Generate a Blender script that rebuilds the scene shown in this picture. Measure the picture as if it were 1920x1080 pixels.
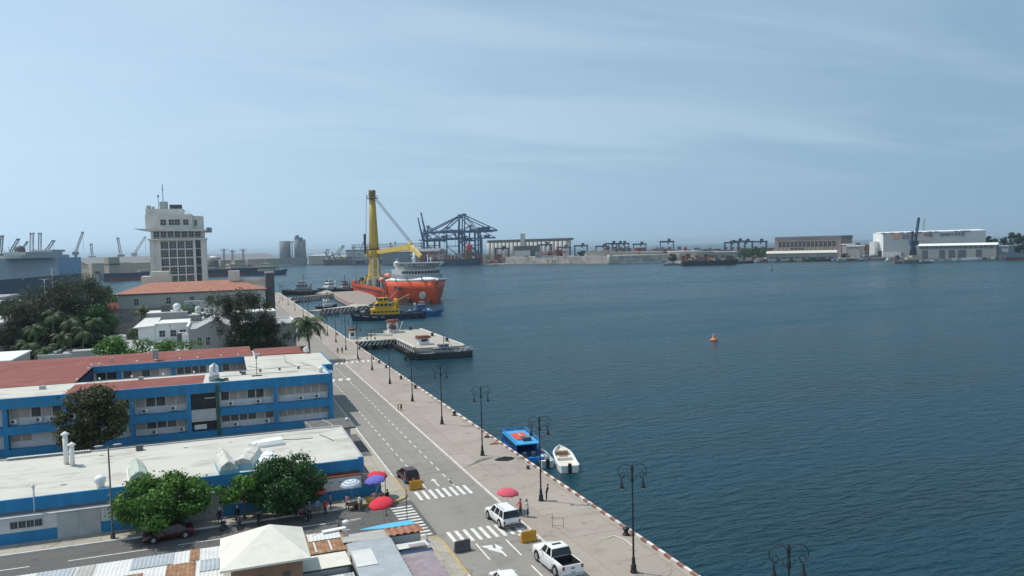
import bpy, math, random
import numpy as np
from mathutils import Vector, Matrix
R = math.radians
for o in list(bpy.data.objects): bpy.data.objects.remove(o)
scene = bpy.context.scene
COL = scene.collection
random.seed(7); rng = np.random.default_rng(7)
# ---------------------------------------------------------------- camera
CAM_H, FPX, YAW, ROLL, HOR = 27.0, 1450.0, R(20.46), R(1.4), 463.2
PITCH = math.atan((540 - HOR) * math.cos(ROLL) / FPX)
FW = Vector((math.sin(YAW) * math.cos(PITCH), math.cos(YAW) * math.cos(PITCH), -math.sin(PITCH)))
RT = Vector((math.cos(YAW), -math.sin(YAW), 0))
UP = RT.cross(FW)
RR = RT * math.cos(ROLL) - UP * math.sin(ROLL)
UU = UP * math.cos(ROLL) + RT * math.sin(ROLL)
cam = bpy.data.cameras.new('camera'); camo = bpy.data.objects.new('camera', cam); COL.objects.link(camo)
cam.sensor_width = 36; cam.lens = 36 * FPX / 1920; cam.clip_start = .5; cam.clip_end = 90000
m = Matrix((RR, UU, -FW)).transposed().to_4x4(); m.translation = (0, 0, CAM_H)
camo.matrix_world = m
scene.camera = camo
CP = Vector((0, 0, CAM_H))
def ray(x, y): return FW + RR * ((x - 960) / FPX) + UU * ((540 - y) / FPX)
def gp(x, y, z=0.):                       # the point at height z seen along a survey ray
    d = ray(x, y); return CP + d * ((z - CAM_H) / d.z)
def yp(x, y, Y):                          # the point at distance Y along the quay
    d = ray(x, y); return CP + d * (Y / d.y)
# ---------------------------------------------------------------- light
SUN_EL, SUN_AZ = R(58.5), math.atan2(.75, .66)      # sun stands to the left of the quay line, az counted from +y towards -x
sd = Vector((-math.sin(SUN_AZ) * math.cos(SUN_EL), math.cos(SUN_AZ) * math.cos(SUN_EL), math.sin(SUN_EL)))
L = bpy.data.lights.new('sun', 'SUN'); L.energy = 4.3; L.angle = R(.5); L.color = (1, .95, .87)
so = bpy.data.objects.new('sun', L); COL.objects.link(so)
so.rotation_euler = sd.to_track_quat('Z', 'Y').to_euler()
W = bpy.data.worlds.new('World'); scene.world = W; W.use_nodes = True
nt = W.node_tree; N = nt.nodes; N.clear()
def nn(t, k, **kw):
    n = t.nodes.new(k)
    for a, b in kw.items(): setattr(n, a, b)
    return n
sky = nn(nt, 'ShaderNodeTexSky', sky_type='NISHITA', sun_disc=False)
sky.sun_elevation = SUN_EL; sky.sun_rotation = -SUN_AZ
sky.altitude = 10; sky.air_density = 1.0; sky.dust_density = .9; sky.ozone_density = 1.0
# thin high cloud: noise on a flat layer far above, so it keeps its shape from any spot on the ground
tc = nn(nt, 'ShaderNodeTexCoord'); sx = nn(nt, 'ShaderNodeSeparateXYZ'); nt.links.new(tc.outputs['Generated'], sx.inputs[0])
mx = nn(nt, 'ShaderNodeMath', operation='MAXIMUM'); mx.inputs[1].default_value = .015; nt.links.new(sx.outputs[2], mx.inputs[0])
ad = nn(nt, 'ShaderNodeMath', operation='ADD'); ad.inputs[1].default_value = .10; nt.links.new(mx.outputs[0], ad.inputs[0])
dx = nn(nt, 'ShaderNodeMath', operation='DIVIDE'); dy = nn(nt, 'ShaderNodeMath', operation='DIVIDE')
nt.links.new(sx.outputs[0], dx.inputs[0]); nt.links.new(ad.outputs[0], dx.inputs[1])
nt.links.new(sx.outputs[1], dy.inputs[0]); nt.links.new(ad.outputs[0], dy.inputs[1])
cb = nn(nt, 'ShaderNodeCombineXYZ'); nt.links.new(dx.outputs[0], cb.inputs[0]); nt.links.new(dy.outputs[0], cb.inputs[1])
mp = nn(nt, 'ShaderNodeMapping'); mp.inputs['Rotation'].default_value = (0, 0, R(14)); mp.inputs['Scale'].default_value = (.55, 1.5, 1); mp.inputs['Location'].default_value = (3.3, 1.7, 0)
nt.links.new(cb.outputs[0], mp.inputs[0])
n1 = nn(nt, 'ShaderNodeTexNoise'); n1.inputs['Scale'].default_value = 1.1; n1.inputs['Detail'].default_value = 9; n1.inputs['Roughness'].default_value = .55; n1.inputs['Distortion'].default_value = .6
nt.links.new(mp.outputs[0], n1.inputs['Vector'])
n2 = nn(nt, 'ShaderNodeTexNoise'); n2.inputs['Scale'].default_value = .45; n2.inputs['Detail'].default_value = 3
nt.links.new(mp.outputs[0], n2.inputs['Vector'])
mu = nn(nt, 'ShaderNodeMath', operation='MULTIPLY'); nt.links.new(n1.outputs[0], mu.inputs[0]); nt.links.new(n2.outputs[0], mu.inputs[1])
cr = nn(nt, 'ShaderNodeValToRGB'); cr.color_ramp.elements[0].position = .22; cr.color_ramp.elements[1].position = .37
cr.color_ramp.elements[0].color = (0, 0, 0, 1); cr.color_ramp.elements[1].color = (.13, .13, .13, 1)
nt.links.new(mu.outputs[0], cr.inputs[0])
fz = nn(nt, 'ShaderNodeMapRange', interpolation_type='SMOOTHSTEP'); fz.inputs[1].default_value = .035; fz.inputs[2].default_value = .12; nt.links.new(sx.outputs[2], fz.inputs[0])
fm = nn(nt, 'ShaderNodeMath', operation='MULTIPLY'); nt.links.new(cr.outputs[0], fm.inputs[0]); nt.links.new(fz.outputs[0], fm.inputs[1])
tint = nn(nt, 'ShaderNodeMix', data_type='RGBA', blend_type='MULTIPLY'); tint.inputs[0].default_value = 1; tint.inputs[7].default_value = (.86, .95, 1.0, 1)
nt.links.new(sky.outputs[0], tint.inputs[6])
# pale humid air low over the sea, brighter towards the sun's side
dt = nn(nt, 'ShaderNodeVectorMath', operation='DOT_PRODUCT'); nt.links.new(tc.outputs['Generated'], dt.inputs[0]); dt.inputs[1].default_value = (-.92, -.1, 0)
dr = nn(nt, 'ShaderNodeMapRange'); dr.inputs[1].default_value = -.8; dr.inputs[2].default_value = .35; nt.links.new(dt.outputs['Value'], dr.inputs[0])
lowc = nn(nt, 'ShaderNodeMix', data_type='RGBA'); nt.links.new(dr.outputs[0], lowc.inputs[0]); lowc.inputs[6].default_value = (2.5, 4.1, 5.5, 1); lowc.inputs[7].default_value = (6.1, 8.1, 9.9, 1)
el = nn(nt, 'ShaderNodeMapRange', interpolation_type='SMOOTHSTEP'); el.inputs[1].default_value = .02; el.inputs[2].default_value = .55; el.inputs[3].default_value = 1; el.inputs[4].default_value = .5; nt.links.new(sx.outputs[2], el.inputs[0])
humid = nn(nt, 'ShaderNodeMix', data_type='RGBA'); nt.links.new(el.outputs[0], humid.inputs[0]); nt.links.new(tint.outputs[2], humid.inputs[6]); nt.links.new(lowc.outputs[2], humid.inputs[7])
mi = nn(nt, 'ShaderNodeMix', data_type='RGBA'); nt.links.new(fm.outputs[0], mi.inputs[0]); nt.links.new(humid.outputs[2], mi.inputs[6]); mi.inputs[7].default_value = (8.6, 10.0, 10.8, 1)
bg = nn(nt, 'ShaderNodeBackground'); bg.inputs[1].default_value = .122
nt.links.new(mi.outputs[2], bg.inputs[0])
wo = nn(nt, 'ShaderNodeOutputWorld'); nt.links.new(bg.outputs[0], wo.inputs[0])
vs = scene.view_settings; vs.view_transform = 'Standard'; vs.look = 'None'; vs.exposure = -.2; vs.gamma = 1
try:
    scene.cycles.use_denoising = True; scene.cycles.denoiser = 'OPENIMAGEDENOISE'
    scene.cycles.max_bounces = 6; scene.cycles.volume_bounces = 0
except Exception: pass
# ---------------------------------------------------------------- materials
MATS = {}
def mat(name, rgb, rough=.75, metal=0., var=.16, scale=1.2, bump=0., spec=.35, stain=None, stain_amt=.35, stain_scale=.35, aniso=None, island=0.):
    if name in MATS: return MATS[name]
    M = bpy.data.materials.new(name); M.use_nodes = True; t = M.node_tree; b = t.nodes['Principled BSDF']
    b.inputs['Roughness'].default_value = rough; b.inputs['Metallic'].default_value = metal
    b.inputs['Specular IOR Level'].default_value = spec
    c = nn(t, 'ShaderNodeTexCoord'); mpn = nn(t, 'ShaderNodeMapping'); t.links.new(c.outputs['Object'], mpn.inputs[0])
    if aniso: mpn.inputs['Scale'].default_value = aniso
    a = nn(t, 'ShaderNodeTexNoise'); a.inputs['Scale'].default_value = scale; a.inputs['Detail'].default_value = 6; t.links.new(mpn.outputs[0], a.inputs['Vector'])
    lo = [max(0, x * (1 - var)) for x in rgb]; hi = [min(1, x * (1 + var)) for x in rgb]
    r = nn(t, 'ShaderNodeMix', data_type='RGBA'); mr = nn(t, 'ShaderNodeMapRange'); mr.inputs[1].default_value = .3; mr.inputs[2].default_value = .7
    t.links.new(a.outputs[0], mr.inputs[0]); t.links.new(mr.outputs[0], r.inputs[0])
    r.inputs[6].default_value = (*lo, 1); r.inputs[7].default_value = (*hi, 1); out = r.outputs[2]
    if stain:
        s = nn(t, 'ShaderNodeTexNoise'); s.inputs['Scale'].default_value = stain_scale; s.inputs['Detail'].default_value = 8; s.inputs['Roughness'].default_value = .65
        t.links.new(mpn.outputs[0], s.inputs['Vector'])
        sr = nn(t, 'ShaderNodeMapRange'); sr.inputs[1].default_value = .5; sr.inputs[2].default_value = .72; sr.inputs[4].default_value = stain_amt
        t.links.new(s.outputs[0], sr.inputs[0]); q = nn(t, 'ShaderNodeMix', data_type='RGBA'); t.links.new(sr.outputs[0], q.inputs[0]); t.links.new(out, q.inputs[6]); q.inputs[7].default_value = (*stain, 1); out = q.outputs[2]
    if island:
        g = nn(t, 'ShaderNodeNewGeometry'); im = nn(t, 'ShaderNodeMapRange'); im.inputs[3].default_value = 1 - island; im.inputs[4].default_value = 1 + island
        t.links.new(g.outputs['Random Per Island'], im.inputs[0]); q = nn(t, 'ShaderNodeVectorMath', operation='SCALE'); t.links.new(out, q.inputs[0]); t.links.new(im.outputs[0], q.inputs['Scale']); out = q.outputs[0]
    t.links.new(out, b.inputs['Base Color'])
    if bump:
        f = nn(t, 'ShaderNodeTexNoise'); f.inputs['Scale'].default_value = scale * 6; f.inputs['Detail'].default_value = 5; t.links.new(mpn.outputs[0], f.inputs['Vector'])
        bu = nn(t, 'ShaderNodeBump'); bu.inputs['Strength'].default_value = bump; bu.inputs['Distance'].default_value = .05; t.links.new(f.outputs[0], bu.inputs['Height']); t.links.new(bu.outputs[0], b.inputs['Normal'])
    MATS[name] = M; return M
def leafmat(name, rgb, var=.5, trans=.25):
    if name in MATS: return MATS[name]
    M = mat(name, rgb, rough=.55, var=.35, scale=.8, spec=.3, island=var); t = M.node_tree; b = t.nodes['Principled BSDF']
    tr = nn(t, 'ShaderNodeBsdfTranslucent'); mixs = nn(t, 'ShaderNodeMixShader'); mixs.inputs[0].default_value = trans
    src = b.inputs['Base Color'].links[0].from_socket; t.links.new(src, tr.inputs[0])
    t.links.new(b.outputs[0], mixs.inputs[1]); t.links.new(tr.outputs[0], mixs.inputs[2])
    t.links.new(mixs.outputs[0], t.nodes['Material Output'].inputs[0]); return M
P = {}
P['white'] = mat('white_paint', (.72, .71, .68), .7, var=.06, stain=(.42, .40, .36), stain_amt=.35, stain_scale=.6)
P['cleanwhite'] = mat('clean_white_paint', (.78, .78, .76), .5, var=.03)
P['offwhite'] = mat('off_white_paint', (.56, .54, .49), .8, var=.08, stain=(.3, .28, .25), stain_amt=.4, stain_scale=.3)
P['grey'] = mat('grey_paint', (.27, .28, .29), .7, var=.1, stain=(.15, .15, .15), stain_amt=.3)
P['lgrey'] = mat('light_grey_paint', (.42, .43, .43), .7, var=.08, stain=(.25, .25, .25), stain_amt=.4)
P['dgrey'] = mat('dark_grey_paint', (.085, .09, .095), .6, var=.15)
P['black'] = mat('black_iron', (.02, .022, .024), .5, var=.2)
P['rubber'] = mat('black_rubber', (.018, .018, .018), .8, var=.3)
P['blue'] = mat('bright_blue_wall_paint', (.02, .20, .40), .65, var=.12, scale=.8, stain=(.06, .15, .25), stain_amt=.6, stain_scale=.7, aniso=(1.6, 1.6, .35))
P['lblue'] = mat('sky_blue_paint', (.10, .40, .62), .6, var=.1)
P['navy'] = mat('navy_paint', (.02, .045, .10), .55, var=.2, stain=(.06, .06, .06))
P['red'] = mat('red_paint', (.48, .05, .045), .6, var=.12)
P['orange'] = mat('orange_hull_paint', (.64, .085, .022), .5, var=.08, scale=.15, stain=(.40, .06, .03), stain_amt=.35, stain_scale=.12)
P['yellow'] = mat('yellow_paint', (.66, .40, .04), .5, var=.1, stain=(.32, .2, .06), stain_amt=.4, stain_scale=.2)
P['cream'] = mat('cream_paint', (.60, .56, .47), .75, var=.05, stain=(.36, .33, .28), stain_amt=.35)
P['concrete'] = mat('weathered_concrete', (.36, .335, .30), .9, var=.16, scale=.5, bump=.3, stain=(.2, .18, .16), stain_amt=.5)
P['darkconc'] = mat('dark_concrete', (.13, .125, .12), .9, var=.25, stain=(.05, .05, .05))
P['stone'] = mat('fortress_stone', (.40, .36, .31), .95, var=.35, scale=.12, stain=(.15, .13, .11), stain_amt=.7, stain_scale=.08)
P['rust'] = mat('rusty_steel', (.20, .085, .045), .85, var=.4, stain=(.08, .03, .02))
P['glass'] = mat('dark_window_glass', (.035, .045, .05), .12, var=.4, spec=.6)
P['carglass'] = mat('tinted_car_glass', (.008, .009, .010), .07, var=.1, spec=.6)
P['terra'] = mat('terracotta_roof_coating', (.21, .062, .048), .85, var=.14, scale=.6, stain=(.30, .15, .12), stain_amt=.55, stain_scale=.25)
P['tile'] = mat('orange_roof_tiles', (.36, .165, .115), .85, var=.2, scale=1.2, stain=(.34, .10, .06), stain_amt=.5)
P['roofwhite'] = mat('white_roof_membrane', (.53, .515, .455), .85, var=.06, scale=.25, aniso=(.5, 1.4, 1), stain=(.30, .27, .22), stain_amt=.9, stain_scale=.38)
P['steel'] = mat('galvanised_steel', (.45, .46, .47), .45, metal=.5, var=.1)
P['chrome'] = mat('bright_alloy', (.6, .6, .6), .3, metal=.9, var=.05)
P['bark'] = mat('tree_bark', (.15, .12, .09), .95, var=.3, scale=3, bump=.5)
P['skin'] = mat('brown_skin', (.30, .16, .10), .6, var=.05)
P['hair'] = mat('black_hair', (.015, .012, .01), .6, var=.1)
P['carwhite'] = mat('white_car_paint', (.75, .75, .74), .22, var=.02, spec=.6)
P['maroon'] = mat('burgundy_car_paint', (.06, .010, .014), .2, var=.05, spec=.6)
P['taillight'] = mat('red_lens', (.35, .01, .012), .2, var=.1, spec=.6)
P['headlight'] = mat('clear_lens', (.6, .6, .58), .15, var=.05, spec=.6)
P['craneblue'] = mat('dark_blue_crane_paint', (.035, .06, .10), .6, var=.2)
P['green'] = mat('dark_green_paint', (.03, .09, .06), .6, var=.2)
def cloth(name, rgb): return mat(name, rgb, .9, var=.15, scale=3, bump=.3)
# ---------------------------------------------------------------- mesh building
ORG = {}
class MB:
    def __init__(s): s.v = []; s.f = []; s.m = []; s.sm = []
    def face(s, idx, m=0, smooth=False): s.f.append(tuple(idx)); s.m.append(m); s.sm.append(smooth)
    def verts(s, vs): n = len(s.v); s.v.extend([tuple(map(float, q)) for q in vs]); return n
    def box(s, a, b, m=0, rz=0, c=None):
        x0, y0, z0 = a; x1, y1, z1 = b
        x0, x1 = min(x0, x1), max(x0, x1); y0, y1 = min(y0, y1), max(y0, y1); z0, z1 = min(z0, z1), max(z0, z1)
        p = [(x0, y0, z0), (x1, y0, z0), (x1, y1, z0), (x0, y1, z0), (x0, y0, z1), (x1, y0, z1), (x1, y1, z1), (x0, y1, z1)]
        if rz:
            cx, cy = c if c else ((x0 + x1) / 2, (y0 + y1) / 2); ca, sa = math.cos(rz), math.sin(rz)
            p = [(cx + (x - cx) * ca - (y - cy) * sa, cy + (x - cx) * sa + (y - cy) * ca, z) for x, y, z in p]
        n = s.verts(p)
        for q in ((0, 3, 2, 1), (4, 5, 6, 7), (0, 1, 5, 4), (1, 2, 6, 5), (2, 3, 7, 6), (3, 0, 4, 7)): s.face([n + i for i in q], m)
        return s
    def bx(s, cx, cy, z0, w, d, h, m=0, rz=0): return s.box((cx - w / 2, cy - d / 2, z0), (cx + w / 2, cy + d / 2, z0 + h), m, rz, (cx, cy))
    def quad(s, *p, m=0): n = s.verts(p); s.face(range(n, n + len(p)), m); return s
    def prism(s, poly, z0, z1, m=0, mtop=None):
        n = len(poly); k = s.verts([(x, y, z0) for x, y in poly] + [(x, y, z1) for x, y in poly])
        ar = sum(poly[i][0] * poly[(i + 1) % n][1] - poly[(i + 1) % n][0] * poly[i][1] for i in range(n))
        o = list(range(n)) if ar > 0 else list(range(n))[::-1]
        s.face([k + n + i for i in o], m if mtop is None else mtop); s.face([k + i for i in o[::-1]], m)
        for a in range(n):
            i, j = o[a], o[(a + 1) % n]; s.face([k + i, k + j, k + n + j, k + n + i], m)
        return s
    def tube(s, pts, r, n=6, m=0, cap=True):
        pts = [Vector(p) for p in pts]; rs = r if isinstance(r, (list, tuple)) else [r] * len(pts); ring = []
        for i, p in enumerate(pts):
            d = (pts[min(i + 1, len(pts) - 1)] - pts[max(i - 1, 0)])
            d = d.normalized() if d.length > 1e-9 else Vector((0, 0, 1))
            u = d.cross(Vector((0, 0, 1))) if abs(d.z) < .95 else d.cross(Vector((0, 1, 0)))
            u.normalize(); w = d.cross(u)
            ring.append(s.verts([p + (u * math.cos(6.28318 * k / n) + w * math.sin(6.28318 * k / n)) * rs[i] for k in range(n)]))
        for a, b in zip(ring, ring[1:]):
            for k in range(n): s.face([a + k, b + k, b + (k + 1) % n, a + (k + 1) % n], m, n > 5)
        if cap: s.face([ring[0] + k for k in range(n)], m); s.face([ring[-1] + k for k in range(n)][::-1], m)
        return s
    def lathe(s, prof, c=(0, 0, 0), n=16, m=0, smooth=True):
        ring = [s.verts([(c[0] + r * math.cos(6.28318 * k / n), c[1] + r * math.sin(6.28318 * k / n), c[2] + z) for k in range(n)]) for r, z in prof]
        for a, b in zip(ring, ring[1:]):
            for k in range(n): s.face([a + k, a + (k + 1) % n, b + (k + 1) % n, b + k], m, smooth)
        s.face([ring[-1] + k for k in range(n)], m); s.face([ring[0] + k for k in range(n)][::-1], m)
        return s
    def sphere(s, c, r, m=0, n=10):
        rx, ry, rz = r if isinstance(r, (tuple, list)) else (r, r, r)
        k0 = len(s.v); s.lathe([(max(.001, math.sin(math.pi * i / n)), -math.cos(math.pi * i / n)) for i in range(n + 1)], n=n + 4, m=m)
        for i in range(k0, len(s.v)): x, y, z = s.v[i]; s.v[i] = (c[0] + x * rx, c[1] + y * ry, c[2] + z * rz)
        return s
    def cylx(s, c, r, w, n=18, m=0):       # wheel-like cylinder along x
        return s.tube([(c[0] - w / 2, c[1], c[2]), (c[0] + w / 2, c[1], c[2])], r, n, m)
    def truss(s, a, b, w, r=.12, n=None, m=0, h=None):
        a = Vector(a); b = Vector(b); d = (b - a); Ln = d.length; d.normalize(); h = h or w
        u = d.cross(Vector((0, 0, 1))) if abs(d.z) < .95 else d.cross(Vector((0, 1, 0))); u.normalize(); v = d.cross(u)
        cs = [(u * w / 2 + v * h / 2), (u * w / 2 - v * h / 2), (-u * w / 2 - v * h / 2), (-u * w / 2 + v * h / 2)]
        for c in cs: s.tube([a + c, b + c], r, 4, m)
        n = n or max(2, int(Ln / max(w, h)))
        for i in range(n):
            t0, t1 = a + d * Ln * i / n, a + d * Ln * (i + 1) / n
            for k in range(4): s.tube([t0 + cs[k], t1 + cs[(k + 1) % 4]], r * .6, 4, m)
        return s
    def corr(s, p0, p1, p2, period=.22, amp=.03, m=0, th=.01):
        # corrugated sheet: p0->p1 runs across the ribs, p0->p2 along them
        p0, p1, p2 = Vector(p0), Vector(p1), Vector(p2); a = p1 - p0; b = p2 - p0; nrm = a.cross(b).normalized(); k = max(8, int(a.length / period * 4))
        prev = None
        for i in range(k + 1):
            q = p0 + a * i / k + nrm * amp * math.sin(i * math.pi / 2)
            n = s.verts([q, q + b])
            if prev is not None: s.face([prev, n, n + 1, prev + 1], m)
            prev = n
        return s
    def build(s, name, mats, parent=None, bevel=0, smooth=False, solid=0, **tags):
        me = bpy.data.meshes.new(name); o0 = Vector(ORG.get(parent.name, (0, 0, 0))) if parent else Vector((0, 0, 0))
        me.from_pydata([(x - o0.x, y - o0.y, z - o0.z) for x, y, z in s.v], [], s.f)
        for k in (mats if isinstance(mats, (list, tuple)) else [mats]): me.materials.append(P[k] if isinstance(k, str) else k)
        me.polygons.foreach_set('material_index', s.m); me.polygons.foreach_set('use_smooth', [bool(x or smooth) for x in s.sm])
        ob = bpy.data.objects.new(name, me); COL.objects.link(ob)
        if parent: ob.parent = parent; ORG[ob.name] = tuple(o0)
        if bevel:
            b = ob.modifiers.new('bevel', 'BEVEL'); b.width = bevel; b.segments = 2; b.limit_method = 'ANGLE'; b.angle_limit = R(40)
        if solid: b = ob.modifiers.new('solid', 'SOLIDIFY'); b.thickness = solid
        for a, b in tags.items(): ob[a] = b
        return ob
def thing(name, label, cat, loc=(0, 0, 0), rz=0, group=None, world=True):
    o = bpy.data.objects.new(name, None); COL.objects.link(o); o.location = loc; o.rotation_euler = (0, 0, rz)
    o['label'] = label; o['category'] = cat
    if group: o['group'] = group
    if world and not rz: ORG[o.name] = tuple(loc)
    o.empty_display_size = .5
    return o
def tag(o, label, cat, group=None):
    o['label'] = label; o['category'] = cat
    if group: o['group'] = group
    return o
def place(o, loc, rz=0): o.location = loc; o.rotation_euler = (0, 0, rz); return o
KIDS = {}
def copy_tree(o, parent=None):
    c = o.copy(); COL.objects.link(c)
    if parent: c.parent = parent
    for ch in list(o.children): copy_tree(ch, c)
    return c
def dup(o, loc, rz=0, label=None, s=1):
    c = copy_tree(o); c.location = loc; c.rotation_euler = (0, 0, rz)
    if s != 1: c.scale = (s, s, s)
    if label: c['label'] = label
    return c
def struct(name, mb, mats): o = mb.build(name, mats); o['kind'] = 'structure'; return o
def fan(lst, f):
    for a in lst: f(*a)
# ================================================================ SETTING
def water_mat():
    M = bpy.data.materials.new('harbour_water'); M.use_nodes = True; t = M.node_tree; b = t.nodes['Principled BSDF']
    b.inputs['Roughness'].default_value = .16; b.inputs['IOR'].default_value = 1.26; b.inputs['Specular Tint'].default_value = (.72, .88, 1, 1)
    g = nn(t, 'ShaderNodeNewGeometry')
    def noise(sc, scale, det, rot=0, dist=0):
        mp = nn(t, 'ShaderNodeMapping'); mp.inputs['Scale'].default_value = sc; mp.inputs['Rotation'].default_value = (0, 0, rot); t.links.new(g.outputs['Position'], mp.inputs[0])
        a = nn(t, 'ShaderNodeTexNoise'); a.inputs['Scale'].default_value = scale; a.inputs['Detail'].default_value = det; a.inputs['Distortion'].default_value = dist; t.links.new(mp.outputs[0], a.inputs['Vector']); return a.outputs[0]
    w1 = noise((.55, 1.5, 1), .55, 5, R(-14), .6); w2 = noise((1, 1.6, 1), 2.2, 3, R(-30), .3); w3 = noise((.35, 1.3, 1), .05, 5, R(-18), .4); w4 = noise((.25, 1, 1), .011, 4, R(-22), .5)
    c = nn(t, 'ShaderNodeMix', data_type='RGBA'); mr = nn(t, 'ShaderNodeMapRange'); mr.inputs[1].default_value = .35; mr.inputs[2].default_value = .65
    s2 = nn(t, 'ShaderNodeMath', operation='ADD'); t.links.new(w3, s2.inputs[0]); t.links.new(w4, s2.inputs[1]); h = nn(t, 'ShaderNodeMath', operation='MULTIPLY'); h.inputs[1].default_value = .5; t.links.new(s2.outputs[0], h.inputs[0])
    t.links.new(h.outputs[0], mr.inputs[0]); t.links.new(mr.outputs[0], c.inputs[0]); c.inputs[6].default_value = (.003, .025, .038, 1); c.inputs[7].default_value = (.007, .054, .076, 1)
    t.links.new(c.outputs[2], b.inputs['Base Color'])
    rm = nn(t, 'ShaderNodeMapRange'); rm.inputs[1].default_value = .38; rm.inputs[2].default_value = .62; rm.inputs[3].default_value = .18; rm.inputs[4].default_value = .36; t.links.new(h.outputs[0], rm.inputs[0]); t.links.new(rm.outputs[0], b.inputs['Roughness'])
    b1 = nn(t, 'ShaderNodeBump'); b1.inputs['Strength'].default_value = .8; b1.inputs['Distance'].default_value = 1.1; t.links.new(w1, b1.inputs['Height'])
    b2 = nn(t, 'ShaderNodeBump'); b2.inputs['Strength'].default_value = .8; b2.inputs['Distance'].default_value = .18; t.links.new(w2, b2.inputs['Height']); t.links.new(b1.outputs[0], b2.inputs['Normal'])
    t.links.new(b2.outputs[0], b.inputs['Normal']); return M
def ground_mat(name, c1, c2, bw=6, rh=5, rough=.9, joint=(.10, .09, .08), jw=.012, stain=(.17, .14, .12), tire=None, patch=.5):
    M = bpy.data.materials.new(name); M.use_nodes = True; t = M.node_tree; b = t.nodes['Principled BSDF']; b.inputs['Roughness'].default_value = rough; b.inputs['Specular IOR Level'].default_value = .2
    g = nn(t, 'ShaderNodeNewGeometry')
    def noise(scale, det, sc=(1, 1, 1), rgh=.6, dist=0):
        mp = nn(t, 'ShaderNodeMapping'); mp.inputs['Scale'].default_value = sc; t.links.new(g.outputs['Position'], mp.inputs[0])
        a = nn(t, 'ShaderNodeTexNoise'); a.inputs['Scale'].default_value = scale; a.inputs['Detail'].default_value = det; a.inputs['Roughness'].default_value = rgh; a.inputs['Distortion'].default_value = dist; t.links.new(mp.outputs[0], a.inputs['Vector']); return a.outputs[0]
    def rng_(src, a, bb, lo=0, hi=1):
        r = nn(t, 'ShaderNodeMapRange'); r.inputs[1].default_value = a; r.inputs[2].default_value = bb; r.inputs[3].default_value = lo; r.inputs[4].default_value = hi; t.links.new(src, r.inputs[0]); return r.outputs[0]
    def mix(f, a, bb, mode='MIX'):
        q = nn(t, 'ShaderNodeMix', data_type='RGBA', blend_type=mode)
        for k, v in ((0, f), (6, a), (7, bb)):
            if hasattr(v, 'links') or hasattr(v, 'is_linked'): t.links.new(v, q.inputs[k])
            else: q.inputs[k].default_value = v if k == 0 else (*v, 1)
        return q.outputs[2]
    br = nn(t, 'ShaderNodeTexBrick'); br.offset = 0; br.inputs['Scale'].default_value = 1; br.inputs['Mortar Size'].default_value = jw; br.inputs['Brick Width'].default_value = bw; br.inputs['Row Height'].default_value = rh
    br.inputs['Color1'].default_value = (*c1, 1); br.inputs['Color2'].default_value = (*c2, 1); br.inputs['Mortar'].default_value = (*joint, 1); br.inputs['Bias'].default_value = 0
    mp = nn(t, 'ShaderNodeMapping'); mp.inputs['Location'].default_value = (2.3, 1.1, 0); t.links.new(g.outputs['Position'], mp.inputs[0]); t.links.new(mp.outputs[0], br.inputs['Vector'])
    col = br.outputs[0]
    col = mix(rng_(noise(.09, 5), .3, .7), col, [min(1, x * 1.18) for x in c2], 'MIX') if patch > 1 else mix(rng_(noise(.13, 6), .35, .65, 0, patch), col, c2)
    col = mix(rng_(noise(.35, 8, (.6, 1.3, 1), .7, .5), .54, .70, 0, .55), col, stain)
    col = mix(rng_(noise(2.5, 7, rgh=.75), .3, .7, .0, .16), col, [x * .45 for x in c1])
    col = mix(rng_(noise(.8, 5, rgh=.55), .62, .70, 0, .45), col, [x * .4 for x in c1])
    vo = nn(t, 'ShaderNodeTexVoronoi', feature='DISTANCE_TO_EDGE'); vo.inputs['Scale'].default_value = .055; vw = nn(t, 'ShaderNodeVectorMath', operation='ADD'); vn = nn(t, 'ShaderNodeTexNoise'); vn.inputs['Scale'].default_value = .7; vn.inputs['Detail'].default_value = 5; vsx = nn(t, 'ShaderNodeVectorMath', operation='SCALE'); vsx.inputs['Scale'].default_value = 2.6
    t.links.new(g.outputs['Position'], vn.inputs['Vector']); t.links.new(vn.outputs['Color'], vsx.inputs[0]); t.links.new(g.outputs['Position'], vw.inputs[0]); t.links.new(vsx.outputs[0], vw.inputs[1]); t.links.new(vw.outputs[0], vo.inputs['Vector'])
    col = mix(rng_(vo.outputs['Distance'], .0, .006, .4, 0), col, [x * .3 for x in c1])
    if tire: col = mix(rng_(noise(.5, 4, (1.6, .05, 1)), .48, .7, 0, .35), col, tire)
    t.links.new(col, b.inputs['Base Color'])
    bu = nn(t, 'ShaderNodeBump'); bu.inputs['Strength'].default_value = .25; bu.inputs['Distance'].default_value = .02; t.links.new(noise(9, 4), bu.inputs['Height']); t.links.new(bu.outputs[0], b.inputs['Normal'])
    P[name] = M; return M
P['water'] = water_mat()
ground_mat('quay_concrete', (.315, .275, .232), (.375, .328, .28), 5.2, 6.5, jw=.022, stain=(.23, .18, .145))
ground_mat('road_concrete', (.245, .23, .205), (.29, .27, .24), 7.8, 24, stain=(.16, .148, .135), tire=(.18, .17, .155), jw=.006)
ground_mat('street_asphalt', (.115, .112, .108), (.15, .145, .138), 40, 40, stain=(.08, .078, .075), jw=.003)
ground_mat('pavement_concrete', (.33, .305, .255), (.42, .385, .32), 2.4, 2.2, stain=(.2, .17, .12), jw=.02, patch=.7)
ground_mat('shore_ground', (.26, .245, .22), (.32, .30, .27), 200, 200, stain=(.16, .17, .12), jw=.001)
P['roadpaint'] = mat('worn_road_paint', (.68, .67, .63), .8, var=.12, scale=2.5, stain=(.34, .33, .31), stain_amt=.55, stain_scale=1.6)
P['kerbyellow'] = mat('worn_yellow_kerb_paint', (.55, .36, .08), .8, var=.2, stain=(.3, .28, .25), stain_amt=.6, stain_scale=1)
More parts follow.
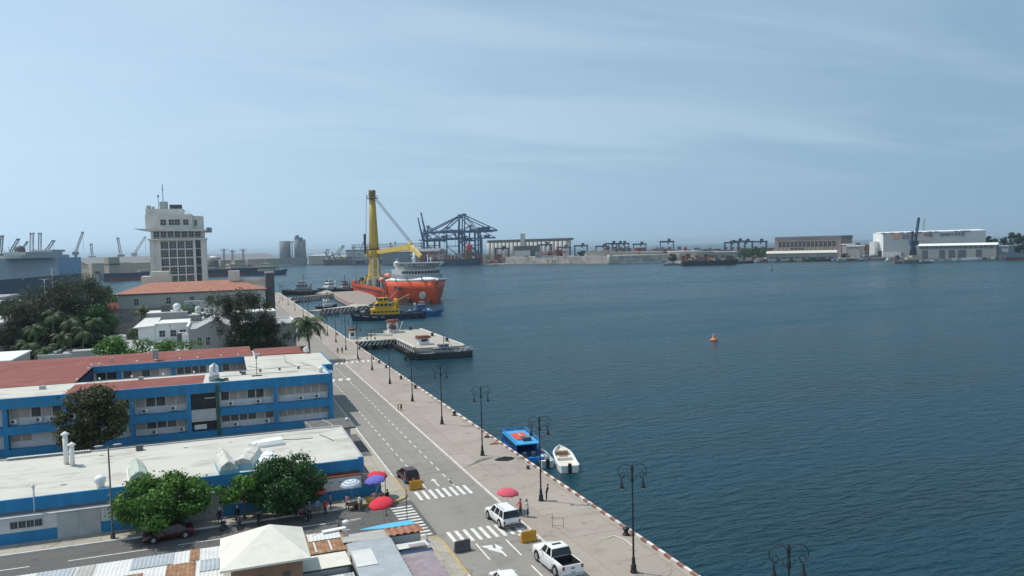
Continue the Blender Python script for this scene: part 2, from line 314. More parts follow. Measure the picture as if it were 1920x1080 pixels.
P['kerbred'] = mat('faded_red_kerb_paint', (.28, .135, .095), .8, var=.25, scale=2, stain=(.30, .23, .18), stain_amt=.9, stain_scale=.6)
P['kerbwhite'] = mat('faded_white_kerb_paint', (.66, .62, .56), .8, var=.15, scale=2, stain=(.40, .24, .16), stain_amt=.6, stain_scale=.5)

# water: one sheet to the horizon
wb = MB(); wb.quad((-38000, -38000, -2), (38000, -38000, -2), (38000, 38000, -2), (-38000, 38000, -2)); struct('water', wb, 'water')
# the peninsula the quay runs along
q = MB(); q.prism([(-480, -160), (34.4, -160), (34.4, 545), (-20, 548), (-60, 500), (-150, 470), (-480, 560)], -9, -.02); struct('ground', q, 'shore_ground')
q = MB(); q.box((26.42, -160, -2.6), (34.58, 545, .10)); struct('quay_apron', q, 'quay_concrete')
# road slabs, each sheet 4 mm above the one below
q = MB(); q.box((18, -60, -.3), (26.3, 190, -.004)); q.box((18, 190.004, -.3), (26.3, 540, -.002)); struct('road', q, 'road_concrete')
q = MB(); q.box((-120, 70, -.3), (17.99, 81, -.008)); struct('side_street', q, 'street_asphalt')
def arc(cx, cy, r, a0, a1, n=8): return [(cx + r * math.cos(R(a0 + (a1 - a0) * i / n)), cy + r * math.sin(R(a0 + (a1 - a0) * i / n))) for i in range(n + 1)]
q = MB(); q.prism([(-120, 81.15)] + arc(15.85, 83.15, 2, -90, 0) + [(17.85, 185), (15.6, 185), (15.6, 84), (-120, 84)], -.3, .13)
q.prism([(-120, 66)] + [(-120, 69.85)] + arc(15.85, 67.85, 2, 90, 0) + [(17.85, -60), (15.2, -60), (15.2, 66)], -.3, .13); struct('pavement', q, 'pavement_concrete')
# kerbs
def kerb(name, pts, mt, w=.15, z=.14):
    q = MB()
    for (a, b) in zip(pts, pts[1:]):
        a = Vector(a); b = Vector(b); d = (b - a).normalized(); n = Vector((d.y, -d.x))
        q.prism([a[:], b[:], (b + n * w)[:], (a + n * w)[:]], -.3, z)
    return struct(name, q, mt)
kerb('pavement_kerb', [(-120, 81.14), (12, 81.14)], 'roadpaint'); kerb('pavement_kerb', [(17.86, 90), (17.86, 185)], 'roadpaint')
kerb('yellow_kerb', [(12.004, 81.14)] + arc(15.86, 83.14, 2, -90, 0) + [(17.86, 89.99)], 'kerbyellow')
kerb('pavement_kerb', [(17.86, -60), (17.86, 60)][::1], 'roadpaint'); kerb('yellow_kerb', [(17.86, 60.004)] + arc(15.86, 67.86, 2, 0, 90) + [(8, 69.86)], 'kerbyellow')
kerb('road_kerb', [(26.30, -60), (26.30, 57)], 'kerbwhite', .12, .12)
q = MB()
for a, b in ((57.2, 66.6), (67.2, 74.4), (75.6, 187.5)):
    y = a
    while y < b:
        e = min(b, y + 1.15); q.box((26.30, y + .02, -.2), (26.50 + random.uniform(-.01, .02), e, .15)); y += 1.17
struct('road_kerb', q, 'kerbwhite')
# harbour-edge kerb in red and white blocks
qr, qw, y, k = MB(), MB(), -60, 0
while y < 544:
    s = 1.0 if y < 300 else 4.0
    if y < 110: qq = (qr, qw)[k % 2]
    else: qq = (qw, qr)[(k % 3) == 0]
    if y > 230: qq = qw
    qq.box((34.68 if y < 110 else 34.6, y, -2.7), (34.95, y + s, .24 + random.uniform(-.012, .012))); y += s; k += 1
struct('quay_edge_kerb', qr, 'kerbred'); struct('quay_edge_kerb', qw, 'kerbwhite')
q = MB(); q.box((34.952, -160, -9), (35.05, 545, .02)); struct('quay_wall', q, 'darkconc')
# painted markings
mk = MB(); Z = .006
def mbox(x0, y0, x1, y1, z=Z): mk.quad((x0, y0, z), (x1, y0, z), (x1, y1, z), (x0, y1, z))
for i in range(8): x = 18.9 + i * .80; mk.quad((x, 80.4, Z), (x + .36, 80.4, Z), (x + .36, 83.6, Z), (x, 83.6, Z))
for i in range(9): x = 18.85 + i * .80; mk.quad((x, 67.1, Z), (x + .36, 67.1, Z), (x + .36, 70.2, Z), (x, 70.2, Z))
for y in np.arange(84.3, 181, 2.95):
    if y > 87: mbox(20.42, y + .3, 20.56, y + 1.75)
    mbox(23.62, y + .3, 23.76, y + 1.75) if y > 84 else None
mbox(20.42, 83.9, 20.56, 86.6); mbox(23.62, 83.9, 23.76, 86.6)
mbox(20.55, 62.4, 20.70, 66.4); mbox(23.40, 62.2, 23.55, 66.2); mbox(20.55, 52, 20.7, 60.2); mbox(23.40, 57.2, 23.55, 59.8); mbox(23.40, 50, 23.55, 54)
def arrow(cx, cy, L=3.2):
    mbox(cx - .09, cy, cx + .09, cy + L - .9); mk.quad((cx - .38, cy + L - .9, Z), (cx + .38, cy + L - .9, Z), (cx, cy + L, Z))
arrow(22.05, 84.4)
mbox(22.1, 62.5, 22.28, 64.3); mk.quad((21.9, 64.3, Z), (22.6, 64.3, Z), (22.2, 65.7, Z)); mk.quad((22.1, 63.3, Z + .001), (22.28, 63.9, Z + .001), (21.5, 65.2, Z + .001), (21.2, 64.6, Z + .001)); mk.quad((21.6, 64.2, Z + .002), (21.9, 65.5, Z + .002), (20.8, 65.6, Z + .002))
for i in range(6): mbox(25.6 - i * .0, 68 + 0, 26.1, 68.35) if i == 0 else None
mbox(24.9, 66.6, 25.5, 66.95)
for i in range(11):
    y = 79.3 - i * .86; mk.quad((15.4 + i * .01, y - .38, Z), (17.6, y - .38, Z), (17.6, y, Z), (15.4 + i * .01, y, Z))
for a, b in ((-120, -17), (-14, -7.5), (-5, 0), (6, 12)): mbox(a, 77.4, b, 77.55)
mbox(3, 74.8, 10.5, 74.92)
struct('road_markings', mk, 'roadpaint')
# chevron belt and crossing near the gate
cv = MB()
for i in range(11):
    x = 20.2 + i * 1.3; cv.quad((x, 186.6, .016), (x + .6, 186.6, .016), (x + 1.1, 189.2, .016), (x + .5, 189.2, .016)) if x < 26 else cv.quad((x, 186.8, .118), (x + .6, 186.8, .118), (x + .9, 189.6, .118), (x + .3, 189.6, .118))
for i in range(4): x = 18.4 + i * 1.6; cv.quad((x, 163.0, .012), (x + .9, 163.0, .012), (x + 1.3, 165.4, .012), (x + .4, 165.4, .012)); cv.quad((18.2 + i * .4, 186.5 + i * 2.3, .014), (20.2 + i * .4, 187.6 + i * 2.3, .014), (20.2 + i * .4, 188.8 + i * 2.3, .014), (18.2 + i * .4, 187.7 + i * 2.3, .014))
for i in range(4): cv.quad((16.5, 398 + i * 9, .012), (24, 398 + i * 9, .012), (24, 401.5 + i * 9, .012), (16.5, 401.5 + i * 9, .012))
struct('road_markings', cv, 'roadpaint')
cv = MB(); cv.quad((20.7, 190, .01), (20.95, 190, .01), (20.95, 222, .01), (20.7, 222, .01)); cv.quad((20.95, 206, .01), (26.2, 206, .01), (26.2, 206.4, .01), (20.95, 206.4, .01)); struct('yellow_line', cv, 'kerbyellow')
q = MB(); q.box((26.5, 192, .11), (31.5, 199.5, .22)); struct('raised_slab', q, 'concrete')
# dark repair patches and the crack across the road
q = MB()
q.prism([(18, 187.5), (26.3, 187.5), (26.3, 188), (18, 188)], -.01, .003)
pts = [(18.1, 89.6), (19.5, 89.9), (21, 89.4), (22.6, 90.0), (24.2, 89.5), (26.2, 89.9)]
for (a, b) in zip(pts, pts[1:]): q.quad((a[0], a[1] - .04, .004), (b[0], b[1] - .04, .004), (b[0], b[1] + .05, .004), (a[0], a[1] + .05, .004))
pts = [(18.1, 100.6), (20, 100.9), (23, 100.3), (26.2, 100.7)]
for (a, b) in zip(pts, pts[1:]): q.quad((a[0], a[1] - .04, .004), (b[0], b[1] - .04, .004), (b[0], b[1] + .04, .004), (a[0], a[1] + .04, .004))
pts = [(26.5, 89.9), (28.2, 91.0), (29.4, 92.1), (30.4, 92.6), (31.5, 92.8)]; ws = [.06, .2, .5, .45, .1]
for (a, b, wa, wb_) in zip(pts, pts[1:], ws, ws[1:]): q.quad((a[0], a[1] - wa, .106), (b[0], b[1] - wb_, .106), (b[0], b[1] + wb_, .106), (a[0], a[1] + wa, .106))
struct('patched_crack', q, 'darkconc')
# ================================================================ STREET LAMPS
def make_lamp():
    t = thing('street_lamp', 'x', 'street lamp', world=False)
    b = MB(); b.lathe([(.30, 0), (.30, .12), (.25, .16), (.22, .5), (.26, .56), (.17, .62), (.13, 1.15), (.15, 1.2), (.10, 1.3)], n=10); b.build('base', 'black', t)
    b = MB(); b.lathe([(.085, 1.3), (.07, 5.6), (.10, 5.66), (.10, 5.76), (.065, 5.8), (.06, 7.5), (.12, 7.55), (.12, 8.0), (.08, 8.05), (.05, 8.75), (.1, 8.85), (.0, 9.1)], n=8); b.build('pole', 'black', t)
    for s in (-1, 1):
        a = MB(); pts = [(s * .05, 0, 8.0)]
        for i in range(19): an = R(180 - i * 15); pts.append((s * (.62 + .56 * math.cos(an)), 0, 8.45 + .56 * math.sin(an)))
        for i in range(14): an = R(-90 - 60 + i * -26 + 60); r = .26 - i * .012; pts.append((s * (.84 + r * math.cos(R(-60 + i * -24 + 330))), 0, 8.2 + r * math.sin(R(-60 + i * -24 + 330))))
        a.tube(pts, .032, 5); a.tube([(s * .06, 0, 7.6), (s * .28, 0, 7.72), (s * .4, 0, 7.95), (s * .3, 0, 8.15)], .022, 4); arm = a.build('arm', 'black', t)
        h = MB(); h.lathe([(.03, 7.95), (.05, 7.75), (.07, 7.5), (.11, 7.3), (.20, 7.12), (.22, 7.06), (.2, 7.06)][::-1], (s * .88, 0, 0), 10); hd = h.build('lamp_head', 'black', t)
        g = MB(); g.lathe([(.02, 6.86), (.11, 6.92), (.16, 7.0), (.18, 7.06)], (s * .88, 0, 0), 10); g.build('glass_bowl', 'bowl', hd)
    return t
P['bowl'] = mat('frosted_lamp_bowl', (.32, .31, .30), .4, var=.05)
lamp0 = make_lamp()
def near_lamp_label(k):
    n = {-1: 'black twin-arm scroll street lamp of which only the head shows at the bottom edge', 0: 'tall black twin-arm scroll street lamp nearest on the quay, right of the white pickup',
         1: 'black twin-arm scroll street lamp with a person leaning on its base', 2: 'black twin-arm scroll street lamp just left of the blue passenger boat',
         3: 'black twin-arm scroll street lamp on the quay beside the lone pair of short posts', 4: 'black twin-arm scroll street lamp whose head stands against the grey patrol boat',
         5: 'black twin-arm scroll street lamp seen against the footbridge piles of the near pier', 6: 'black twin-arm scroll street lamp just this side of the white chevron belt', 7: 'black twin-arm scroll street lamp rising from the white chevron belt by the gate kiosk'}
    if k in n: return n[k]
    return 'black scroll street lamp beyond the chevron belt, number %d of the row going away' % (k - 7) if False else ('black scroll street lamp far along the quay, %s beyond the chevron belt' % ['first', 'second', 'third', 'fourth', 'fifth', 'sixth', 'seventh', 'eighth', 'ninth', 'tenth', 'eleventh', 'twelfth', 'thirteenth', 'fourteenth', 'fifteenth', 'sixteenth', 'seventeenth'][k - 8])
lamp0['group'] = 'scroll street lamps along the quay'
for k in range(-1, 22):
    if k in (12, 15, 17, 19): continue
    loc = (30.55, 36.3 if k == -1 else 54.93 + 19.72 * k, .10)
    o = lamp0 if k == -1 else dup(lamp0, loc)
    place(o, loc, R(-20)); o['label'] = near_lamp_label(k)
# ================================================================ PEOPLE
def body_mesh(name, joints, edges, parent, top='shirt', mats=('skin', 'shirt_white', 'jeans'), split=(.92, 1.46)):
    me = bpy.data.meshes.new(name); me.from_pydata([j[0] for j in joints], edges, []); ob = bpy.data.objects.new(name, me); COL.objects.link(ob)
    sk = ob.modifiers.new('skin', 'SKIN'); sk.use_smooth_shade = True
    for i, j in enumerate(joints): me.skin_vertices[0].data[i].radius = j[1]; me.skin_vertices[0].data[i].use_root = (i == 0)
    ss = ob.modifiers.new('sub', 'SUBSURF'); ss.levels = 1; ss.render_levels = 1
    dg = bpy.context.evaluated_depsgraph_get(); nm = bpy.data.meshes.new_from_object(ob.evaluated_get(dg)); ob.modifiers.clear(); ob.data = nm; nm.name = name
    nm.materials.clear()
    for k in mats: nm.materials.append(P[k])
    zl, zh = split
    for p in nm.polygons:
        p.use_smooth = True; z = p.center.z; x = abs(p.center.x)
        p.material_index = 2 if .08 < z < zl and x < .32 else (1 if zl <= z < zh and not (x > .3 and z < 1.05) else 0)
    ob.parent = parent; return ob
P['shirt_white'] = cloth('white_shirt', (.6, .6, .58)); P['jeans'] = cloth('dark_denim', (.03, .045, .09)); P['shirt_red'] = cloth('red_shirt', (.42, .04, .04)); P['shirt_blue'] = cloth('pale_blue_shirt', (.20, .36, .55))
P['dark'] = cloth('black_cloth', (.015, .016, .018)); P['khaki'] = cloth('khaki_cloth', (.28, .22, .14)); P['shirt_grey'] = cloth('grey_shirt', (.2, .2, .2)); P['shirt_pink'] = cloth('pink_shirt', (.55, .22, .22))
def person(label, loc, rz=0, shirt='shirt_white', legs='jeans', pose='stand', hair='hair', group=None, lean=0, cap=None):
    t = thing('person', label, 'person', loc, rz, group, world=False); t.location = loc
    sit = pose == 'sit'; hz_ = .52 if sit else .93
    J = []
    def j(x, y, z, r): J.append(((x, y, z), (r, r) if not isinstance(r, tuple) else r)); return len(J) - 1
    E = []
    def e(*a):
        for p, q in zip(a, a[1:]): E.append((p, q))
    ln = lean
    pel = j(0, 0, hz_, (.15, .11)); ch = j(0, ln * .5 + (.06 if sit else 0), hz_ + .28, (.15, .11)); sh = j(0, ln + (.08 if sit else 0), hz_ + .48, (.13, .09)); nk = j(0, ln + (.1 if sit else 0), hz_ + .58, .055); hd = j(0, ln * 1.1 + .02 + (.1 if sit else 0), hz_ + .70, (.085, .095)); ht = j(0, ln * 1.1 + (.1 if sit else 0), hz_ + .80, (.07, .08))
    e(pel, ch, sh, nk, hd, ht)
    for s in (-1, 1):
        if sit: k = j(s * .12, .42, hz_, .07); f = j(s * .13, .42, .1, .045); to = j(s * .13, .56, .05, .04)
        else:
            sp = .12 if pose != 'walk' else .09; fy = 0 if pose != 'walk' else s * .22
            k = j(s * (sp), fy * .5 + .04, .5, .07); f = j(s * (sp + .02), fy, .1, .045); to = j(s * (sp + .04), fy + .14, .045, .04)
        hp = j(s * .10, 0, hz_ - .06, .095); e(pel, hp, k, f, to)
        so_ = j(s * .19, ln, hz_ + .46, .06)
        if pose in ('reach', 'sit'): el = j(s * .24, ln + .18, hz_ + .24, .045); wr = j(s * .17, ln + .40, hz_ + .22, .03)
        elif pose == 'hip': el = j(s * .36, ln - .03, hz_ + .22, .045); wr = j(s * .2, ln + .08, hz_ + .08, .03)
        else: el = j(s * .25, ln - .02, hz_ + .20, .045); wr = j(s * .26, ln + .08, hz_ - .03, .03)
        pv = J[wr][0]; dv = Vector(pv) - Vector(J[el][0]); dv.normalize(); pm = j(*(Vector(pv) + dv * .07), (.035, .018)); e(sh, so_, el, wr, pm)
        for f_ in range(4): q = Vector(pv) + dv * (.14 + .01 * (1.5 - abs(f_ - 1.5))); q.y += (f_ - 1.5) * .018; a = j(*q, .009); e(pm, a)
        q = Vector(pv) + dv * .08; q.y += .045; a = j(*q, .010); e(pm, a)
    b = body_mesh('body', J, E, t, mats=('skin', shirt, legs), split=(hz_ - .01, hz_ + .54))
    if sit:
        for p in b.data.polygons:
            if p.center.z < hz_ + .05 and p.center.y > .05: p.material_index = 2
            elif p.center.z >= hz_ + .05 and p.center.z < hz_ + .54: p.material_index = 1 if abs(p.center.x) < .26 and p.center.y < .3 else 0
    yh = J[hd][0][1]; zh = J[hd][0][2]
    h = MB(); h.sphere((0, yh - .015, zh + .055), (.092, .105, .095), n=8); h.build(cap or 'hair', hair if not cap else ('shirt_white' if cap == 'helmet' else 'shirt_blue'), t)
    for s in (-1, 1): fce = MB(); fce.sphere((s * .032, yh + .088, zh + .01), .011, n=5); fce.build('eye', 'hair', t)
    fce = MB(); fce.box((-.022, yh + .085, zh - .052), (.022, yh + .094, zh - .045)); fce.build('mouth', 'taillight', t)
    ns = MB(); ns.sphere((0, yh + .097, zh - .015), (.012, .018, .02), n=5); ns.build('nose', 'skin', t)
    return t
person('person in black leaning against the foot of a scroll street lamp', (31.15, 74.5, .1), R(60), 'dark', 'dark', 'hip', lean=-.12)
person('vendor in a red shirt under the pink umbrella beside the white SUV', (26.9, 71.2, .1), R(100), 'shirt_red', 'jeans', 'reach')
person('dark-haired person in a white top at the right side of the white SUV', (27.5, 70.7, .1), R(60), 'shirt_white', 'jeans', 'reach', lean=.1)
person('left one of the two figures in black standing before the gate', (27.3, 205, .1), R(10), 'dark', 'dark')
person('right one of the two figures in black standing before the gate', (28.5, 205.5, .1), R(-20), 'dark', 'dark')
for i, (px, py, w) in enumerate(((515, 571, 'leftmost'), (523, 570, 'rightmost'))):
    g = gp(px, py, 0); person('%s of the two tiny figures standing on the far end of the road' % w, (g.x, g.y, 0), 0, 'dark', 'dark')
# ================================================================ UMBRELLAS
def umbrella(label, loc, mats, r=1.35, h=2.35, tilt=(0, 0), bands=1, group='sun umbrellas at the street corner', stripe=False, pole=True):
    t = thing('parasol', label, 'umbrella', loc, 0, group, world=False); t.location = loc; t.rotation_euler = (tilt[0], tilt[1], 0)
    c = MB(); n = 8; rings = []; K = 7
    for i in range(K + 1):
        q = i / K; rr = r * math.sin(q * 1.35) / math.sin(1.35); z = h - .62 * (1 - math.cos(q * 1.35)) / (1 - math.cos(1.35)) * r / 1.35
        ring = []
        for k in range(n * 4):
            a = 6.28318 * k / (n * 4); ph = (k % 4) / 4; sag = 1 - .05 * math.sin(math.pi * ph) * q; dz = -.0 + .06 * math.sin(math.pi * ph) * q * q
            ring.append((rr * sag * math.cos(a), rr * sag * math.sin(a), z + dz))
        rings.append(c.verts(ring))
    for i in range(K):
        for k in range(n * 4):
            kk = (k + 1) % (n * 4); m_ = (i % 2) if stripe else ((k // 4) % len(mats) if len(mats) > 1 else 0)
            c.face([rings[i] + k, rings[i] + kk, rings[i + 1] + kk, rings[i + 1] + k], m_, True)
    c.build('canopy', mats, t, solid=.012)
    p = MB(); p.tube([(0, 0, 0), (0, 0, h + .1)], .022, 6); p.build('pole', 'steel', t)
    rb = MB()
    for k in range(n): a = 6.28318 * k / n; rb.tube([(0, 0, h - .45), (r * .5 * math.cos(a), r * .5 * math.sin(a), h - .2)], .008, 4)
    rb.build('ribs', 'steel', t); return t
P['ured'] = cloth('faded_red_canvas', (.52, .045, .06)); P['upurple'] = cloth('violet_blue_canvas', (.14, .14, .46)); P['uwhite'] = cloth('white_canvas', (.66, .68, .70)); P['ublue'] = cloth('pale_blue_grey_canvas', (.26, .36, .46)); P['upink'] = cloth('pink_red_canvas', (.60, .09, .13)); P['ured2'] = cloth('bright_red_canvas', (.62, .035, .06))
umbrella('blue and white striped parasol over the cart by the blue wall', (11.9, 81.6, .13), ['uwhite', 'ublue'], 1.12, 2.75, (R(4), R(-5)), stripe=True)
umbrella('plain red parasol behind the violet-blue one at the street corner', (14.7, 83.3, .13), ['ured2'], 1.15, 2.75, (0, R(4)))
umbrella('violet-blue parasol over the fruit stand at the street corner', (14.6, 81.9, .13), ['upurple'], 1.15, 2.75, (R(3), R(-7)))
umbrella('small red parasol in the shade at the edge of the big street tree', (8.6, 81.6, .13), ['ured'], .8, 2.35, (R(8), R(-6)))
umbrella('bright red parasol beside the sky-blue awning, nearest to the camera', (13.9, 74.3, 0), ['ured2'], 1.25, 2.9, (R(6), R(-10)))
umbrella('pinkish red parasol behind the roof of the white SUV', (26.1, 73.0, .10), ['upink'], 1.15, 2.35, (R(2), R(3)), group='sun umbrellas at the street corner')
# ================================================================ VEHICLES
def wheel(t, x, y, r=.36, w=.24, out=1):
    b = MB(); b.cylx((x, y, r), r, w, 20); wh = b.build('wheel', 'rubber', t)
    c = MB(); c.cylx((x + out * (w / 2 + .004), y, r), r * .62, .02, 14)
    for k in range(5): a = 6.283 * k / 5; c.box((x + out * (w / 2 + .01), y - .03, r - .03), (x + out * (w / 2 + .03), y + .03, r + .03)) if k == 0 else c.tube([(x + out * (w / 2 + .02), y, r), (x + out * (w / 2 + .02), y + math.cos(a) * r * .55, r + math.sin(a) * r * .55)], .03, 4)
    c.build('rim', 'chrome', wh); return wh
def loft(b, secs, m=0, smooth=True, cap=True):
    n = len(secs[0]); ks = [b.verts(s) for s in secs]
    for a, c in zip(ks, ks[1:]):
        for i in range(n): b.face([a + i, a + (i + 1) % n, c + (i + 1) % n, c + i], m, smooth)
    if cap: b.face([ks[0] + i for i in range(n)][::-1], m); b.face([ks[-1] + i for i in range(n)], m)
    return b
def vehicle(name, label, cat, L, Wd, belt, roof, paint, prof, cab, wheels=(.19, .8), r=.36, bed=None, group=None, rack=False, sunroof=False, spare=False):
    # local frame: front towards +y, origin at the ground under the centre. prof: (t, z) body top line back to front, cab: roof outline (t0b, t0t, t1t, t1b)
    t = thing(name, label, cat, world=False, group=group); hw = Wd / 2; gz = .28 if r > .38 else .2
    b = MB(); secs = []
    for tt, z in prof:
        y = -L / 2 + tt * L; e = min(tt, 1 - tt); f = 1 - .10 * max(0, 1 - e / .06) ** 2; w = hw * f
        secs.append([(-w * .90, y, gz), (-w * .985, y, gz + .14), (-w, y, gz + (z - gz) * .5), (-w * .975, y, z - .09), (-w * .90, y, z), (0, y, z + .025), (w * .90, y, z), (w * .975, y, z - .09), (w, y, gz + (z - gz) * .5), (w * .985, y, gz + .14), (w * .90, y, gz)])
    loft(b, secs)
    if bed:   # open pickup bed: inner tub
        pass
    body = b.build('body', paint, t)
    a0, a1, a2, a3 = [-L / 2 + q * L for q in cab]
    g = MB(); wb_, wt = hw * .93, hw * .76; zb = belt; zt = roof
    def ringz(f, inset=0):
        y0 = a0 + (a1 - a0) * f; y1 = a3 + (a2 - a3) * f; w = wb_ + (wt - wb_) * f; z = zb + (zt - zb) * f
        return y0, y1, w, z
    secs = []
    for f in (0, .1, .9):
        y0, y1, w, z = ringz(f); secs.append([(-w, y0, z), (w, y0, z), (w, y1, z), (-w, y1, z)])
    gl = MB(); loft(gl, secs, 0, False); gl.build('window_glass', 'carglass', t)
    rf = MB(); y0, y1, w, z = ringz(.88)
    rf_s = [[(-w, y0, z), (w, y0, z), (w, y1, z), (-w, y1, z)], [(-w * .96, y0 + .05, zt - .02), (w * .96, y0 + .05, zt - .02), (w * .96, y1 - .08, zt - .02), (-w * .96, y1 - .08, zt - .02)], [(-w * .82, y0 + .2, zt + .02), (w * .82, y0 + .2, zt + .02), (w * .82, y1 - .28, zt + .02), (-w * .82, y1 - .28, zt + .02)]]
    loft(rf, rf_s, 0, True); rf.build('roof', paint, t, bevel=.02)
    pl = MB()
    for s in (-1, 1):
        for ff in np.linspace(0, 1, 4 if (a3 - a0) > 2.6 else 3):
            y0b, y1b, wbb, zz0 = ringz(.0); y0t, y1t, wtt, zz1 = ringz(.9)
            yb = y0b + (y1b - y0b) * ff; yt = y0t + (y1t - y0t) * ff; wd = .055 if 0 < ff < 1 else .075
            yb2 = min(max(yb, y0b + wd), y1b - wd); yt2 = min(max(yt, y0t + wd), y1t - wd)
            pl.quad((s * (wbb + .006), yb2 - wd, zz0), (s * (wbb + .006), yb2 + wd, zz0), (s * (wtt + .006), yt2 + wd, zz1), (s * (wtt + .006), yt2 - wd, zz1))
    pl.build('pillars', paint, t, solid=.02)
    for yy in [-L / 2 + q * L for q in wheels]:
        for s in (-1, 1):
            ar = MB(); ar.cylx((s * (hw - .06), yy, r + .03), r + .09, .15, 20); ar.build('wheel_arch', 'rubber', t)
            wheel(t, s * (hw - .07), yy, r, .24, s)
    zt_ = prof[0][1]
    for s in (-1, 1):
        x = MB(); x.box((s * hw * .94, -L / 2 - .02, zt_ - .38), (s * hw * .74, -L / 2 + .10, zt_ - .08)); x.build('taillight', 'taillight', t, bevel=.02)
        zf = prof[-1][1]; x = MB(); x.box((s * hw * .90, L / 2 + .015, zf - .18), (s * hw * .55, L / 2 - .1, zf - .02)); x.build('headlight', 'headlight', t, bevel=.02)
        x = MB(); x.box((s * (hw + .02), a3 - .55, belt + .02), (s * (hw + .22), a3 - .40, belt + .17)); x.build('wing_mirror', paint, t, bevel=.03)
        x = MB()
        for ff in (.35, .68): yy = a0 + (a3 - a0) * ff; x.box((s * (hw * .985), yy, belt - .16), (s * (hw * .985 + .03), yy + .16, belt - .12))
        x.build('door_handle', paint, t)
    bm_ = MB(); bm_.box((-hw * .96, -L / 2 - .08, gz + .03), (hw * .96, -L / 2 + .06, gz + .27)); bm_.build('rear_bumper', 'lgrey' if bed else 'dgrey', t, bevel=.04)
    bm_ = MB(); bm_.box((-hw * .94, L / 2 - .04, gz), (hw * .94, L / 2 + .07, gz + .24)); bm_.build('front_bumper', paint, t, bevel=.04)
    x = MB(); x.box((-.17, -L / 2 - .095, gz + .3), (.17, -L / 2 - .02, gz + .42)); x.build('number_plate', 'lgrey', t)
    if rack:
        for s in (-1, 1): x = MB(); x.tube([(s * wt * .85, a1 + .1, zt + .07), (s * wt * .85, a2 - .3, zt + .07)], .02, 5); x.build('roof_rail', 'dgrey', t)
    if sunroof: x = MB(); x.box((-.42, a2 - .75, zt + .015), (.42, a2 - .40, zt + .03)); x.build('sunroof', 'carglass', t)
    return t
suv = vehicle('parked_suv', 'white SUV parked at the crossing beside the pink parasol', 'car', 4.75, 1.9, 1.12, 1.80, 'carwhite',
    [(0, .98), (.02, 1.1), (.10, 1.12), (.5, 1.12), (.66, 1.12), (.72, 1.10), (.90, 1.02), (.97, .92), (1, .72)], (.015, .07, .58, .71), (.2, .8), .40, rack=True)
place(suv, (24.75, 70.65, 0), R(4))
x = MB(); x.box((-.55, -2.44, .58), (.55, -2.40, .66)); x.build('tailgate_trim', 'lgrey', suv)
pk = vehicle('pickup_truck', 'white pickup truck with open dark bed at the bottom edge', 'pickup', 5.85, 2.03, 1.28, 1.94, 'carwhite',
    [(.34, 1.27), (.36, 1.28), (.62, 1.28), (.70, 1.27), (.90, 1.22), (.97, 1.12), (1, .8)], (.34, .375, .60, .71), (.21, .81), .43, bed=True, sunroof=True)
hw = 1.015; b = MB()
for s in (-1, 1): loft(b, [[(s * hw * .99, y, .32), (s * hw * .99, y, 1.2), (s * hw * .9, y, 1.285), (s * (hw - .16), y, 1.27), (s * (hw - .16), y, .62), (s * (hw - .16), y, .32)][:: 1 if s < 0 else -1] for y in (-2.9, -.93)])
b.box((-hw * .97, -2.925, .45), (hw * .97, -2.83, 1.24)); b.box((-hw * .9, -2.9, .42), (hw * .9, -.93, .60)); b.build('bed_walls', 'carwhite', pk)
b = MB(); b.box((-.85, -2.83, .6), (.85, -.96, .635)); b.box((-.855, -2.828, .64), (-.84, -.96, 1.24)); b.box((.84, -2.828, .64), (.855, -.96, 1.24)); b.box((-.84, -2.828, .64), (.84, -2.81, 1.235)); b.box((-.84, -.99, .64), (.84, -.965, 1.26)); b.build('bed_liner', 'rubber', pk)
b = MB(); b.box((-.16, -2.95, .93), (.16, -2.926, 1.03)); b.build('tailgate_emblem', 'dgrey', pk)
for s in (-1, 1): b = MB(); b.box((s * 1.0, -1.0, .34), (s * 1.16, 1.2, .40)); b.build('side_step', 'steel', pk)
place(pk, (25.35, 58.75, 0), R(3))
hb = vehicle('parked_hatchback', 'dark burgundy hatchback at the kerb behind the far yellow barrier', 'car', 3.95, 1.7, .95, 1.47, 'maroon',
    [(0, .82), (.03, .93), (.12, .95), (.5, .94), (.70, .92), (.88, .84), (.96, .74), (1, .55)], (.02, .13, .52, .74), (.18, .81), .31)
place(hb, (19.4, 88.6, 0), R(5))
wc = vehicle('parked_sedan', 'white sedan cut off by the bottom edge left of the pickup', 'car', 4.3, 1.72, .92, 1.43, 'carwhite',
    [(0, .86), (.04, .94), (.18, .96), (.5, .94), (.70, .90), (.88, .82), (.96, .72), (1, .55)], (.12, .26, .58, .76), (.18, .81), .31)
place(wc, (19.95, 56.4, 0), R(-2))
mc = vehicle('parked_coupe', 'dark maroon car parked in the shade of the left street tree', 'car', 4.4, 1.75, .9, 1.4, 'maroon',
    [(0, .84), (.04, .92), (.18, .93), (.5, .92), (.70, .88), (.88, .80), (.96, .70), (1, .52)], (.14, .28, .58, .76), (.18, .81), .32)
place(mc, (-5.9, 79.75, 0), R(97))
# red car on the left beyond the roofs
rc = vehicle('parked_red_car', 'small red car among the trees at the left edge behind the roofs', 'car', 4.2, 1.7, .9, 1.4, 'red',
    [(0, .84), (.04, .92), (.18, .93), (.5, .92), (.70, .88), (.88, .80), (.96, .70), (1, .52)], (.14, .28, .58, .76), (.18, .81), .32)
place(rc, (-50.5, 228, 0), R(85))
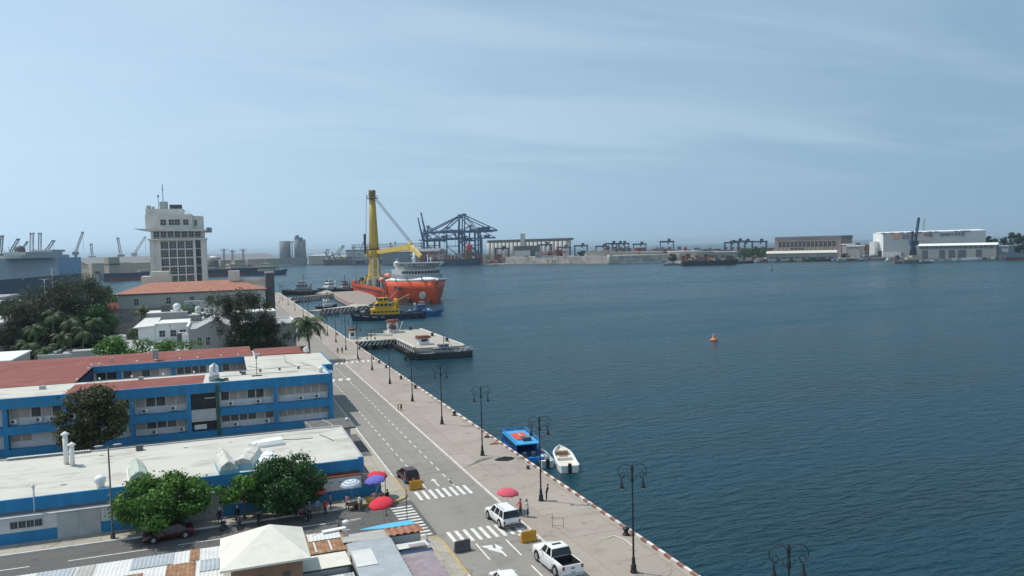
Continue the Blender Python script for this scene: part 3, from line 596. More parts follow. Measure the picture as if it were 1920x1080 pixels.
# ================================================================ BARRIERS
def barrier(label, loc, rz, mt):
    t = thing('plastic_barrier', label, 'barrier', world=False, group='barriers at the crossings'); b = MB()
    prof = [(-.26, 0), (.26, 0), (.26, .16), (.13, .42), (.09, 1.0), (-.09, 1.0), (-.13, .42), (-.26, .16)]
    loft(b, [[(x, p[0], p[1]) for p in prof] for x in (-.75, .75)], 0, False); b.build('shell', mt, t, bevel=.03)
    b = MB()
    for x in (-.42, .3): b.box((x, -.27, .0), (x + .14, .27, .09))
    b.build('forklift_slots', 'dgrey', t); b = MB(); b.lathe([(.06, .99), (.06, 1.04)], (.3, 0, 0), 8); b.build('filler_cap', 'dgrey', t)
    b = MB(); b.box((-.2, -.145, .42), (.2, -.125, .72)); b.build('panel', mt, t); return place(t, loc, rz)
P['byellow'] = mat('faded_orange_yellow_plastic', (.55, .26, .02), .6, var=.15, stain=(.4, .25, .1), stain_amt=.4, stain_scale=1.5)
barrier('orange-yellow barrier standing by the burgundy hatchback', (19.35, 84.45, 0), R(4), 'byellow')
barrier('orange-yellow barrier on the kerb in front of the white pickup', (25.25, 64.9, 0), R(3), 'byellow')
barrier('dark grey barrier at the left kerb next to the lower crossing', (19.0, 65.2, 0), R(8), 'dgrey')
# ================================================================ QUAY FURNITURE
def bollard(label, loc, s=1):
    b = MB(); b.lathe([(.34, 0), (.34, .06), (.2, .1), (.17, .35), (.28, .45), (.30, .55), (.22, .64), (.05, .68)], (0, 0, 0), 10); o = b.build('mooring_bollard', 'black', None); tag(o, label, 'bollard', 'mooring bollards along the quay edge'); o.location = loc; o.scale = (s, s, s); return o
b0 = bollard('x', (0, 0, 0))
spots = [(871, 777, 'black mooring bollard on the quay edge right of the fourth near lamp'), (1178, 1002, 'rusty mooring bollard at the quay edge with a hose lying over it'), (781, 728, 'black mooring bollard left of the row of debris near the lamp by the patrol boat'),
         (752, 711, 'black mooring bollard on the edge opposite the patrol boat'), (725, 690, 'black mooring bollard between two lamps before the chevron belt'), (711, 681, 'mooring bollard nearest the chevron belt on its near side'),
         (674, 655, 'squat mooring bollard right at the foot of the pier bridge'), (632, 628, 'dark mooring bollard left of the small gate kiosk'), (990, 879, 'low rusty mooring bollard beside the dark tarpaulin heap')]
for i, (px, py, lb) in enumerate(spots):
    g = gp(px, py, .1); o = b0 if i == 0 else b0.copy()
    if i: COL.objects.link(o)
    o.location = (min(g.x, 34.0), g.y, .10); o['label'] = lb; o.scale = (1.1,) * 3 if i != 8 else (.8, .8, .6)
for i, (dx_, dy_) in enumerate(((0, 0), (.45, -.15))):
    b = MB(); b.lathe([(.07, 0), (.07, 1.0), (.09, 1.02), (.09, 1.12), (.02, 1.15)], n=8)
    if i: b.box((-.16, -.03, .35), (.16, .03, 1.05))
    o = b.build('guide_post', 'rust', None); tag(o, ['bare short rusty post standing alone on the quay', 'short rusty post with a small sign plate on the quay'][i], 'post'); g = gp(747, 770, .1); o.location = (g.x + dx_, g.y + dy_, .1)
# dark tarpaulin heap
def heap(label, cat, name, c, rx, ry, h, mt, n=9):
    b = MB(); rr = random.Random(len(label)); K = 5; ks = []
    for i in range(K + 1):
        q = i / K; ks.append(b.verts([(c[0] + rx * (1 - q ** 1.6) * math.cos(6.283 * k / 16) * rr.uniform(.85, 1.12), c[1] + ry * (1 - q ** 1.6) * math.sin(6.283 * k / 16) * rr.uniform(.85, 1.12), c[2] + h * q * rr.uniform(.7, 1.1)) for k in range(16)]))
    for a, d in zip(ks, ks[1:]):
        for k in range(16): b.face([a + k, a + (k + 1) % 16, d + (k + 1) % 16, d + k], 0)
    b.face([ks[-1] + k for k in range(16)]); o = b.build(name, mt, None); return tag(o, label, cat)
heap('dark crumpled tarpaulin heap on the quay beside the blue boat', 'tarpaulin', 'tarpaulin', (32.6, 91.4, .1), 1.35, .9, .35, 'dark')
heap('small pile of brown rope left of the blue boat on the quay edge', 'rope', 'rope_pile', (33.9, 99.2, .12), .8, .35, .2, 'rust')
heap('coil of black rubber at the quay edge by the boat bow', 'rope', 'rope_coil', (34.2, 103.3, .12), .45, .6, .22, 'rubber')
b = MB(); b.tube([(31.2, 62.6, .13), (31.9, 62.3, .13), (32.8, 62.6, .14), (33.3, 61.4, .14), (33.2, 59.9, .14), (32.9, 58.8, .16)], .06, 6); tag(b.build('hose', 'cream', None), 'pale hose lying on the quay near the nearest full lamp', 'hose')
b = MB(); b.tube([(32.6, 52.5, .6), (32.3, 53.0, .14), (33.0, 52.2, .14), (34.0, 51.8, .14), (34.3, 51.3, .14)], .025, 5); tag(b.build('bent_rod', 'rust', None), 'thin bent iron rod on the quay near the bottom edge', 'rod')
t = thing('steel_frame', 'thin open rectangular frame standing on the quay right of the SUV', 'frame', (29.0, 66.6, .1)); b = MB()
for s in (0, 1): b.tube([(28.5 + s * .95, 66.9 - s * .4, .1), (28.5 + s * .95, 66.9 - s * .4, 1.15 + (1 - s) * .35)], .022, 5)
b.build('post', 'rust', t); b = MB()
for z in (.3, 1.05): b.tube([(28.5, 66.9, z), (29.45, 66.5, z)], .018, 5)
b.build('rail', 'rust', t)
for i, (x, y) in enumerate(((16.4, 186.5), (20.0, 186.9), (23.2, 187.2), (26.4, 187.5), (30.0, 187.9), (33.6, 188.4))):
    b = MB(); b.lathe([(.13, 0), (.13, .85), (.18, .9), (.12, 1.0)], n=8); o = b.build('chain_bollard', 'black', None) if i == 0 else cb0.copy()
    if i == 0: cb0 = o
    else: COL.objects.link(o)
    o.location = (x, y, .1 if x > 26.3 else .01); tag(o, 'black post on the chevron belt, %s from the left' % ['first', 'second', 'third', 'fourth', 'fifth', 'sixth'][i], 'bollard', 'posts along the chevron belt')
# ================================================================ TREES
LF = {}
def leafquads(centers, radii, count, size, seed, flat=.75, shell=.55, stretch=1.0, droop=0, wd=.6):
    r = np.random.default_rng(seed); C = np.array(centers, float); Rd = np.array(radii, float)
    if Rd.ndim == 1: Rd = np.stack([Rd, Rd, Rd * flat], 1)
    wts = (Rd[:, 0] * Rd[:, 1]) ** 1.0; wts = wts / wts.sum(); k = r.choice(len(C), count, p=wts)
    d = r.normal(size=(count, 3)); d /= np.linalg.norm(d, axis=1)[:, None]; rad = shell + (1 - shell) * r.random(count) ** .7; rad *= r.uniform(.85, 1.12, count); rad = np.where(r.random(count) < .10, r.uniform(1.0, 1.5, count), rad)
    p = C[k] + d * Rd[k] * rad[:, None]
    n = d * .8 + r.normal(size=(count, 3)) * .7; n[:, 2] += .25; n /= np.linalg.norm(n, axis=1)[:, None]
    u = np.cross(n, r.normal(size=(count, 3))); u /= np.linalg.norm(u, axis=1)[:, None]; v = np.cross(n, u)
    if droop: u = u * (1 - droop) + np.array([0, 0, -1.]) * droop; u /= np.linalg.norm(u, axis=1)[:, None]; v = np.cross(n, u); v /= np.linalg.norm(v, axis=1)[:, None] + 1e-9
    s = size * r.uniform(.6, 1.35, count)[:, None]; us = u * s * stretch; vs_ = v * s * wd
    V = np.stack([p - us, p + vs_, p + us, p - vs_], 1).reshape(-1, 3); F = np.arange(count * 4).reshape(-1, 4); return V, F
def npmesh(name, V, F, mt, parent, off):
    me = bpy.data.meshes.new(name); V = V - np.array(off); nf = len(F); k = F.shape[1]
    me.vertices.add(len(V)); me.vertices.foreach_set('co', V.astype(np.float32).ravel()); me.loops.add(nf * k); me.loops.foreach_set('vertex_index', F.astype(np.int32).ravel())
    me.polygons.add(nf); me.polygons.foreach_set('loop_start', np.arange(0, nf * k, k, dtype=np.int32)); me.polygons.foreach_set('loop_total', np.full(nf, k, dtype=np.int32)); me.update(calc_edges=True)
    me.materials.append(mt); o = bpy.data.objects.new(name, me); COL.objects.link(o); o.parent = parent; return o
LM = dict(fresh=leafmat('fresh_green_leaves', (.085, .19, .030)), deep=leafmat('deep_green_leaves', (.035, .095, .022)), olive=leafmat('olive_brown_leaves', (.075, .085, .035)), grey=leafmat('grey_green_needles', (.055, .072, .035)), palm=leafmat('palm_leaflets', (.055, .10, .030)), dark=leafmat('dark_evergreen_leaves', (.028, .055, .022)))
def tree(label, base, h, cr, mt, seed, n=5000, leaf=.16, clumps=26, group=None, name='street_tree', trunk_r=.16, ch=None, shape=(1, 1, .55), bare=.35, stretch=1., droop=0, sparse=False, cat='tree'):
    r = random.Random(seed); x, y, z = base; t = thing(name, label, cat, base, group=group)
    ctr = Vector((x, y, z + h * (1 - shape[2] * .52))) if ch is None else Vector((x, y, z + ch)); cs, rs = [], []
    for i in range(clumps):
        a = r.uniform(0, 6.283); q = r.random() ** .5; zz = r.uniform(-1, 1)
        rad = math.sqrt(max(0, 1 - zz * zz * .8)); px = ctr.x + cr * shape[0] * q * rad * math.cos(a); py = ctr.y + cr * shape[1] * q * rad * math.sin(a); pz = ctr.z + h * shape[2] * .45 * zz
        cs.append((px, py, pz)); rs.append(cr * r.uniform(.16, .34) * (1.25 if q < .5 else 1) * (1.55 if sparse else 1))
    V, F = leafquads(cs, rs, n, leaf, seed, shell=.0 if sparse else .55, stretch=stretch, droop=droop, wd=.32 if sparse else .6, flat=1.1 if sparse else .75); npmesh('crown', V, F, LM[mt], t, base)
    b = MB(); top = Vector((x + r.uniform(-.2, .2), y, z + h * .45)); b.tube([(x, y, z - .1), (x + .05, y, z + h * .22), top], [trunk_r * 1.2, trunk_r, trunk_r * .75], 8); b.build('trunk', 'bark', t)
    b = MB()
    for i in range(min(clumps, 12)):
        c = Vector(cs[i]); mid = top.lerp(c, .5) + Vector((r.uniform(-.3, .3), r.uniform(-.3, .3), r.uniform(-.1, .4))); b.tube([top - Vector((0, 0, h * .1 * r.random())), mid, c], [trunk_r * .5, trunk_r * .3, trunk_r * .12], 5)
    b.build('limbs', 'bark', t); return t
def palm(label, base, h, fl, seed, group='palms', n=16, lean=(.3, .1), trunk=.16, name='palm_tree'):
    r = random.Random(seed); x, y, z = base; t = thing(name, label, 'palm', base, group=group); top = Vector((x + lean[0], y + lean[1], z + h))
    b = MB(); b.tube([(x, y, z - .1), (x + lean[0] * .2, y + lean[1] * .2, z + h * .35), (x + lean[0] * .55, y + lean[1] * .5, z + h * .7), top], [trunk * 1.5, trunk * 1.1, trunk, trunk * .9], 8); b.build('trunk', 'bark', t)
    V = []
    for i in range(n):
        a = 6.283 * i / n + r.uniform(-.2, .2); up = r.uniform(.15, 1.15) if i % 3 else r.uniform(-.35, .3); L_ = fl * r.uniform(.85, 1.1); d = Vector((math.cos(a), math.sin(a), 0)); sd_ = Vector((-d.y, d.x, 0)); prev = top.copy(); vel = d * math.cos(up) + Vector((0, 0, math.sin(up))); K = 16
        for k in range(K):
            q = (k + 1) / K; vel = (vel + Vector((0, 0, -.17 * (.4 + q)))).normalized(); p = prev + vel * L_ / K; w = .035 * (1 - q) + .012
            nn_ = vel.cross(sd_).normalized(); V += [prev - sd_ * w, prev + sd_ * w, p + sd_ * w, p - sd_ * w]
            ll = L_ * .26 * math.sin(math.pi * min(1, q * .8 + .15)) + .05
            for s in (-1, 1):
                for e in (.25, .75):
                    c = prev.lerp(p, e); tip = c + sd_ * s * ll * .8 + vel * ll * .5 + Vector((0, 0, -ll * r.uniform(.25, .75))); wd = vel * .045 * fl / 3
                    V += [c - wd, c + wd, tip + wd * .3, tip - wd * .3]
            prev = p
    V = np.array([v[:] for v in V]); npmesh('fronds', V, np.arange(len(V)).reshape(-1, 4), LM['palm'], t, base); return t
# three street trees along the blue wall
tree('round bright green street tree on the left, over the parked maroon car', (-6.6, 81.5, .13), 5.0, 3.9, 'fresh', 11, n=19000, leaf=.15, clumps=50, shape=(1.02, 1.0, .72), trunk_r=.17, group='street trees by the blue wall')
tree('large dark green street tree with people in its shade', (5.0, 81.4, .13), 5.6, 3.7, 'deep', 12, n=21000, leaf=.15, clumps=52, shape=(1.05, 1.0, .78), trunk_r=.22, group='street trees by the blue wall')
tree('small airy street tree with a forked trunk left of the large dark one', (1.0, 82.0, .13), 4.3, 2.4, 'fresh', 13, n=5200, leaf=.15, clumps=20, shape=(1.1, .8, .55), trunk_r=.10, group='street trees by the blue wall')
# brownish tree between the two blue buildings
tree('big brownish olive tree against the blue office building', (-17.2, 114, 0), 9.6, 4.2, 'olive', 14, n=17000, leaf=.19, clumps=50, shape=(1.0, .75, .8), trunk_r=.3, name='broadleaf_tree')
# ================================================================ LOW WHITE-ROOFED BUILDING AND ITS WALL
t = thing('low_building', 'low building with a flat white roof and blue fascia holding upturned dinghies', 'building', (-12, 93, 0))
b = MB(); b.box((-46, 85.2, 0), (13.3, 101.6, 3.95)); b.build('walls', 'lgrey', t)
b = MB(); b.box((-46, 84.9, 3.95), (13.55, 101.9, 4.08)); b.build('roof', 'roofwhite', t)
b = MB(); b.box((-46, 84.66, 2.95), (13.1, 84.9, 4.16)); b.box((13.1, 84.62, 2.6), (13.62, 84.96, 4.34)); b.build('fascia', 'blue', t)
b = MB(); b.box((-46, 101.9, 3.3), (13.6, 102.15, 4.22)); b.box((13.56, 84.97, 3.2), (13.72, 101.9, 4.20)); b.build('parapet', 'lgrey', t)
b = MB(); b.box((2.5, 84.72, .1), (13.2, 85.19, 2.94)); b.build('lower_front', 'rust', t)
b = MB(); b.corr((-24, 101.6, 4.35), (-15.5, 101.6, 4.35), (-24, 103.2, 4.1), .3, .04); b.build('rear_awning', 'cleanwhite', t)
b = MB()
for a, c in (((4.5, 98.5), (9.5, 97.0)), ((10.5, 98.4), (11.7, 94.4))): b.tube([(a[0], a[1], 4.11), ((a[0] + c[0]) / 2 + .2, (a[1] + c[1]) / 2 - .5, 4.11), (c[0], c[1], 4.11)], .05, 5)
b.build('roof_cable', 'dgrey', t)
b = MB()
for i, (x, y, w) in enumerate(((-14, 99.6, .5), (-12.9, 98.6, .35), (-5, 99, .5), (0, 99.4, .3), (-16, 88.3, .5), (-10.2, 86.9, .3), (4.6, 92.4, .12), (5.2, 90.3, .12), (2.0, 86.0, .12))): b.bx(x, y, 4.085, w, .12 if i % 2 else .2, .03)
b.build('roof_debris', 'dgrey', t, kind='stuff')
P['wallstripe'] = mat('grey_white_wall_paint', (.58, .58, .58), .8, var=.08, stain=(.3, .3, .3), stain_amt=.4)
t = thing('boundary_wall', 'long street wall painted white above and blue below, with grey gates', 'wall', (-6, 84, 0))
b = MB(); b.box((-46, 83.9, 1.2), (13.2, 84.1, 2.62)); b.build('upper_wall', 'wallstripe', t)
b = MB()
for a, c in ((-46, -15.9), (-12.2, -4.6), (-1.0, 13.2)): b.box((a, 83.86, .1), (c, 84.14, 1.2))
b.build('blue_dado', 'blue', t)
for a, c in ((-15.9, -14.05), (-14.03, -12.2), (-4.6, -2.85), (-2.8, -1.0)):
    g = MB(); g.box((a, 83.83, .12), (c, 83.88, 2.56))
    for k in range(1, 7): xx = a + (c - a) * k / 7; g.box((xx - .012, 83.815, .14), (xx + .012, 83.832, 2.54))
    g.build('gate_panel', 'lgrey', t)
b = MB(); b.box((-46, 83.7, 2.62), (-1, 84.6, 2.70)); b.build('coping_slab', 'lgrey', t)
b = MB(); b.box((1.5, 83.8, 2.62), (13.3, 84.2, 2.76)); b.build('terracotta_coping', 'terra', t)
w = MB(); w.box((-19.8, 83.80, 1.55), (-17.1, 83.9, 2.28), 0)
for k in range(4): w.box((-19.74 + k * .67, 83.785, 1.60), (-19.16 + k * .67, 83.802, 2.23), 1); w.box((-19.46 + k * .67, 83.778, 1.60), (-19.44 + k * .67, 83.79, 2.23), 0)
w.build('window', ['lgrey', 'glass'], t)
b = MB()
for x in (10.0, 11.0): b.bx(x, 83.885, 2.05, .14, .04, .12)
b.build('wall_vents', 'black', t)
# white end wall and railing running along the avenue
t = thing('side_fence', 'low pale wall with dark openings running along the avenue pavement', 'wall', (15, 95, 0))
b = MB(); b.box((14.0, 84.3, .1), (14.25, 113, 1.0)); b.build('lower_wall', 'concrete', t)
b = MB()
for i in range(15): b.bx(14.12, 84.6 + i * 2.0, 1.0, .2, .2, .75)
b.build('piers', 'concrete', t)
b = MB()
for z in (1.25, 1.55): b.box((14.1, 84.6, z), (14.14, 113, z + .04))
b.build('rails', 'steel', t)
b = MB(); b.box((16.1, 100.5, .08), (17.4, 113.5, .14)); b.build('dark_pavement_strip', 'darkconc', t)  # thin flat strip of dark concrete laid along the avenue pavement
t = thing('railing', 'short grey upright-bar railing on the corner beside the red parasol', 'railing', (14.3, 84, 0))
b = MB()
for i in range(11): b.box((13.3 + i * .19, 83.94, 1.5), (13.36 + i * .19, 84.0, 2.6))
b.build('bars', 'steel', t)
b = MB(); b.box((13.25, 83.93, 2.55), (15.3, 84.01, 2.63)); b.box((13.25, 83.93, 1.5), (15.3, 84.01, 1.56)); b.build('rail', 'steel', t)
b = MB(); b.box((13.2, 83.9, .1), (15.35, 84.05, 1.5)); b.build('base_wall', 'blue', t)
# upturned dinghies on the roof
def dinghy(label, loc, rz, L_, Wd, H_, mt, cover, ridge=.0):
    t = thing('upturned_dinghy', label, 'boat', world=False, group='dinghies stored on the white roof'); b = MB(); secs = []
    for i in range(9):
        q = i / 8; y = -L_ / 2 + L_ * q; w = Wd / 2 * (1 - max(0, (q - .45) / .55) ** 2.2); w = max(w, .04); hh = H_ * (1 - .35 * q * q)
        secs.append([(-w, y, 0), (-w * .98, y, hh * .45), (-w * .78, y, hh * .82), (0, y, hh + ridge * (1 - abs(q - .5))), (w * .78, y, hh * .82), (w * .98, y, hh * .45), (w, y, 0)])
    loft(b, [s[1:6] + [(s[5][0] * .9, s[5][1], s[5][2] - .01), (s[1][0] * .9, s[1][1], s[1][2] - .01)] for s in secs], 0, False); b.build('cover', cover, t)
    b = MB(); loft(b, [[(s[0][0] * 1.04, s[0][1] * 1.03, 0), (s[1][0] * 1.06, s[1][1] * 1.03, s[1][2]), (s[5][0] * 1.06, s[5][1] * 1.03, s[5][2]), (s[6][0] * 1.04, s[6][1] * 1.03, 0)] for s in secs], 0, False); b.build('hull', mt, t)
    b = MB()
    for q in (0, .33, .66): y = -L_ / 2 + L_ * q; b.tube([(-Wd / 2 * .8, y + .02, H_ * .8), (0, y + .02, H_ + ridge * .6), (Wd / 2 * .8, y + .02, H_ * .8)], .02, 4)
    b.build('straps', 'lgrey', t); return place(t, loc, rz)
P['lichen'] = mat('greenish_translucent_cover', (.42, .47, .40), .6, var=.12, stain=(.3, .33, .26)); P['netting'] = mat('dirty_white_netting', (.55, .54, .49), .9, var=.25, scale=5, stain=(.2, .18, .15), stain_amt=.6, stain_scale=1.5)
dinghy('upturned dinghy with a pale green cover behind the left street tree', (-9.3, 89.2, 4.08), R(8), 8.4, 1.9, 1.15, 'cleanwhite', 'lichen', .35)
dinghy('dinghy with pale blue hull and netted ridge, leftmost of the group of three', (-.75, 89.3, 4.08), R(6), 8.8, 1.8, 1.1, 'lblue2', 'netting', .45) if P.setdefault('lblue2', mat('pale_blue_gelcoat', (.22, .42, .52), .5, var=.1)) else None
dinghy('dinghy with blue hull under a lumpy off-white cover, middle of the group', (2.0, 90.2, 4.08), R(-12), 8.6, 2.0, 1.25, 'lblue2', 'netting')
dinghy('small plain white dinghy right of the two covered ones', (3.7, 88.9, 4.08), R(-8), 6.4, 1.6, .85, 'cleanwhite', 'cleanwhite')
dinghy('white dinghy lying crosswise behind the other upturned ones', (3.9, 96.0, 4.08), R(98), 3.8, 2.2, .8, 'cleanwhite', 'cleanwhite')
# roof vents
for i, (x, y, h_, r_, lb) in enumerate(((-17.2, 97.2, 3.3, .26, 'tall white roof flue with a cone cap, taller of the pair'), (-16.4, 96.0, 2.3, .24, 'shorter white roof flue with a cone cap, right of the tall one'), (-17.9, 84.75, 2.4, .10, 'thin white pipe standing up from the blue fascia at left'))):
    t = thing('roof_flue', lb, 'vent pipe', (x, y, 4.08 if i < 2 else 2.7), group='white roof flues'); z0 = 4.08 if i < 2 else 2.7
    b = MB(); b.lathe([(r_, 0), (r_, h_)], (x, y, z0), 10); b.build('pipe', 'white', t)
    b = MB(); b.lathe([(r_ * 1.7, h_), (r_ * 1.6, h_ + .12), (.03, h_ + .38)], (x, y, z0), 10); b.build('cap', 'white', t)
t = thing('roof_ventilator', 'white turbine ventilator on the edge of the low roof', 'ventilator', (-12.3, 85.7, 4.08)); b = MB(); b.lathe([(.35, 0), (.38, .35), (.52, .55), (.55, .9), (.4, 1.15), (.05, 1.25)], (-12.3, 85.7, 4.08), 12); b.build('turbine', 'cleanwhite', t)
b = MB(); b.box((-13.2, 87.9, 4.08), (-12.2, 88.3, 4.3)); b.tube([(-12.3, 86.2, 4.2), (-12.8, 88, 4.25)], .06, 5); b.build('duct', 'steel', t)
t = thing('roof_box', 'small brown box with a dark top standing on the white roof', 'box', (-10.1, 100.2, 4.08)); b = MB(); b.bx(-10.1, 100.2, 4.08, .75, .6, .55, rz=.2); b.build('case', 'darkconc', t); b = MB(); b.bx(-10.1, 100.2, 4.63, .85, .7, .05, rz=.2); b.build('lid', 'dgrey', t)
# tall street lamp pole in front of the wall
t = thing('lamp_pole', 'tall plain grey street lamp pole with two short arms by the left tree', 'street lamp', (-10.9, 81.6, .13)); b = MB(); b.lathe([(.22, 0), (.2, .5), (.09, .6), (.07, 8.9)], (-10.9, 81.6, .13), 8); b.build('pole', 'dgrey', t)
for s in (-1, 1): b = MB(); b.tube([(-10.9, 81.6, 8.9), (-10.9 + s * .5, 81.6, 9.1)], .03, 5); a = b.build('arm', 'dgrey', t); b = MB(); b.sphere((-10.9 + s * .8, 81.6, 9.12), (.42, .14, .09)); b.build('lamp_head', 'lgrey', a)
for i, (x, y, h_, lb) in enumerate(((14.55, 77.2, 4.6, 'thin dark pole standing by the bright red parasol'), (16.95, 78.9, 3.8, 'faint thin pole left of the upper crossing'), (15.9, 73.6, 3.6, 'thin dark pole between the side crossing and the rusty roof'))):
    b = MB(); b.tube([(0, 0, 0), (0, 0, h_)], .035 if i != 1 else .02, 6); b.lathe([(.1, 0), (.1, .08)], n=8); o = b.build('thin_pole', 'black' if i != 1 else 'steel', None); o.location = (x, y, 0); tag(o, lb, 'pole')
# ================================================================ BLUE OFFICE BUILDING
OB = thing('office_building', 'large two-storey blue and white office block around a courtyard, half its flat roof red', 'building', (-10, 140, 0))
ZR = 7.85
def roofpoly(name, pts, mt, z0, z1, rnd=0): b = MB(); b.prism(pts, z0, z1); return b.build(name, mt, OB)
b = MB(); b.box((-46, 123.5, 0), (14.9, 132.8, 7.5)); b.box((3.4, 132.8, 0), (14.9, 151.9, 7.5)); b.box((-46, 152.6, 0), (14.8, 163, 7.5)); b.box((-46, 132.8, 0), (-22.3, 152.6, 7.5)); b.build('walls', 'wallstripe', OB)
roofpoly('front_roof', [(-46, 122.9), (15.0, 122.9), (15.0, 133.6), (-46, 133.6)], 'roofwhite', 7.5, ZR)
roofpoly('side_roof', [(3.0, 133.6), (16.7, 133.6), (16.7, 149.8), (3.0, 151.6)], 'roofwhite', 7.5, ZR - .004)
roofpoly('red_roof_patch', [(-21.7, 122.95), (-3.5, 122.95), (-3.3, 131.9), (-21.6, 131.9)], 'terra', ZR, ZR + .012)
roofpoly('left_red_roof', [(-46, 134), (-22.0, 134), (-22.0, 152), (-46, 152)], 'terra', 7.5, ZR + .008)
b = MB(); k = b.verts([(-46, 152, ZR), (4.4, 151.8, ZR), (4.4, 160, ZR + .55), (-46, 160, ZR + .55), (4.4, 168.5, ZR), (-46, 168.5, ZR)]); b.face([k, k + 1, k + 2, k + 3]); b.face([k + 3, k + 2, k + 4, k + 5]); b.build('rear_red_roof', 'terra', OB, solid=.25)
b = MB(); k = b.verts([(5.0, 150.9, ZR + .1), (15.0, 150.9, ZR + .1), (14.9, 157, ZR + .5), (5.0, 157, ZR + .5), (14.8, 163, ZR), (5, 163, ZR)]); b.face([k, k + 1, k + 2, k + 3]); b.face([k + 3, k + 2, k + 4, k + 5]); b.build('corner_red_roof', 'terra', OB, solid=.25)
b = MB(); b.box((-46, 122.45, 6.5), (15.0, 122.9, 7.95)); b.box((15.0, 122.4, .4), (15.35, 123.0, 8.05)); b.box((15.02, 123.01, 6.4), (15.25, 133.55, 7.98)); b.box((15.3, 133.2, 6.9), (16.85, 133.58, 7.9)); b.box((16.72, 133.6, 6.7), (16.88, 149.8, 7.95)); b.build('roof_fascia', 'blue', OB)
b = MB(); b.box((-46, 122.4, 2.9), (15.0, 123.5, 4.02)); b.build('floor_band', 'blue', OB)
b = MB(); b.box((-46, 122.3, .0), (15.0, 123.45, .85)); b.build('plinth', 'blue', OB)
b = MB(); b.box((14.92, 123.5, 0), (15.1, 133.5, 7.4)); b.box((14.92, 133.6, 0), (15.1, 151, 7.4)); b.build('end_wall', 'lgrey', OB)
cols = (-28.75, -21.6, -13.1, -5.5, 6.75, 14.95)
for x in cols: b = MB(); b.box((x - .28, 122.43, .4), (x + .28, 123.5, 6.55)); b.build('column', 'blue', OB)
b = MB(); b.box((-1.75, 122.2, 0), (-1.25, 122.43, 7.6)); b.build('drainpipe', 'green', OB)
P['curtain'] = mat('glass_with_pale_blinds', (.30, .28, .25), .35, var=.12, spec=.4)
def win(par, x0, x1, z0, z1, y, n, gm='glass', fm='offwhite', out=-1):
    w = MB(); w.box((x0, y + out * .0, z0), (x1, y + out * .04, z1), 0); d = (x1 - x0) / n
    rr = random.Random(int(x0 * 97 + z0 * 13))
    for i in range(n): w.box((x0 + d * i + .05, y + out * .04, z0 + .05), (x0 + d * (i + 1) - .05, y + out * .06, z1 - .05), 2 if rr.random() < .35 else 1)
    return w.build('window', [fm, gm, 'curtain'], par)
YF = 123.5
for zz0, zz1 in ((5.0, 6.35), (1.75, 2.8)):
    for a, c, n in ((-28.4, -22.0, 5), (-21.2, -13.5, 6), (-12.7, -5.9, 5), (-1.1, 6.4, 6), (7.2, 14.6, 6)):
        d = (c - a) / n
        for i in range(n): win(OB, a + d * i + .03, a + d * (i + 1) - .03, zz0, zz1, YF, 1, 'curtain' if (a > 7) else ('wallstripe' if (zz0 < 3 and a < -20) else 'glass'))
# stair bay
for zz in ((4.1, 6.45), (1.0, 2.3)): b = MB(); b.box((-5.15, 123.0, zz[0]), (-1.8, 123.46, zz[1])); b.build('stair_opening', 'black', OB)
b = MB(); b.box((-5.2, 122.36, 2.35), (-1.8, 122.9, 4.1)); b.build('stair_parapet', 'lgrey', OB)
b = MB(); b.box((-4.9, 122.9, 1.1), (-3.2, 122.99, 1.8)); b.build('stair_banner', 'white', OB)
b = MB(); b.box((-3.3, 122.8, 5.6), (-1.85, 122.95, 5.75)); b.build('stair_rail', 'steel', OB)
# courtyard faces
b = MB(); b.box((-22.3, 151.6, 6.75), (3.4, 152.0, 7.9)); b.box((-22.3, 152.3, 3.9), (3.4, 152.6, 4.8)); b.build('courtyard_fascia', 'blue', OB)
for x in (-18.0, -9.2, -1.4): b = MB(); b.box((x - .3, 151.9, 0), (x + .3, 152.6, 6.8)); b.build('courtyard_column', 'blue', OB)
for a, c in ((-21.7, -18.4), (-17.4, -11.5), (-8.6, -3.6), (-.8, 3.0)):
    n = max(2, int((c - a) / 1.2)); d = (c - a) / n
    for i in range(n): win(OB, a + d * i + .03, a + d * (i + 1) - .03, 5.3, 6.6, 152.6, 1, 'glass')
for q in (((-22.32, 133.6, 3.5), (-22.0, 152, 7.8)), ((3.0, 133.62, 3.5), (3.36, 151.5, 7.83))): b = MB(); b.box(*q); b.build('courtyard_side', 'navy', OB)
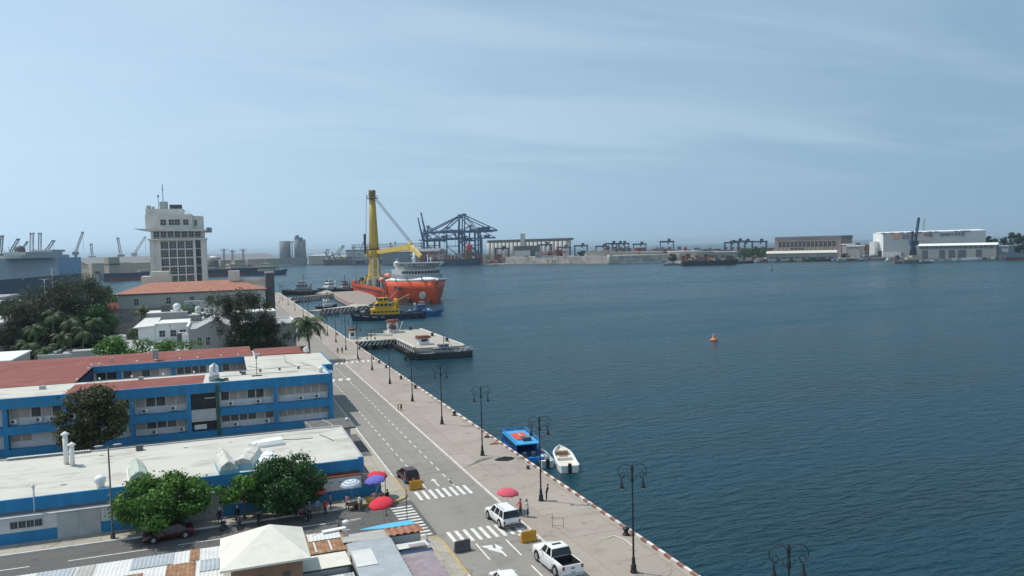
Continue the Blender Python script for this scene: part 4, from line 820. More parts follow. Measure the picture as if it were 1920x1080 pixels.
# air conditioners on the ledges (each can be lifted away)
ac0 = None
def ac(x, y, z, lb, i):
    global ac0
    if ac0 is None:
        t = thing('air_conditioner', lb, 'air conditioner', world=False, group='air conditioners on the blue office block')
        b = MB(); b.box((-.42, -.16, 0), (.42, .16, .62)); b.build('case', 'white', t, bevel=.02); b = MB(); b.tube([(-.1, -.165, .31), (-.1, -.18, .31)], .24, 14); f = b.build('fan_grille', 'dgrey', t)
        b = MB(); b.box((-.4, -.1, -.12), (-.34, .16, 0)); b.box((.34, -.1, -.12), (.4, .16, 0)); b.build('bracket', 'dgrey', t); ac0 = t; return place(t, (x, y, z))
    return dup(ac0, (x, y, z), 0, lb)
acl = [(-27.9, 4.3, 'leftmost air conditioner on the upper ledge of the blue block'), (-24.9, 4.3, 'second air conditioner from the left on the upper ledge'), (-23.2, 4.3, 'third air conditioner from the left on the upper ledge, beside the olive tree'),
       (-11.5, 4.2, 'air conditioner on the upper ledge just right of the olive tree'), (-7.6, 4.25, 'air conditioner on the upper ledge left of the dark stair bay'), (.35, 4.2, 'air conditioner on the upper ledge just right of the green drainpipe'), (4.3, 4.2, 'air conditioner on the upper ledge right of centre, left of a blue column'),
       (10.6, 4.1, 'air conditioner on the upper ledge in the right-hand bay'), (13.0, 4.2, 'rightmost air conditioner on the upper ledge of the blue block'), (-10.3, 1.0, 'air conditioner on the lower ledge right of the olive tree'), (-6.6, 1.0, 'air conditioner on the lower ledge left of the stair bay'), (.9, 1.0, 'air conditioner on the lower ledge right of the drainpipe'), (5.4, 1.1, 'air conditioner on the lower ledge near the middle blue column')]
for i, (x, z, lb) in enumerate(acl): ac(x, 123.25, z, lb, i)
# things on the big roof
t = thing('water_tank', 'white cylindrical water tank on a plinth on the blue block roof', 'water tank', (-1.9, 125.2, ZR))
b = MB(); b.bx(-1.9, 125.2, ZR, 1.5, 1.5, .8); b.build('plinth', 'lgrey', t); b = MB(); b.lathe([(.62, .8), (.66, 1.0), (.66, 2.1), (.55, 2.35), (.2, 2.5), (.2, 2.6), (.03, 2.62)], (-1.9, 125.2, ZR), 16); b.build('tank', 'cleanwhite', t); b = MB(); b.box((-2.0, 124.5, ZR + 1.4), (-1.7, 125.0, ZR + 2.62)); b.build('lid', 'lgrey', t)
heap('dark weeds and scrap around the water tank on the roof', 'scrap', 'scrap_pile', (-1.2, 124.4, ZR), 1.3, .6, .45, P['green'])
t = thing('roof_mast', 'thin upright pole in a flat base on the white roof of the blue block', 'mast', (4.3, 126.5, ZR)); b = MB(); b.bx(4.3, 126.5, ZR, 1.5, .5, .14); b.build('base', 'darkconc', t); b = MB(); b.tube([(4.3, 126.5, ZR), (4.3, 126.5, ZR + 3.0)], .05, 6); b.box((4.15, 126.4, ZR + 2.75), (4.45, 126.6, ZR + 3.05)); b.build('pole', 'rust', t)
t = thing('pipe_rack', 'long grey pipe run on low stands over the white roof', 'pipes', (7, 129, ZR)); b = MB()
for p in ([(-.5, 131.5, .35), (2.0, 131.0, .35), (12.9, 131.0, .4)], [(-1, 127.2, .2), (5, 127.6, .2), (10.6, 127.0, .2)], [(11.0, 132.5, .9), (12.6, 127.5, .8), (13.2, 125.5, .3)], [(11.5, 132.6, .9), (13.1, 127.5, .8), (13.7, 125.5, .3)], [(3.3, 138, .1), (5.2, 134, .1), (5.0, 129.5, .1)], [(10, 150, .1), (9.6, 140, .1), (10.8, 134, .1)]): b.tube([(x, y, ZR + z) for x, y, z in p], .045, 5)
b.build('pipes', 'grey', t); b = MB()
for x in (2.0, 5, 8, 11): b.bx(x, 131.0, ZR, .35, .25, .35)
b.build('stands', 'darkconc', t)
for i, (x, y, s, lb, k) in enumerate(((14.1, 149.9, .55, 'round white dish standing at the corner of the red roof', 'dish'), (13.9, 125.4, .4, 'white round vent near the front corner of the white roof', 'dome'), (5.4, 150.9, .4, 'white boxy unit at the left corner of the small red roof', 'box'), (2.4, 129.4, .35, 'brown box on the pipe run of the white roof', 'box'), (-.2, 124.3, .3, 'small dark box on the front edge of the white roof', 'box'), (13.8, 153.5, .5, 'small dark chimney at the end of the red corner roof', 'box'), (-12.1, 153.8, .5, 'squat concrete chimney on the long red rear roof', 'chim'), (-12.6, 131.9, .35, 'grey box on the near edge of the courtyard', 'box'), (-19.5, 156, .3, 'small box on the left part of the rear red roof', 'box'), (-25.5, 129.8, .4, 'white box on the left part of the front roof', 'box'))):
    b = MB()
    if k == 'dish': b.sphere((0, 0, .75), (.55, .3, .55)); b.tube([(0, 0, 0), (0, 0, .5)], .06, 6)
    elif k == 'dome': b.lathe([(.3, 0), (.3, .4), (.45, .5), (.4, .75), (.05, .9)], n=10)
    elif k == 'chim': b.bx(0, 0, 0, .9, .9, 1.5); b.bx(0, 0, 1.5, 1.05, 1.05, .12)
    else: b.bx(0, 0, 0, s * 2, s * 1.3, s * 1.1); b.bx(0, 0, s * 1.1, s * 2.15, s * 1.4, .05)
    o = b.build({'dish': 'satellite_dish', 'dome': 'roof_vent', 'chim': 'chimney', 'box': 'roof_unit'}[k], {'dish': 'cleanwhite', 'dome': 'cleanwhite', 'chim': 'concrete', 'box': 'lgrey'}[k] if i not in (3, 4, 5) else 'darkconc', None); tag(o, lb, {'dish': 'dish', 'dome': 'vent', 'chim': 'chimney', 'box': 'roof unit'}[k]); o.location = (x, y, ZR + .01 + (.45 if y > 152.5 else 0))
fl = None
for i, (x, y) in enumerate(((-22.1, 151.3), (-22.0, 147), (-21.7, 134.2), (-18.5, 133.4), (-14, 133.3), (-9.5, 133.2), (-5.0, 133.2), (-21, 152.2), (-15, 152.2), (-12, 152.2), (-8, 152.2), (-5, 152.2), (-1, 152.2), (2, 152.2))):
    b = MB(); b.tube([(0, 0, 0), (0, 0, .25)], .04, 5); b.sphere((0, 0, .33), (.17, .17, .13), n=6)
    if fl is None: fl = b.build('floodlight', 'cleanwhite', None); o = fl
    else: o = fl.copy(); COL.objects.link(o)
    o.location = (x, y, ZR + .12); tag(o, ('small white floodlight %s' % ('at the far end of the left courtyard edge', 'second from the far end of the left courtyard edge', 'at the near left corner of the courtyard', 'leftmost on the near courtyard edge', 'second from the left on the near courtyard edge', 'third from the left on the near courtyard edge', 'rightmost on the near courtyard edge', 'at the far left corner of the courtyard', 'on the far courtyard edge left of the chimney', 'on the far courtyard edge just below the chimney', 'on the far courtyard edge right of the chimney', 'in the middle of the far courtyard edge', 'second from the right on the far courtyard edge', 'rightmost on the far courtyard edge')[i]), 'floodlight', 'small floodlights along the courtyard roof edge')
# small grey annex on the avenue
t = thing('annex_hut', 'small grey flat-roofed annex at the right end of the blue block', 'building', (13, 108, 0)); b = MB(); b.box((9.9, 104.3, 0), (15.2, 110.0, 3.2)); b.build('walls', 'lgrey', t); b = MB(); b.box((9.7, 104.0, 3.2), (15.9, 110.4, 3.4)); b.build('roof', 'darkconc', t)
b = MB(); b.tube([(10.4, 104.2, 3.42), (10.2, 107, 3.42), (9.9, 110.2, 3.42)], .05, 5); b.tube([(13.2, 104.3, 3.42), (12.9, 107.6, 3.42), (12.2, 110.2, 3.42)], .05, 5); b.build('pipes', 'lgrey', t)
b = MB(); b.sphere((15.3, 108.3, 3.6), (.22, .22, .2)); b.build('lamp_globe', 'cleanwhite', t)
# ================================================================ SOUTH BLOCK: MARKET STALL ROOFS
P['zinc'] = mat('pale_blue_zinc_sheet', (.38, .41, .43), .5, metal=.15, var=.08, scale=.8, stain=(.55, .57, .58), stain_amt=.5, stain_scale=.7)
P['zincw'] = mat('whitened_zinc_sheet', (.62, .62, .59), .6, var=.07, scale=1, stain=(.45, .42, .38), stain_amt=.4, stain_scale=.8)
P['zincg'] = mat('dull_grey_zinc_sheet', (.40, .39, .36), .6, var=.12, scale=1, stain=(.3, .22, .15), stain_amt=.4, stain_scale=.8)
P['zincrust'] = mat('rusted_orange_sheet', (.27, .145, .075), .9, var=.4, scale=2.2, stain=(.46, .36, .24), stain_amt=.75, stain_scale=1.3)
P['zincbrown'] = mat('brown_rusted_sheet', (.30, .13, .075), .9, var=.3, scale=2.5, stain=(.42, .27, .19), stain_amt=.7, stain_scale=1.1)
P['zincpink'] = mat('pinkish_ribbed_sheet', (.37, .31, .32), .75, var=.15, scale=1.5, stain=(.24, .17, .17), stain_amt=.6, stain_scale=.9)
P['skycloth'] = mat('sky_blue_awning', (.10, .42, .62), .7, var=.06, scale=2)
P['brownwall'] = mat('tan_brown_render', (.235, .145, .095), .9, var=.12, stain=(.15, .10, .07))
P['creamroof'] = mat('cream_painted_roof', (.66, .64, .55), .85, var=.05, scale=.7, stain=(.42, .42, .37), stain_amt=.5, stain_scale=.9)
def stall(name, label, x0, y0, x1, y1, zf, zb, mt, across='x', period=.30, amp=.014, walls='lgrey', patches=(), cat='market stall', group='sheet-roofed market stalls', fascia=None):
    # roof slopes from y0 (height zf, near side) to y1 (height zb)
    t = thing(name, label, cat, ((x0 + x1) / 2, (y0 + y1) / 2, 0), group=group); b = MB()
    if across == 'x': b.corr((x0, y0, zf), (x1, y0, zf), (x0, y1, zb), period, amp)
    else: b.corr((x0, y0, zf), (x0, y1, zb), (x1, y0, zf), period, amp)
    b.build('roof', mt, t, solid=.03)
    b = MB(); b.box((x0 + .25, y0 + .25, 0), (x1 - .25, y1 - .3, min(zf, zb) - .12)); b.build('walls', walls, t)
    for i, (a, c, d, e, m_) in enumerate(patches):
        g = MB(); za = zf + (zb - zf) * (c - y0) / (y1 - y0) + .055; zc = zf + (zb - zf) * (e - y0) / (y1 - y0) + .055
        if across == 'x': g.corr((a, c, za), (d, c, za), (a, e, zc), .3, .016)
        else: g.corr((a, c, za), (a, e, zc), (d, c, za), .3, .016)
        g.build('roof_sheet', m_, t, solid=.015)
    return t
stall('market_stall', 'long row of whitewashed sheet roofs along the side street, with two rusty orange patches', -16.5, 58.5, -.9, 67.2, 3.1, 3.0, 'zincw', patches=((-14.2, 64.2, -11.6, 67.0, 'zinc'), (-9.4, 60.8, -6.6, 63.6, 'zincrust'), (-5.0, 61.0, -2.9, 64.4, 'zincrust'), (-3.4, 64.6, -2.7, 67.1, 'zincrust'), (-7.6, 64.6, -4.6, 67.1, 'zinc'), (-17.0, 64.0, -15.2, 65.6, 'zincrust'), (-2.6, 62.0, -1.2, 64.4, 'zinc'), (-11.4, 64.6, -10.2, 67.0, 'zincg')))
stall('market_stall', 'near grey sheet roof in front of the white row at the bottom left', -9.0, 52.5, -.9, 58.8, 2.6, 2.9, 'zincg', patches=((-8.4, 55.6, -5.4, 58.6, 'zincrust'),))
stall('market_stall', 'sheet roof with rusty orange panels right behind the cream pyramid roof', 4.6, 62.2, 8.7, 66.9, 3.0, 3.0, 'zincrust', patches=((5.7, 64.9, 8.4, 66.6, 'zincw'), (4.7, 62.3, 5.1, 64.7, 'zincw'), (6.0, 62.4, 6.15, 64.7, 'zincw'), (7.2, 62.4, 7.35, 64.7, 'zincw')))
stall('market_stall', 'smooth cream-white roof right of the cream pyramid roof', 4.3, 58.9, 8.3, 62.1, 3.05, 2.9, 'creamroof', period=3, amp=.002)
stall('market_stall', 'wide pale blue corrugated roof in the middle of the stalls', 8.5, 54.6, 12.15, 62.9, 3.0, 3.1, 'zinc', across='y', period=.42, amp=.03, patches=((8.6, 58.0, 10.2, 61.2, 'zincw'),))
stall('market_stall', 'grey sheet roof with a folded cement corner behind the pale blue roof', 9.0, 63.0, 12.1, 65.2, 3.1, 3.05, 'zincg', across='y', patches=((8.3, 63.2, 9.6, 64.6, 'zincg'),))
stall('market_stall', 'brown rusted roof beside the sky-blue awning', 12.0, 62.9, 15.0, 65.0, 3.3, 3.15, 'zincbrown', across='x', period=.6, amp=.06)
stall('market_stall', 'low white roof half covered with a pink sheet below the brown rusted roof', 12.4, 60.9, 14.9, 62.2, 2.75, 2.7, 'zincw', across='y', patches=((13.3, 60.95, 14.7, 61.6, 'zincpink'),))
stall('market_stall', 'navy blue awning strip before the pinkish ribbed roof', 12.4, 60.1, 15.1, 60.85, 2.5, 2.55, 'navy', across='y')
stall('market_stall', 'pinkish ribbed roof at the corner of the avenue pavement', 12.4, 50.5, 14.9, 60.0, 2.6, 2.6, 'zincpink', across='y', period=.72, amp=.10)
stall('market_stall', 'blue-grey sheet roof cut by the bottom edge right of the tan building', 4.4, 52.0, 8.4, 58.7, 2.4, 2.5, 'zinc', across='x', patches=((6.3, 54, 7.6, 58.5, 'zincw'),))
stall('market_stall', 'grey sheet roof at the bottom edge under the pale blue roof', 8.5, 49.0, 12.1, 54.5, 2.8, 2.95, 'zincg', across='y')
# sky blue awning
t = thing('cloth_awning', 'sky-blue cloth awning stretched by the bright red parasol', 'awning', (12, 66, 0)); b = MB()
k = b.verts([(10.0, 66.4, 2.9), (12.2, 65.4, 3.05), (14.9, 65.3, 3.1), (14.6, 66.7, 3.0), (12.3, 66.9, 2.9)]); b.face([k, k + 1, k + 4]); b.face([k + 1, k + 2, k + 3, k + 4]); b.build('cloth', 'skycloth', t, solid=.02); b = MB()
for x, y in ((10.05, 66.4), (14.8, 66.6), (14.85, 65.4)): b.tube([(x, y, 0), (x, y, 3.0)], .03, 5)
b.build('poles', 'steel', t)
# cream pyramid-roofed building
t = thing('corner_building', 'tan building with a cream hipped pyramid roof at the bottom edge', 'building', (2, 59, 0)); z = 5.2; X0, X1, Y0, Y1 = -1.05, 5.05, 56.0, 62.6
b = MB(); k = b.verts([(X0, Y0, z), (X1, Y0, z), (X1, Y1, z), (X0, Y1, z), (2.55, 60.9, z + 1.15), (X0, Y0, z - .14), (X1, Y0, z - .14), (X1, Y1, z - .14), (X0, Y1, z - .14)])
for a, c in ((0, 1), (1, 2), (2, 3), (3, 0)): b.face([k + a, k + c, k + 4]); b.face([k + a + 5, k + c + 5, k + c, k + a])
b.face([k + 8, k + 7, k + 6, k + 5]); b.build('roof', 'creamroof', t)
b = MB(); b.box((X0 + .7, Y0 + .55, 0), (X1 - .55, Y1 - .5, z - .14)); b.build('walls', 'brownwall', t)
for x in (1.3, 3.1): w = MB(); w.box((x, Y0 + .48, 2.9), (x + .55, Y0 + .551, 4.3), 0); w.box((x + .06, Y0 + .46, 2.96), (x + .49, Y0 + .482, 4.24), 1); w.build('window', ['brownwall', 'glass'], t)
# timber posts, wire and gear in the street before the stalls
for i, (x, y, lb) in enumerate(((8.5, 67.6, 'thick dark wooden post at the side street before the stalls'), (15.0, 62.2, 'pale bracket post at the end of the brown rusted roof'))):
    b = MB(); b.tube([(0, 0, 0), (0, 0, 3.6 - i * .4)], .11, 6); b.tube([(0, 0, 3.3 - i * .5), (.35, 0, 2.9 - i * .5)], .05, 5); o = b.build('post', 'bark' if i == 0 else 'steel', None); o.location = (x, y, 0); tag(o, lb, 'post')
b = MB(); b.tube([(8.5, 67.6, 3.3), (11, 69.5, 3.0), (14.5, 77.1, 4.3)], .009, 4); b.tube([(8.5, 67.6, 3.2), (6, 66, 3.05)], .018, 4); tag(b.build('wire', 'lgrey', None), 'slack wire strung from the wooden post over the side street', 'wire')
t = thing('signboard', 'white board lying on top of the stall roofs at the street edge', 'board', (8.6, 66.4, 3.1)); b = MB(); b.bx(8.0, 66.5, 3.12, 2.0, .5, .12, rz=.12); b.build('board', 'cleanwhite', t); b = MB(); b.lathe([(.28, 0), (.3, .3), (.1, .4)], (9.2, 67.9, 3.0), 10); b.tube([(9.2, 67.9, 3.2), (10.2, 68.2, 3.15)], .02, 4); b.tube([(9.2, 67.9, 0), (9.2, 67.9, 3.1)], .04, 5); b.build('lamp', 'cleanwhite', t)
# ================================================================ CARTS, MOTORBIKES AND PEOPLE IN THE STREET
def cart(label, loc, rz, goods='khaki', top='cleanwhite'):
    t = thing('vendor_cart', label, 'cart', world=False); b = MB(); b.box((-.75, -.4, .45), (.75, .4, .95)); b.build('body', goods, t, bevel=.03); b = MB(); b.box((-.8, -.45, .95), (.8, .45, 1.0)); b.build('counter', top, t)
    for s in (-1, 1): b = MB(); b.tube([(.2, s * .44, .32), (.2, s * .5, .32)], .32, 14); b.build('wheel', 'rubber', t)
    b = MB(); r = random.Random(int(loc[0] * 10))
    for i in range(12): b.sphere((r.uniform(-.65, .65), r.uniform(-.35, .35), 1.05), r.uniform(.06, .11), n=6, m=r.randrange(3))
    b.build('goods', ['yellow', 'red', 'green'], t, kind='stuff'); b = MB(); b.tube([(-.75, -.3, .9), (-1.2, -.3, 1.0), (-1.2, .3, 1.0), (-.75, .3, .9)], .025, 5); b.build('handle', 'steel', t); return place(t, loc, rz)
def motorbike(label, loc, rz, paint):
    t = thing('motorbike', label, 'motorbike', world=False, group='motorbikes parked by the kerb')
    for y in (-.62, .62): b = MB(); b.tube([(-.05, y, .3), (.05, y, .3)], .3, 16); w_ = b.build('wheel', 'rubber', t); b = MB(); b.tube([(-.055, y, .3), (.055, y, .3)], .17, 12); b.build('rim', 'steel', w_)
    b = MB(); b.sphere((0, .12, .78), (.16, .30, .15)); b.build('tank', paint, t); b = MB(); b.box((-.13, -.72, .72), (.13, -.1, .84)); b.build('seat', 'rubber', t, bevel=.04)
    b = MB(); b.tube([(0, .62, .3), (0, .42, .95)], .04, 5); b.tube([(-.34, .36, 1.03), (0, .42, .98), (.34, .36, 1.03)], .022, 5); b.tube([(0, -.62, .3), (0, 0, .45), (0, .42, .8)], .04, 5); b.build('frame', 'steel', t)
    b = MB(); b.box((-.14, -.2, .28), (.14, .22, .6)); b.build('engine', 'dgrey', t, bevel=.04); b = MB(); b.sphere((0, .58, .86), (.1, .09, .1)); b.build('headlight', 'headlight', t); return place(t, loc, rz)
cart('brown food cart under the blue and white striped parasol', (11.9, 80.7, 0), R(10), 'brownwall'); cart('crowded fruit cart under the violet-blue parasol', (14.7, 80.9, 0), R(80), 'dgrey', 'zincpink')
t = thing('cargo_tricycle', 'yellowish cargo tricycle between the two corner carts', 'tricycle', world=False)
for x, y in ((-1.0, 0), (.35, .42), (.35, -.42)):
    b = MB(); pts = [(x + .33 * math.cos(R(a)), y, .33 + .33 * math.sin(R(a))) for a in range(0, 361, 24)]; b.tube(pts, .022, 5); w_ = b.build('wheel', 'rubber', t); b = MB()
    for a in range(0, 180, 30): b.tube([(x + .32 * math.cos(R(a)), y, .33 + .32 * math.sin(R(a))), (x - .32 * math.cos(R(a)), y, .33 - .32 * math.sin(R(a)))], .006, 3)
    b.build('spokes', 'steel', w_)
b = MB(); b.box((-.05, -.38, .4), (.85, .38, .46)); b.box((-.05, -.38, .46), (.85, -.34, .8)); b.box((-.05, .34, .46), (.85, .38, .8)); b.box((.81, -.34, .46), (.85, .34, .8)); b.build('cargo_tray', 'yellow', t); b = MB(); b.tube([(-1.0, 0, .33), (-.6, 0, .8), (-.05, 0, .42)], .025, 5); b.tube([(-.6, 0, .8), (-1.0, 0, .33)], .025, 5); b.build('frame', 'byellow', t)
b = MB(); b.box((-.75, -.08, .84), (-.45, .08, .9)); b.build('saddle', 'rubber', t, bevel=.02); place(t, (13.3, 80.9, 0), R(8))
motorbike('motorbike with a pale tank, leftmost of the pair by the small forked tree', (-1.0, 80.2, 0), R(-15), 'cleanwhite'); motorbike('black motorbike, right one of the pair by the small forked tree', (.45, 80.0, 0), R(-10), 'black'); motorbike('dark motorbike standing alone left of the shaded crowd', (2.3, 80.4, 0), R(-5), 'navy')
motorbike('dark motorbike in the deep shade among the crowd under the big tree', (6.6, 79.4, 0), R(20), 'red')
PL = [('rider with a white helmet by the leftmost motorbike', -1.3, 81.0, 'dark', 'helmet', 'stand'), ('figure in black with a pale helmet behind the second motorbike', .35, 81.0, 'dark', 'helmet', 'stand'), ('figure in dark clothes with a white cap beside the lone motorbike', 2.4, 81.2, 'jeans', 'helmet', 'walk'),
      ('person with a white cap standing in the shade, leftmost of the crowd', 6.0, 80.7, 'shirt_grey', 'helmet', 'stand'), ('person in pale trousers with a white helmet facing the wall in the shade', 7.2, 79.5, 'shirt_grey', 'helmet', 'reach'), ('person in a pale blue shirt in the shade by the wall', 8.1, 80.3, 'shirt_blue', None, 'stand'),
      ('person in a red shirt beside the pale blue one in the shade', 8.8, 79.9, 'shirt_red', None, 'stand'), ('person in a white shirt sitting under the small red parasol', 9.5, 81.3, 'shirt_pink', None, 'stand'), ('vendor in a white shirt serving at the brown food cart', 12.2, 79.7, 'shirt_white', None, 'reach'), ('vendor in a pink top bending at the left side of the food cart', 11.1, 80.4, 'shirt_pink', None, 'reach'),
      ('seller in a pinkish top bending over the tricycle', 13.9, 80.2, 'shirt_pink', None, 'reach'), ('customer in a black top with white print right of the fruit cart', 15.3, 80.2, 'dark', None, 'stand')]
for i, (lb, x, y, sh, cap, ps) in enumerate(PL): person(lb, (x, y, .02 if y < 81 else .13), R((37 * i) % 360), sh, ['jeans', 'dark', 'khaki'][i % 3], ps, cap=cap, lean=.12 if 'bend' in lb or 'serv' in lb else 0)
heap('dark crates and baskets piled behind the fruit cart', 'crates', 'crate_pile', (15.3, 81.5, .1), .9, .7, .8, 'dgrey')
t = thing('handcart', 'metal shopping handcart at the kerb beside the fruit cart', 'handcart', world=False); b = MB()
for z in (.3, .5, .7, .9): b.box((-.4, -.3, z), (.4, -.28, z + .02)); b.box((-.4, .28, z), (.4, .3, z + .02)); b.box((-.4, -.3, z), (-.38, .3, z + .02)); b.box((.38, -.3, z), (.4, .3, z + .02))
b.build('basket', 'rust', t)
for s in (-1, 1): b = MB(); b.tube([(s * .42, 0, .2), (s * .46, 0, .2)], .2, 12); b.build('wheel', 'rubber', t)
place(t, (15.2, 79.6, 0), .2)
# ================================================================ HOTEL WITH ORANGE ROOFS
def winrow(par, x0, x1, n, z0, z1, y, gm='glass', fm='offwhite', w=None, name='window'):
    d = (x1 - x0) / n
    for i in range(n):
        cx = x0 + d * (i + .5); hw_ = (w or d * .86) / 2; q = MB(); q.box((cx - hw_, y - .06, z0), (cx + hw_, y + .02, z1), 0); q.box((cx - hw_ + .1, y - .09, z0 + .1), (cx + hw_ - .1, y - .062, z1 - .1), 1)
        q.box((cx - .04, y - .11, z0), (cx + .04, y - .088, z1), 0); q.box((cx - hw_, y - .11, (z0 + z1) / 2 - .04), (cx + hw_, y - .088, (z0 + z1) / 2 + .04), 0); q.build(name, [fm, gm], par)
P['beige'] = mat('pale_beige_render', (.46, .41, .36), .85, var=.07, stain=(.32, .29, .26), stain_amt=.5, stain_scale=.15)
P['greywhite'] = mat('grey_white_render', (.35, .36, .345), .85, var=.06, stain=(.3, .31, .3), stain_amt=.4, stain_scale=.2)
def hip(par, x0, y0, x1, y1, z, h, mt, ov=.8, inset=None, name='roof'):
    b = MB(); i = inset if inset is not None else (y1 - y0) / 2 + ov; ym = (y0 + y1) / 2
    k = b.verts([(x0 - ov, y0 - ov, z), (x1 + ov, y0 - ov, z), (x1 + ov, y1 + ov, z), (x0 - ov, y1 + ov, z), (x0 - ov + i, ym, z + h), (x1 + ov - i, ym, z + h)])
    b.face([k, k + 1, k + 5, k + 4]); b.face([k + 1, k + 2, k + 5]); b.face([k + 2, k + 3, k + 4, k + 5]); b.face([k + 3, k, k + 4]); b.face([k + 3, k + 2, k + 1, k]); b.build(name, mt, par)
    b = MB(); b.box((x0 - ov, y0 - ov, z - .35), (x1 + ov, y1 + ov, z - .003)); b.build('eaves', 'darkconc', par)
HT = thing('hotel_building', 'beige four-storey block with a long orange tiled roof in front of the white tower', 'building', (-10, 262, 0))
b = MB(); b.box((-29.6, 256, 0), (12.0, 272, 15.4)); b.build('walls', 'beige', HT); hip(HT, -29.6, 256, 12.0, 272, 15.8, 2.9, 'tile')
b = MB(); b.box((-34.4, 254.2, 0), (-29.6, 268, 11.6)); b.build('side_wing', 'beige', HT)
b = MB(); k = b.verts([(-35.2, 253.5, 11.6), (-29.0, 253.5, 11.6), (-29.6, 256, 13.4), (-31.8, 256, 13.4), (-35.2, 269, 11.6), (-31.8, 267, 13.4)]); b.face([k, k + 1, k + 2, k + 3]); b.face([k + 4, k, k + 3, k + 5]); b.build('side_wing_roof', 'terra', HT, solid=.2)
b = MB(); b.box((-29.6, 255.4, 11.35), (12.2, 256, 11.75)); b.box((-29.6, 255.7, 11.75), (12.2, 255.99, 15.35)); b.build('cornice', 'greywhite', HT)
for x in (-24.6, -15.8, -9.2, -3.9, 1.2, 6.6, 10.2): winrow(HT, x - .8, x + .8, 1, 12.3, 14.4, 255.66, w=1.45)
for x in (-14.9, -5.6, .9, 6.2, 10.0):
    winrow(HT, x - .7, x + .7, 1, 8.0, 10.9, 255.95, w=1.3); q = MB(); q.box((x - 1, 255.0, 7.7), (x + 1, 255.9, 7.95)); q.box((x - 1, 255.0, 7.95), (x + 1, 255.05, 8.7)); q.build('balcony', 'grey', HT)
    winrow(HT, x - .7, x + .7, 1, 4.1, 6.6, 255.95, w=1.3)
winrow(HT, -12.1, -10.9, 1, 9.0, 10.2, 255.95, w=1.0)
for z in (7.6, 3.9):
    winrow(HT, -33.2, -31.6, 1, z, z + 2.4, 254.1, w=1.2); q = MB(); q.box((-33.5, 253.4, z - .3), (-31.3, 254.15, z - .05)); q.box((-33.5, 253.4, z - .05), (-31.3, 253.46, z + .7)); q.build('balcony', 'grey', HT)
q = MB(); q.box((-29.2, 255.9, 7.4), (-25.6, 255.99, 10.6)); q.build('blind_panel', 'grey', HT)
b = MB(); b.box((-24, 266, 16), (-15.5, 274, 20.6)); b.box((-21.5, 267, 20.6), (-16, 274, 22.0)); b.build('rear_parapet', 'cream', HT)
b = MB(); b.box((1.6, 263, 16), (5.0, 267, 21.6)); b.box((5.0, 264.2, 17), (12.8, 266, 18.9)); b.build('stair_tower', 'cream', HT)
# dark slab block right of it
t = thing('dark_slab_tower', 'narrow dark grey windowless tower at the right end of the orange-roofed block', 'building', (13.8, 264, 0)); b = MB(); b.box((12.95, 262, 0), (15.5, 270, 20.4)); b.build('walls', 'dgrey', t); b = MB(); b.box((12.8, 261.8, 20.4), (15.7, 270.2, 20.8)); b.build('roof', 'grey', t)
# ================================================================ WHITE TOWER
P['towerwhite'] = mat('tower_off_white', (.63, .61, .56), .85, var=.05, scale=.2, stain=(.38, .37, .33), stain_amt=.5, stain_scale=.15)
TW = thing('office_tower', 'white office tower with a gridded window front and a projecting terrace near the top', 'tower', (-14, 300, 0))
b = MB(); b.box((-23.4, 296.5, 0), (-5.4, 314, 33.6)); b.box((-22.2, 296.45, 0), (-20.8, 296.5, 33.4)); b.build('shaft', 'towerwhite', TW)
b = MB(); b.box((-23.5, 296.2, 0), (-22.2, 314.1, 33.6)); b.box((-20.8, 295.8, 0), (-20.0, 296.5, 33.6)); b.box((-7.0, 295.9, 0), (-5.3, 314.1, 33.6)); b.box((-9.5, 295.7, 0), (-8.7, 296.5, 33.6)); b.build('corner_piers', 'towerwhite', TW)
xs = [-20.0 + i * 2.62 for i in range(5)]
for x in xs[1:4]: b = MB(); b.box((x - .2, 295.9, 0), (x + .2, 296.5, 33.4)); b.build('mullion', 'towerwhite', TW)
fz = [33.42 - i * 3.12 for i in range(8)]
for z in fz: b = MB(); b.box((-20.0, 296.0, z - .3), (-9.5, 296.5, z + .15)); b.build('floor_beam', 'towerwhite', TW)
for j, z in enumerate(fz[:-1]):
    for i in range(4):
        w = MB(); a = xs[i] + .2; c = xs[i] + 2.42; w.box((a, 296.3, z - 2.92), (c, 296.46, z - .30), 1)
        for k in (1, 2, 3): xx = a + (c - a) * k / 4; w.box((xx - .05, 296.25, z - 2.92), (xx + .05, 296.3, z - .35), 0)
        for zz in (.9, 1.9): w.box((a, 296.25, z - 2.92 + zz), (c, 296.3, z - 2.84 + zz), 0)
        w.build('window', ['lgrey', 'glass'], TW)
    w = MB(); w.box((-8.7, 296.3, z - 2.9), (-7.0, 296.47, z - .15)); w.build('recess_window', 'glass', TW)
b = MB(); b.box((-24.0, 295.2, 33.6), (-5.0, 315, 34.2)); b.build('lower_band', 'towerwhite', TW)
b = MB(); b.box((-23.0, 296.6, 34.4), (-5.8, 314, 37.6)); b.build('gallery_storey', 'towerwhite', TW)
winrow(TW, -22.3, -6.6, 7, 34.6, 36.9, 296.6, w=1.95)
b = MB(); k = b.verts([(-28.2, 295.4, 37.9), (-4.6, 294.4, 37.2), (-4.6, 315, 37.2), (-28.2, 315, 37.9), (-23, 295.4, 36.9), (-4.6, 294.4, 36.6), (-4.6, 315, 36.6), (-23, 315, 36.9)])
for f in ((0, 1, 2, 3), (4, 7, 6, 5), (0, 4, 5, 1), (1, 5, 6, 2), (3, 2, 6, 7), (0, 3, 7, 4)): b.face([k + i for i in f])
b.build('terrace_slab', 'towerwhite', TW)
b = MB(); b.box((-4.9, 295.4, 36.5), (-3.2, 310, 38.0)); b.build('terrace_end', 'grey', TW)
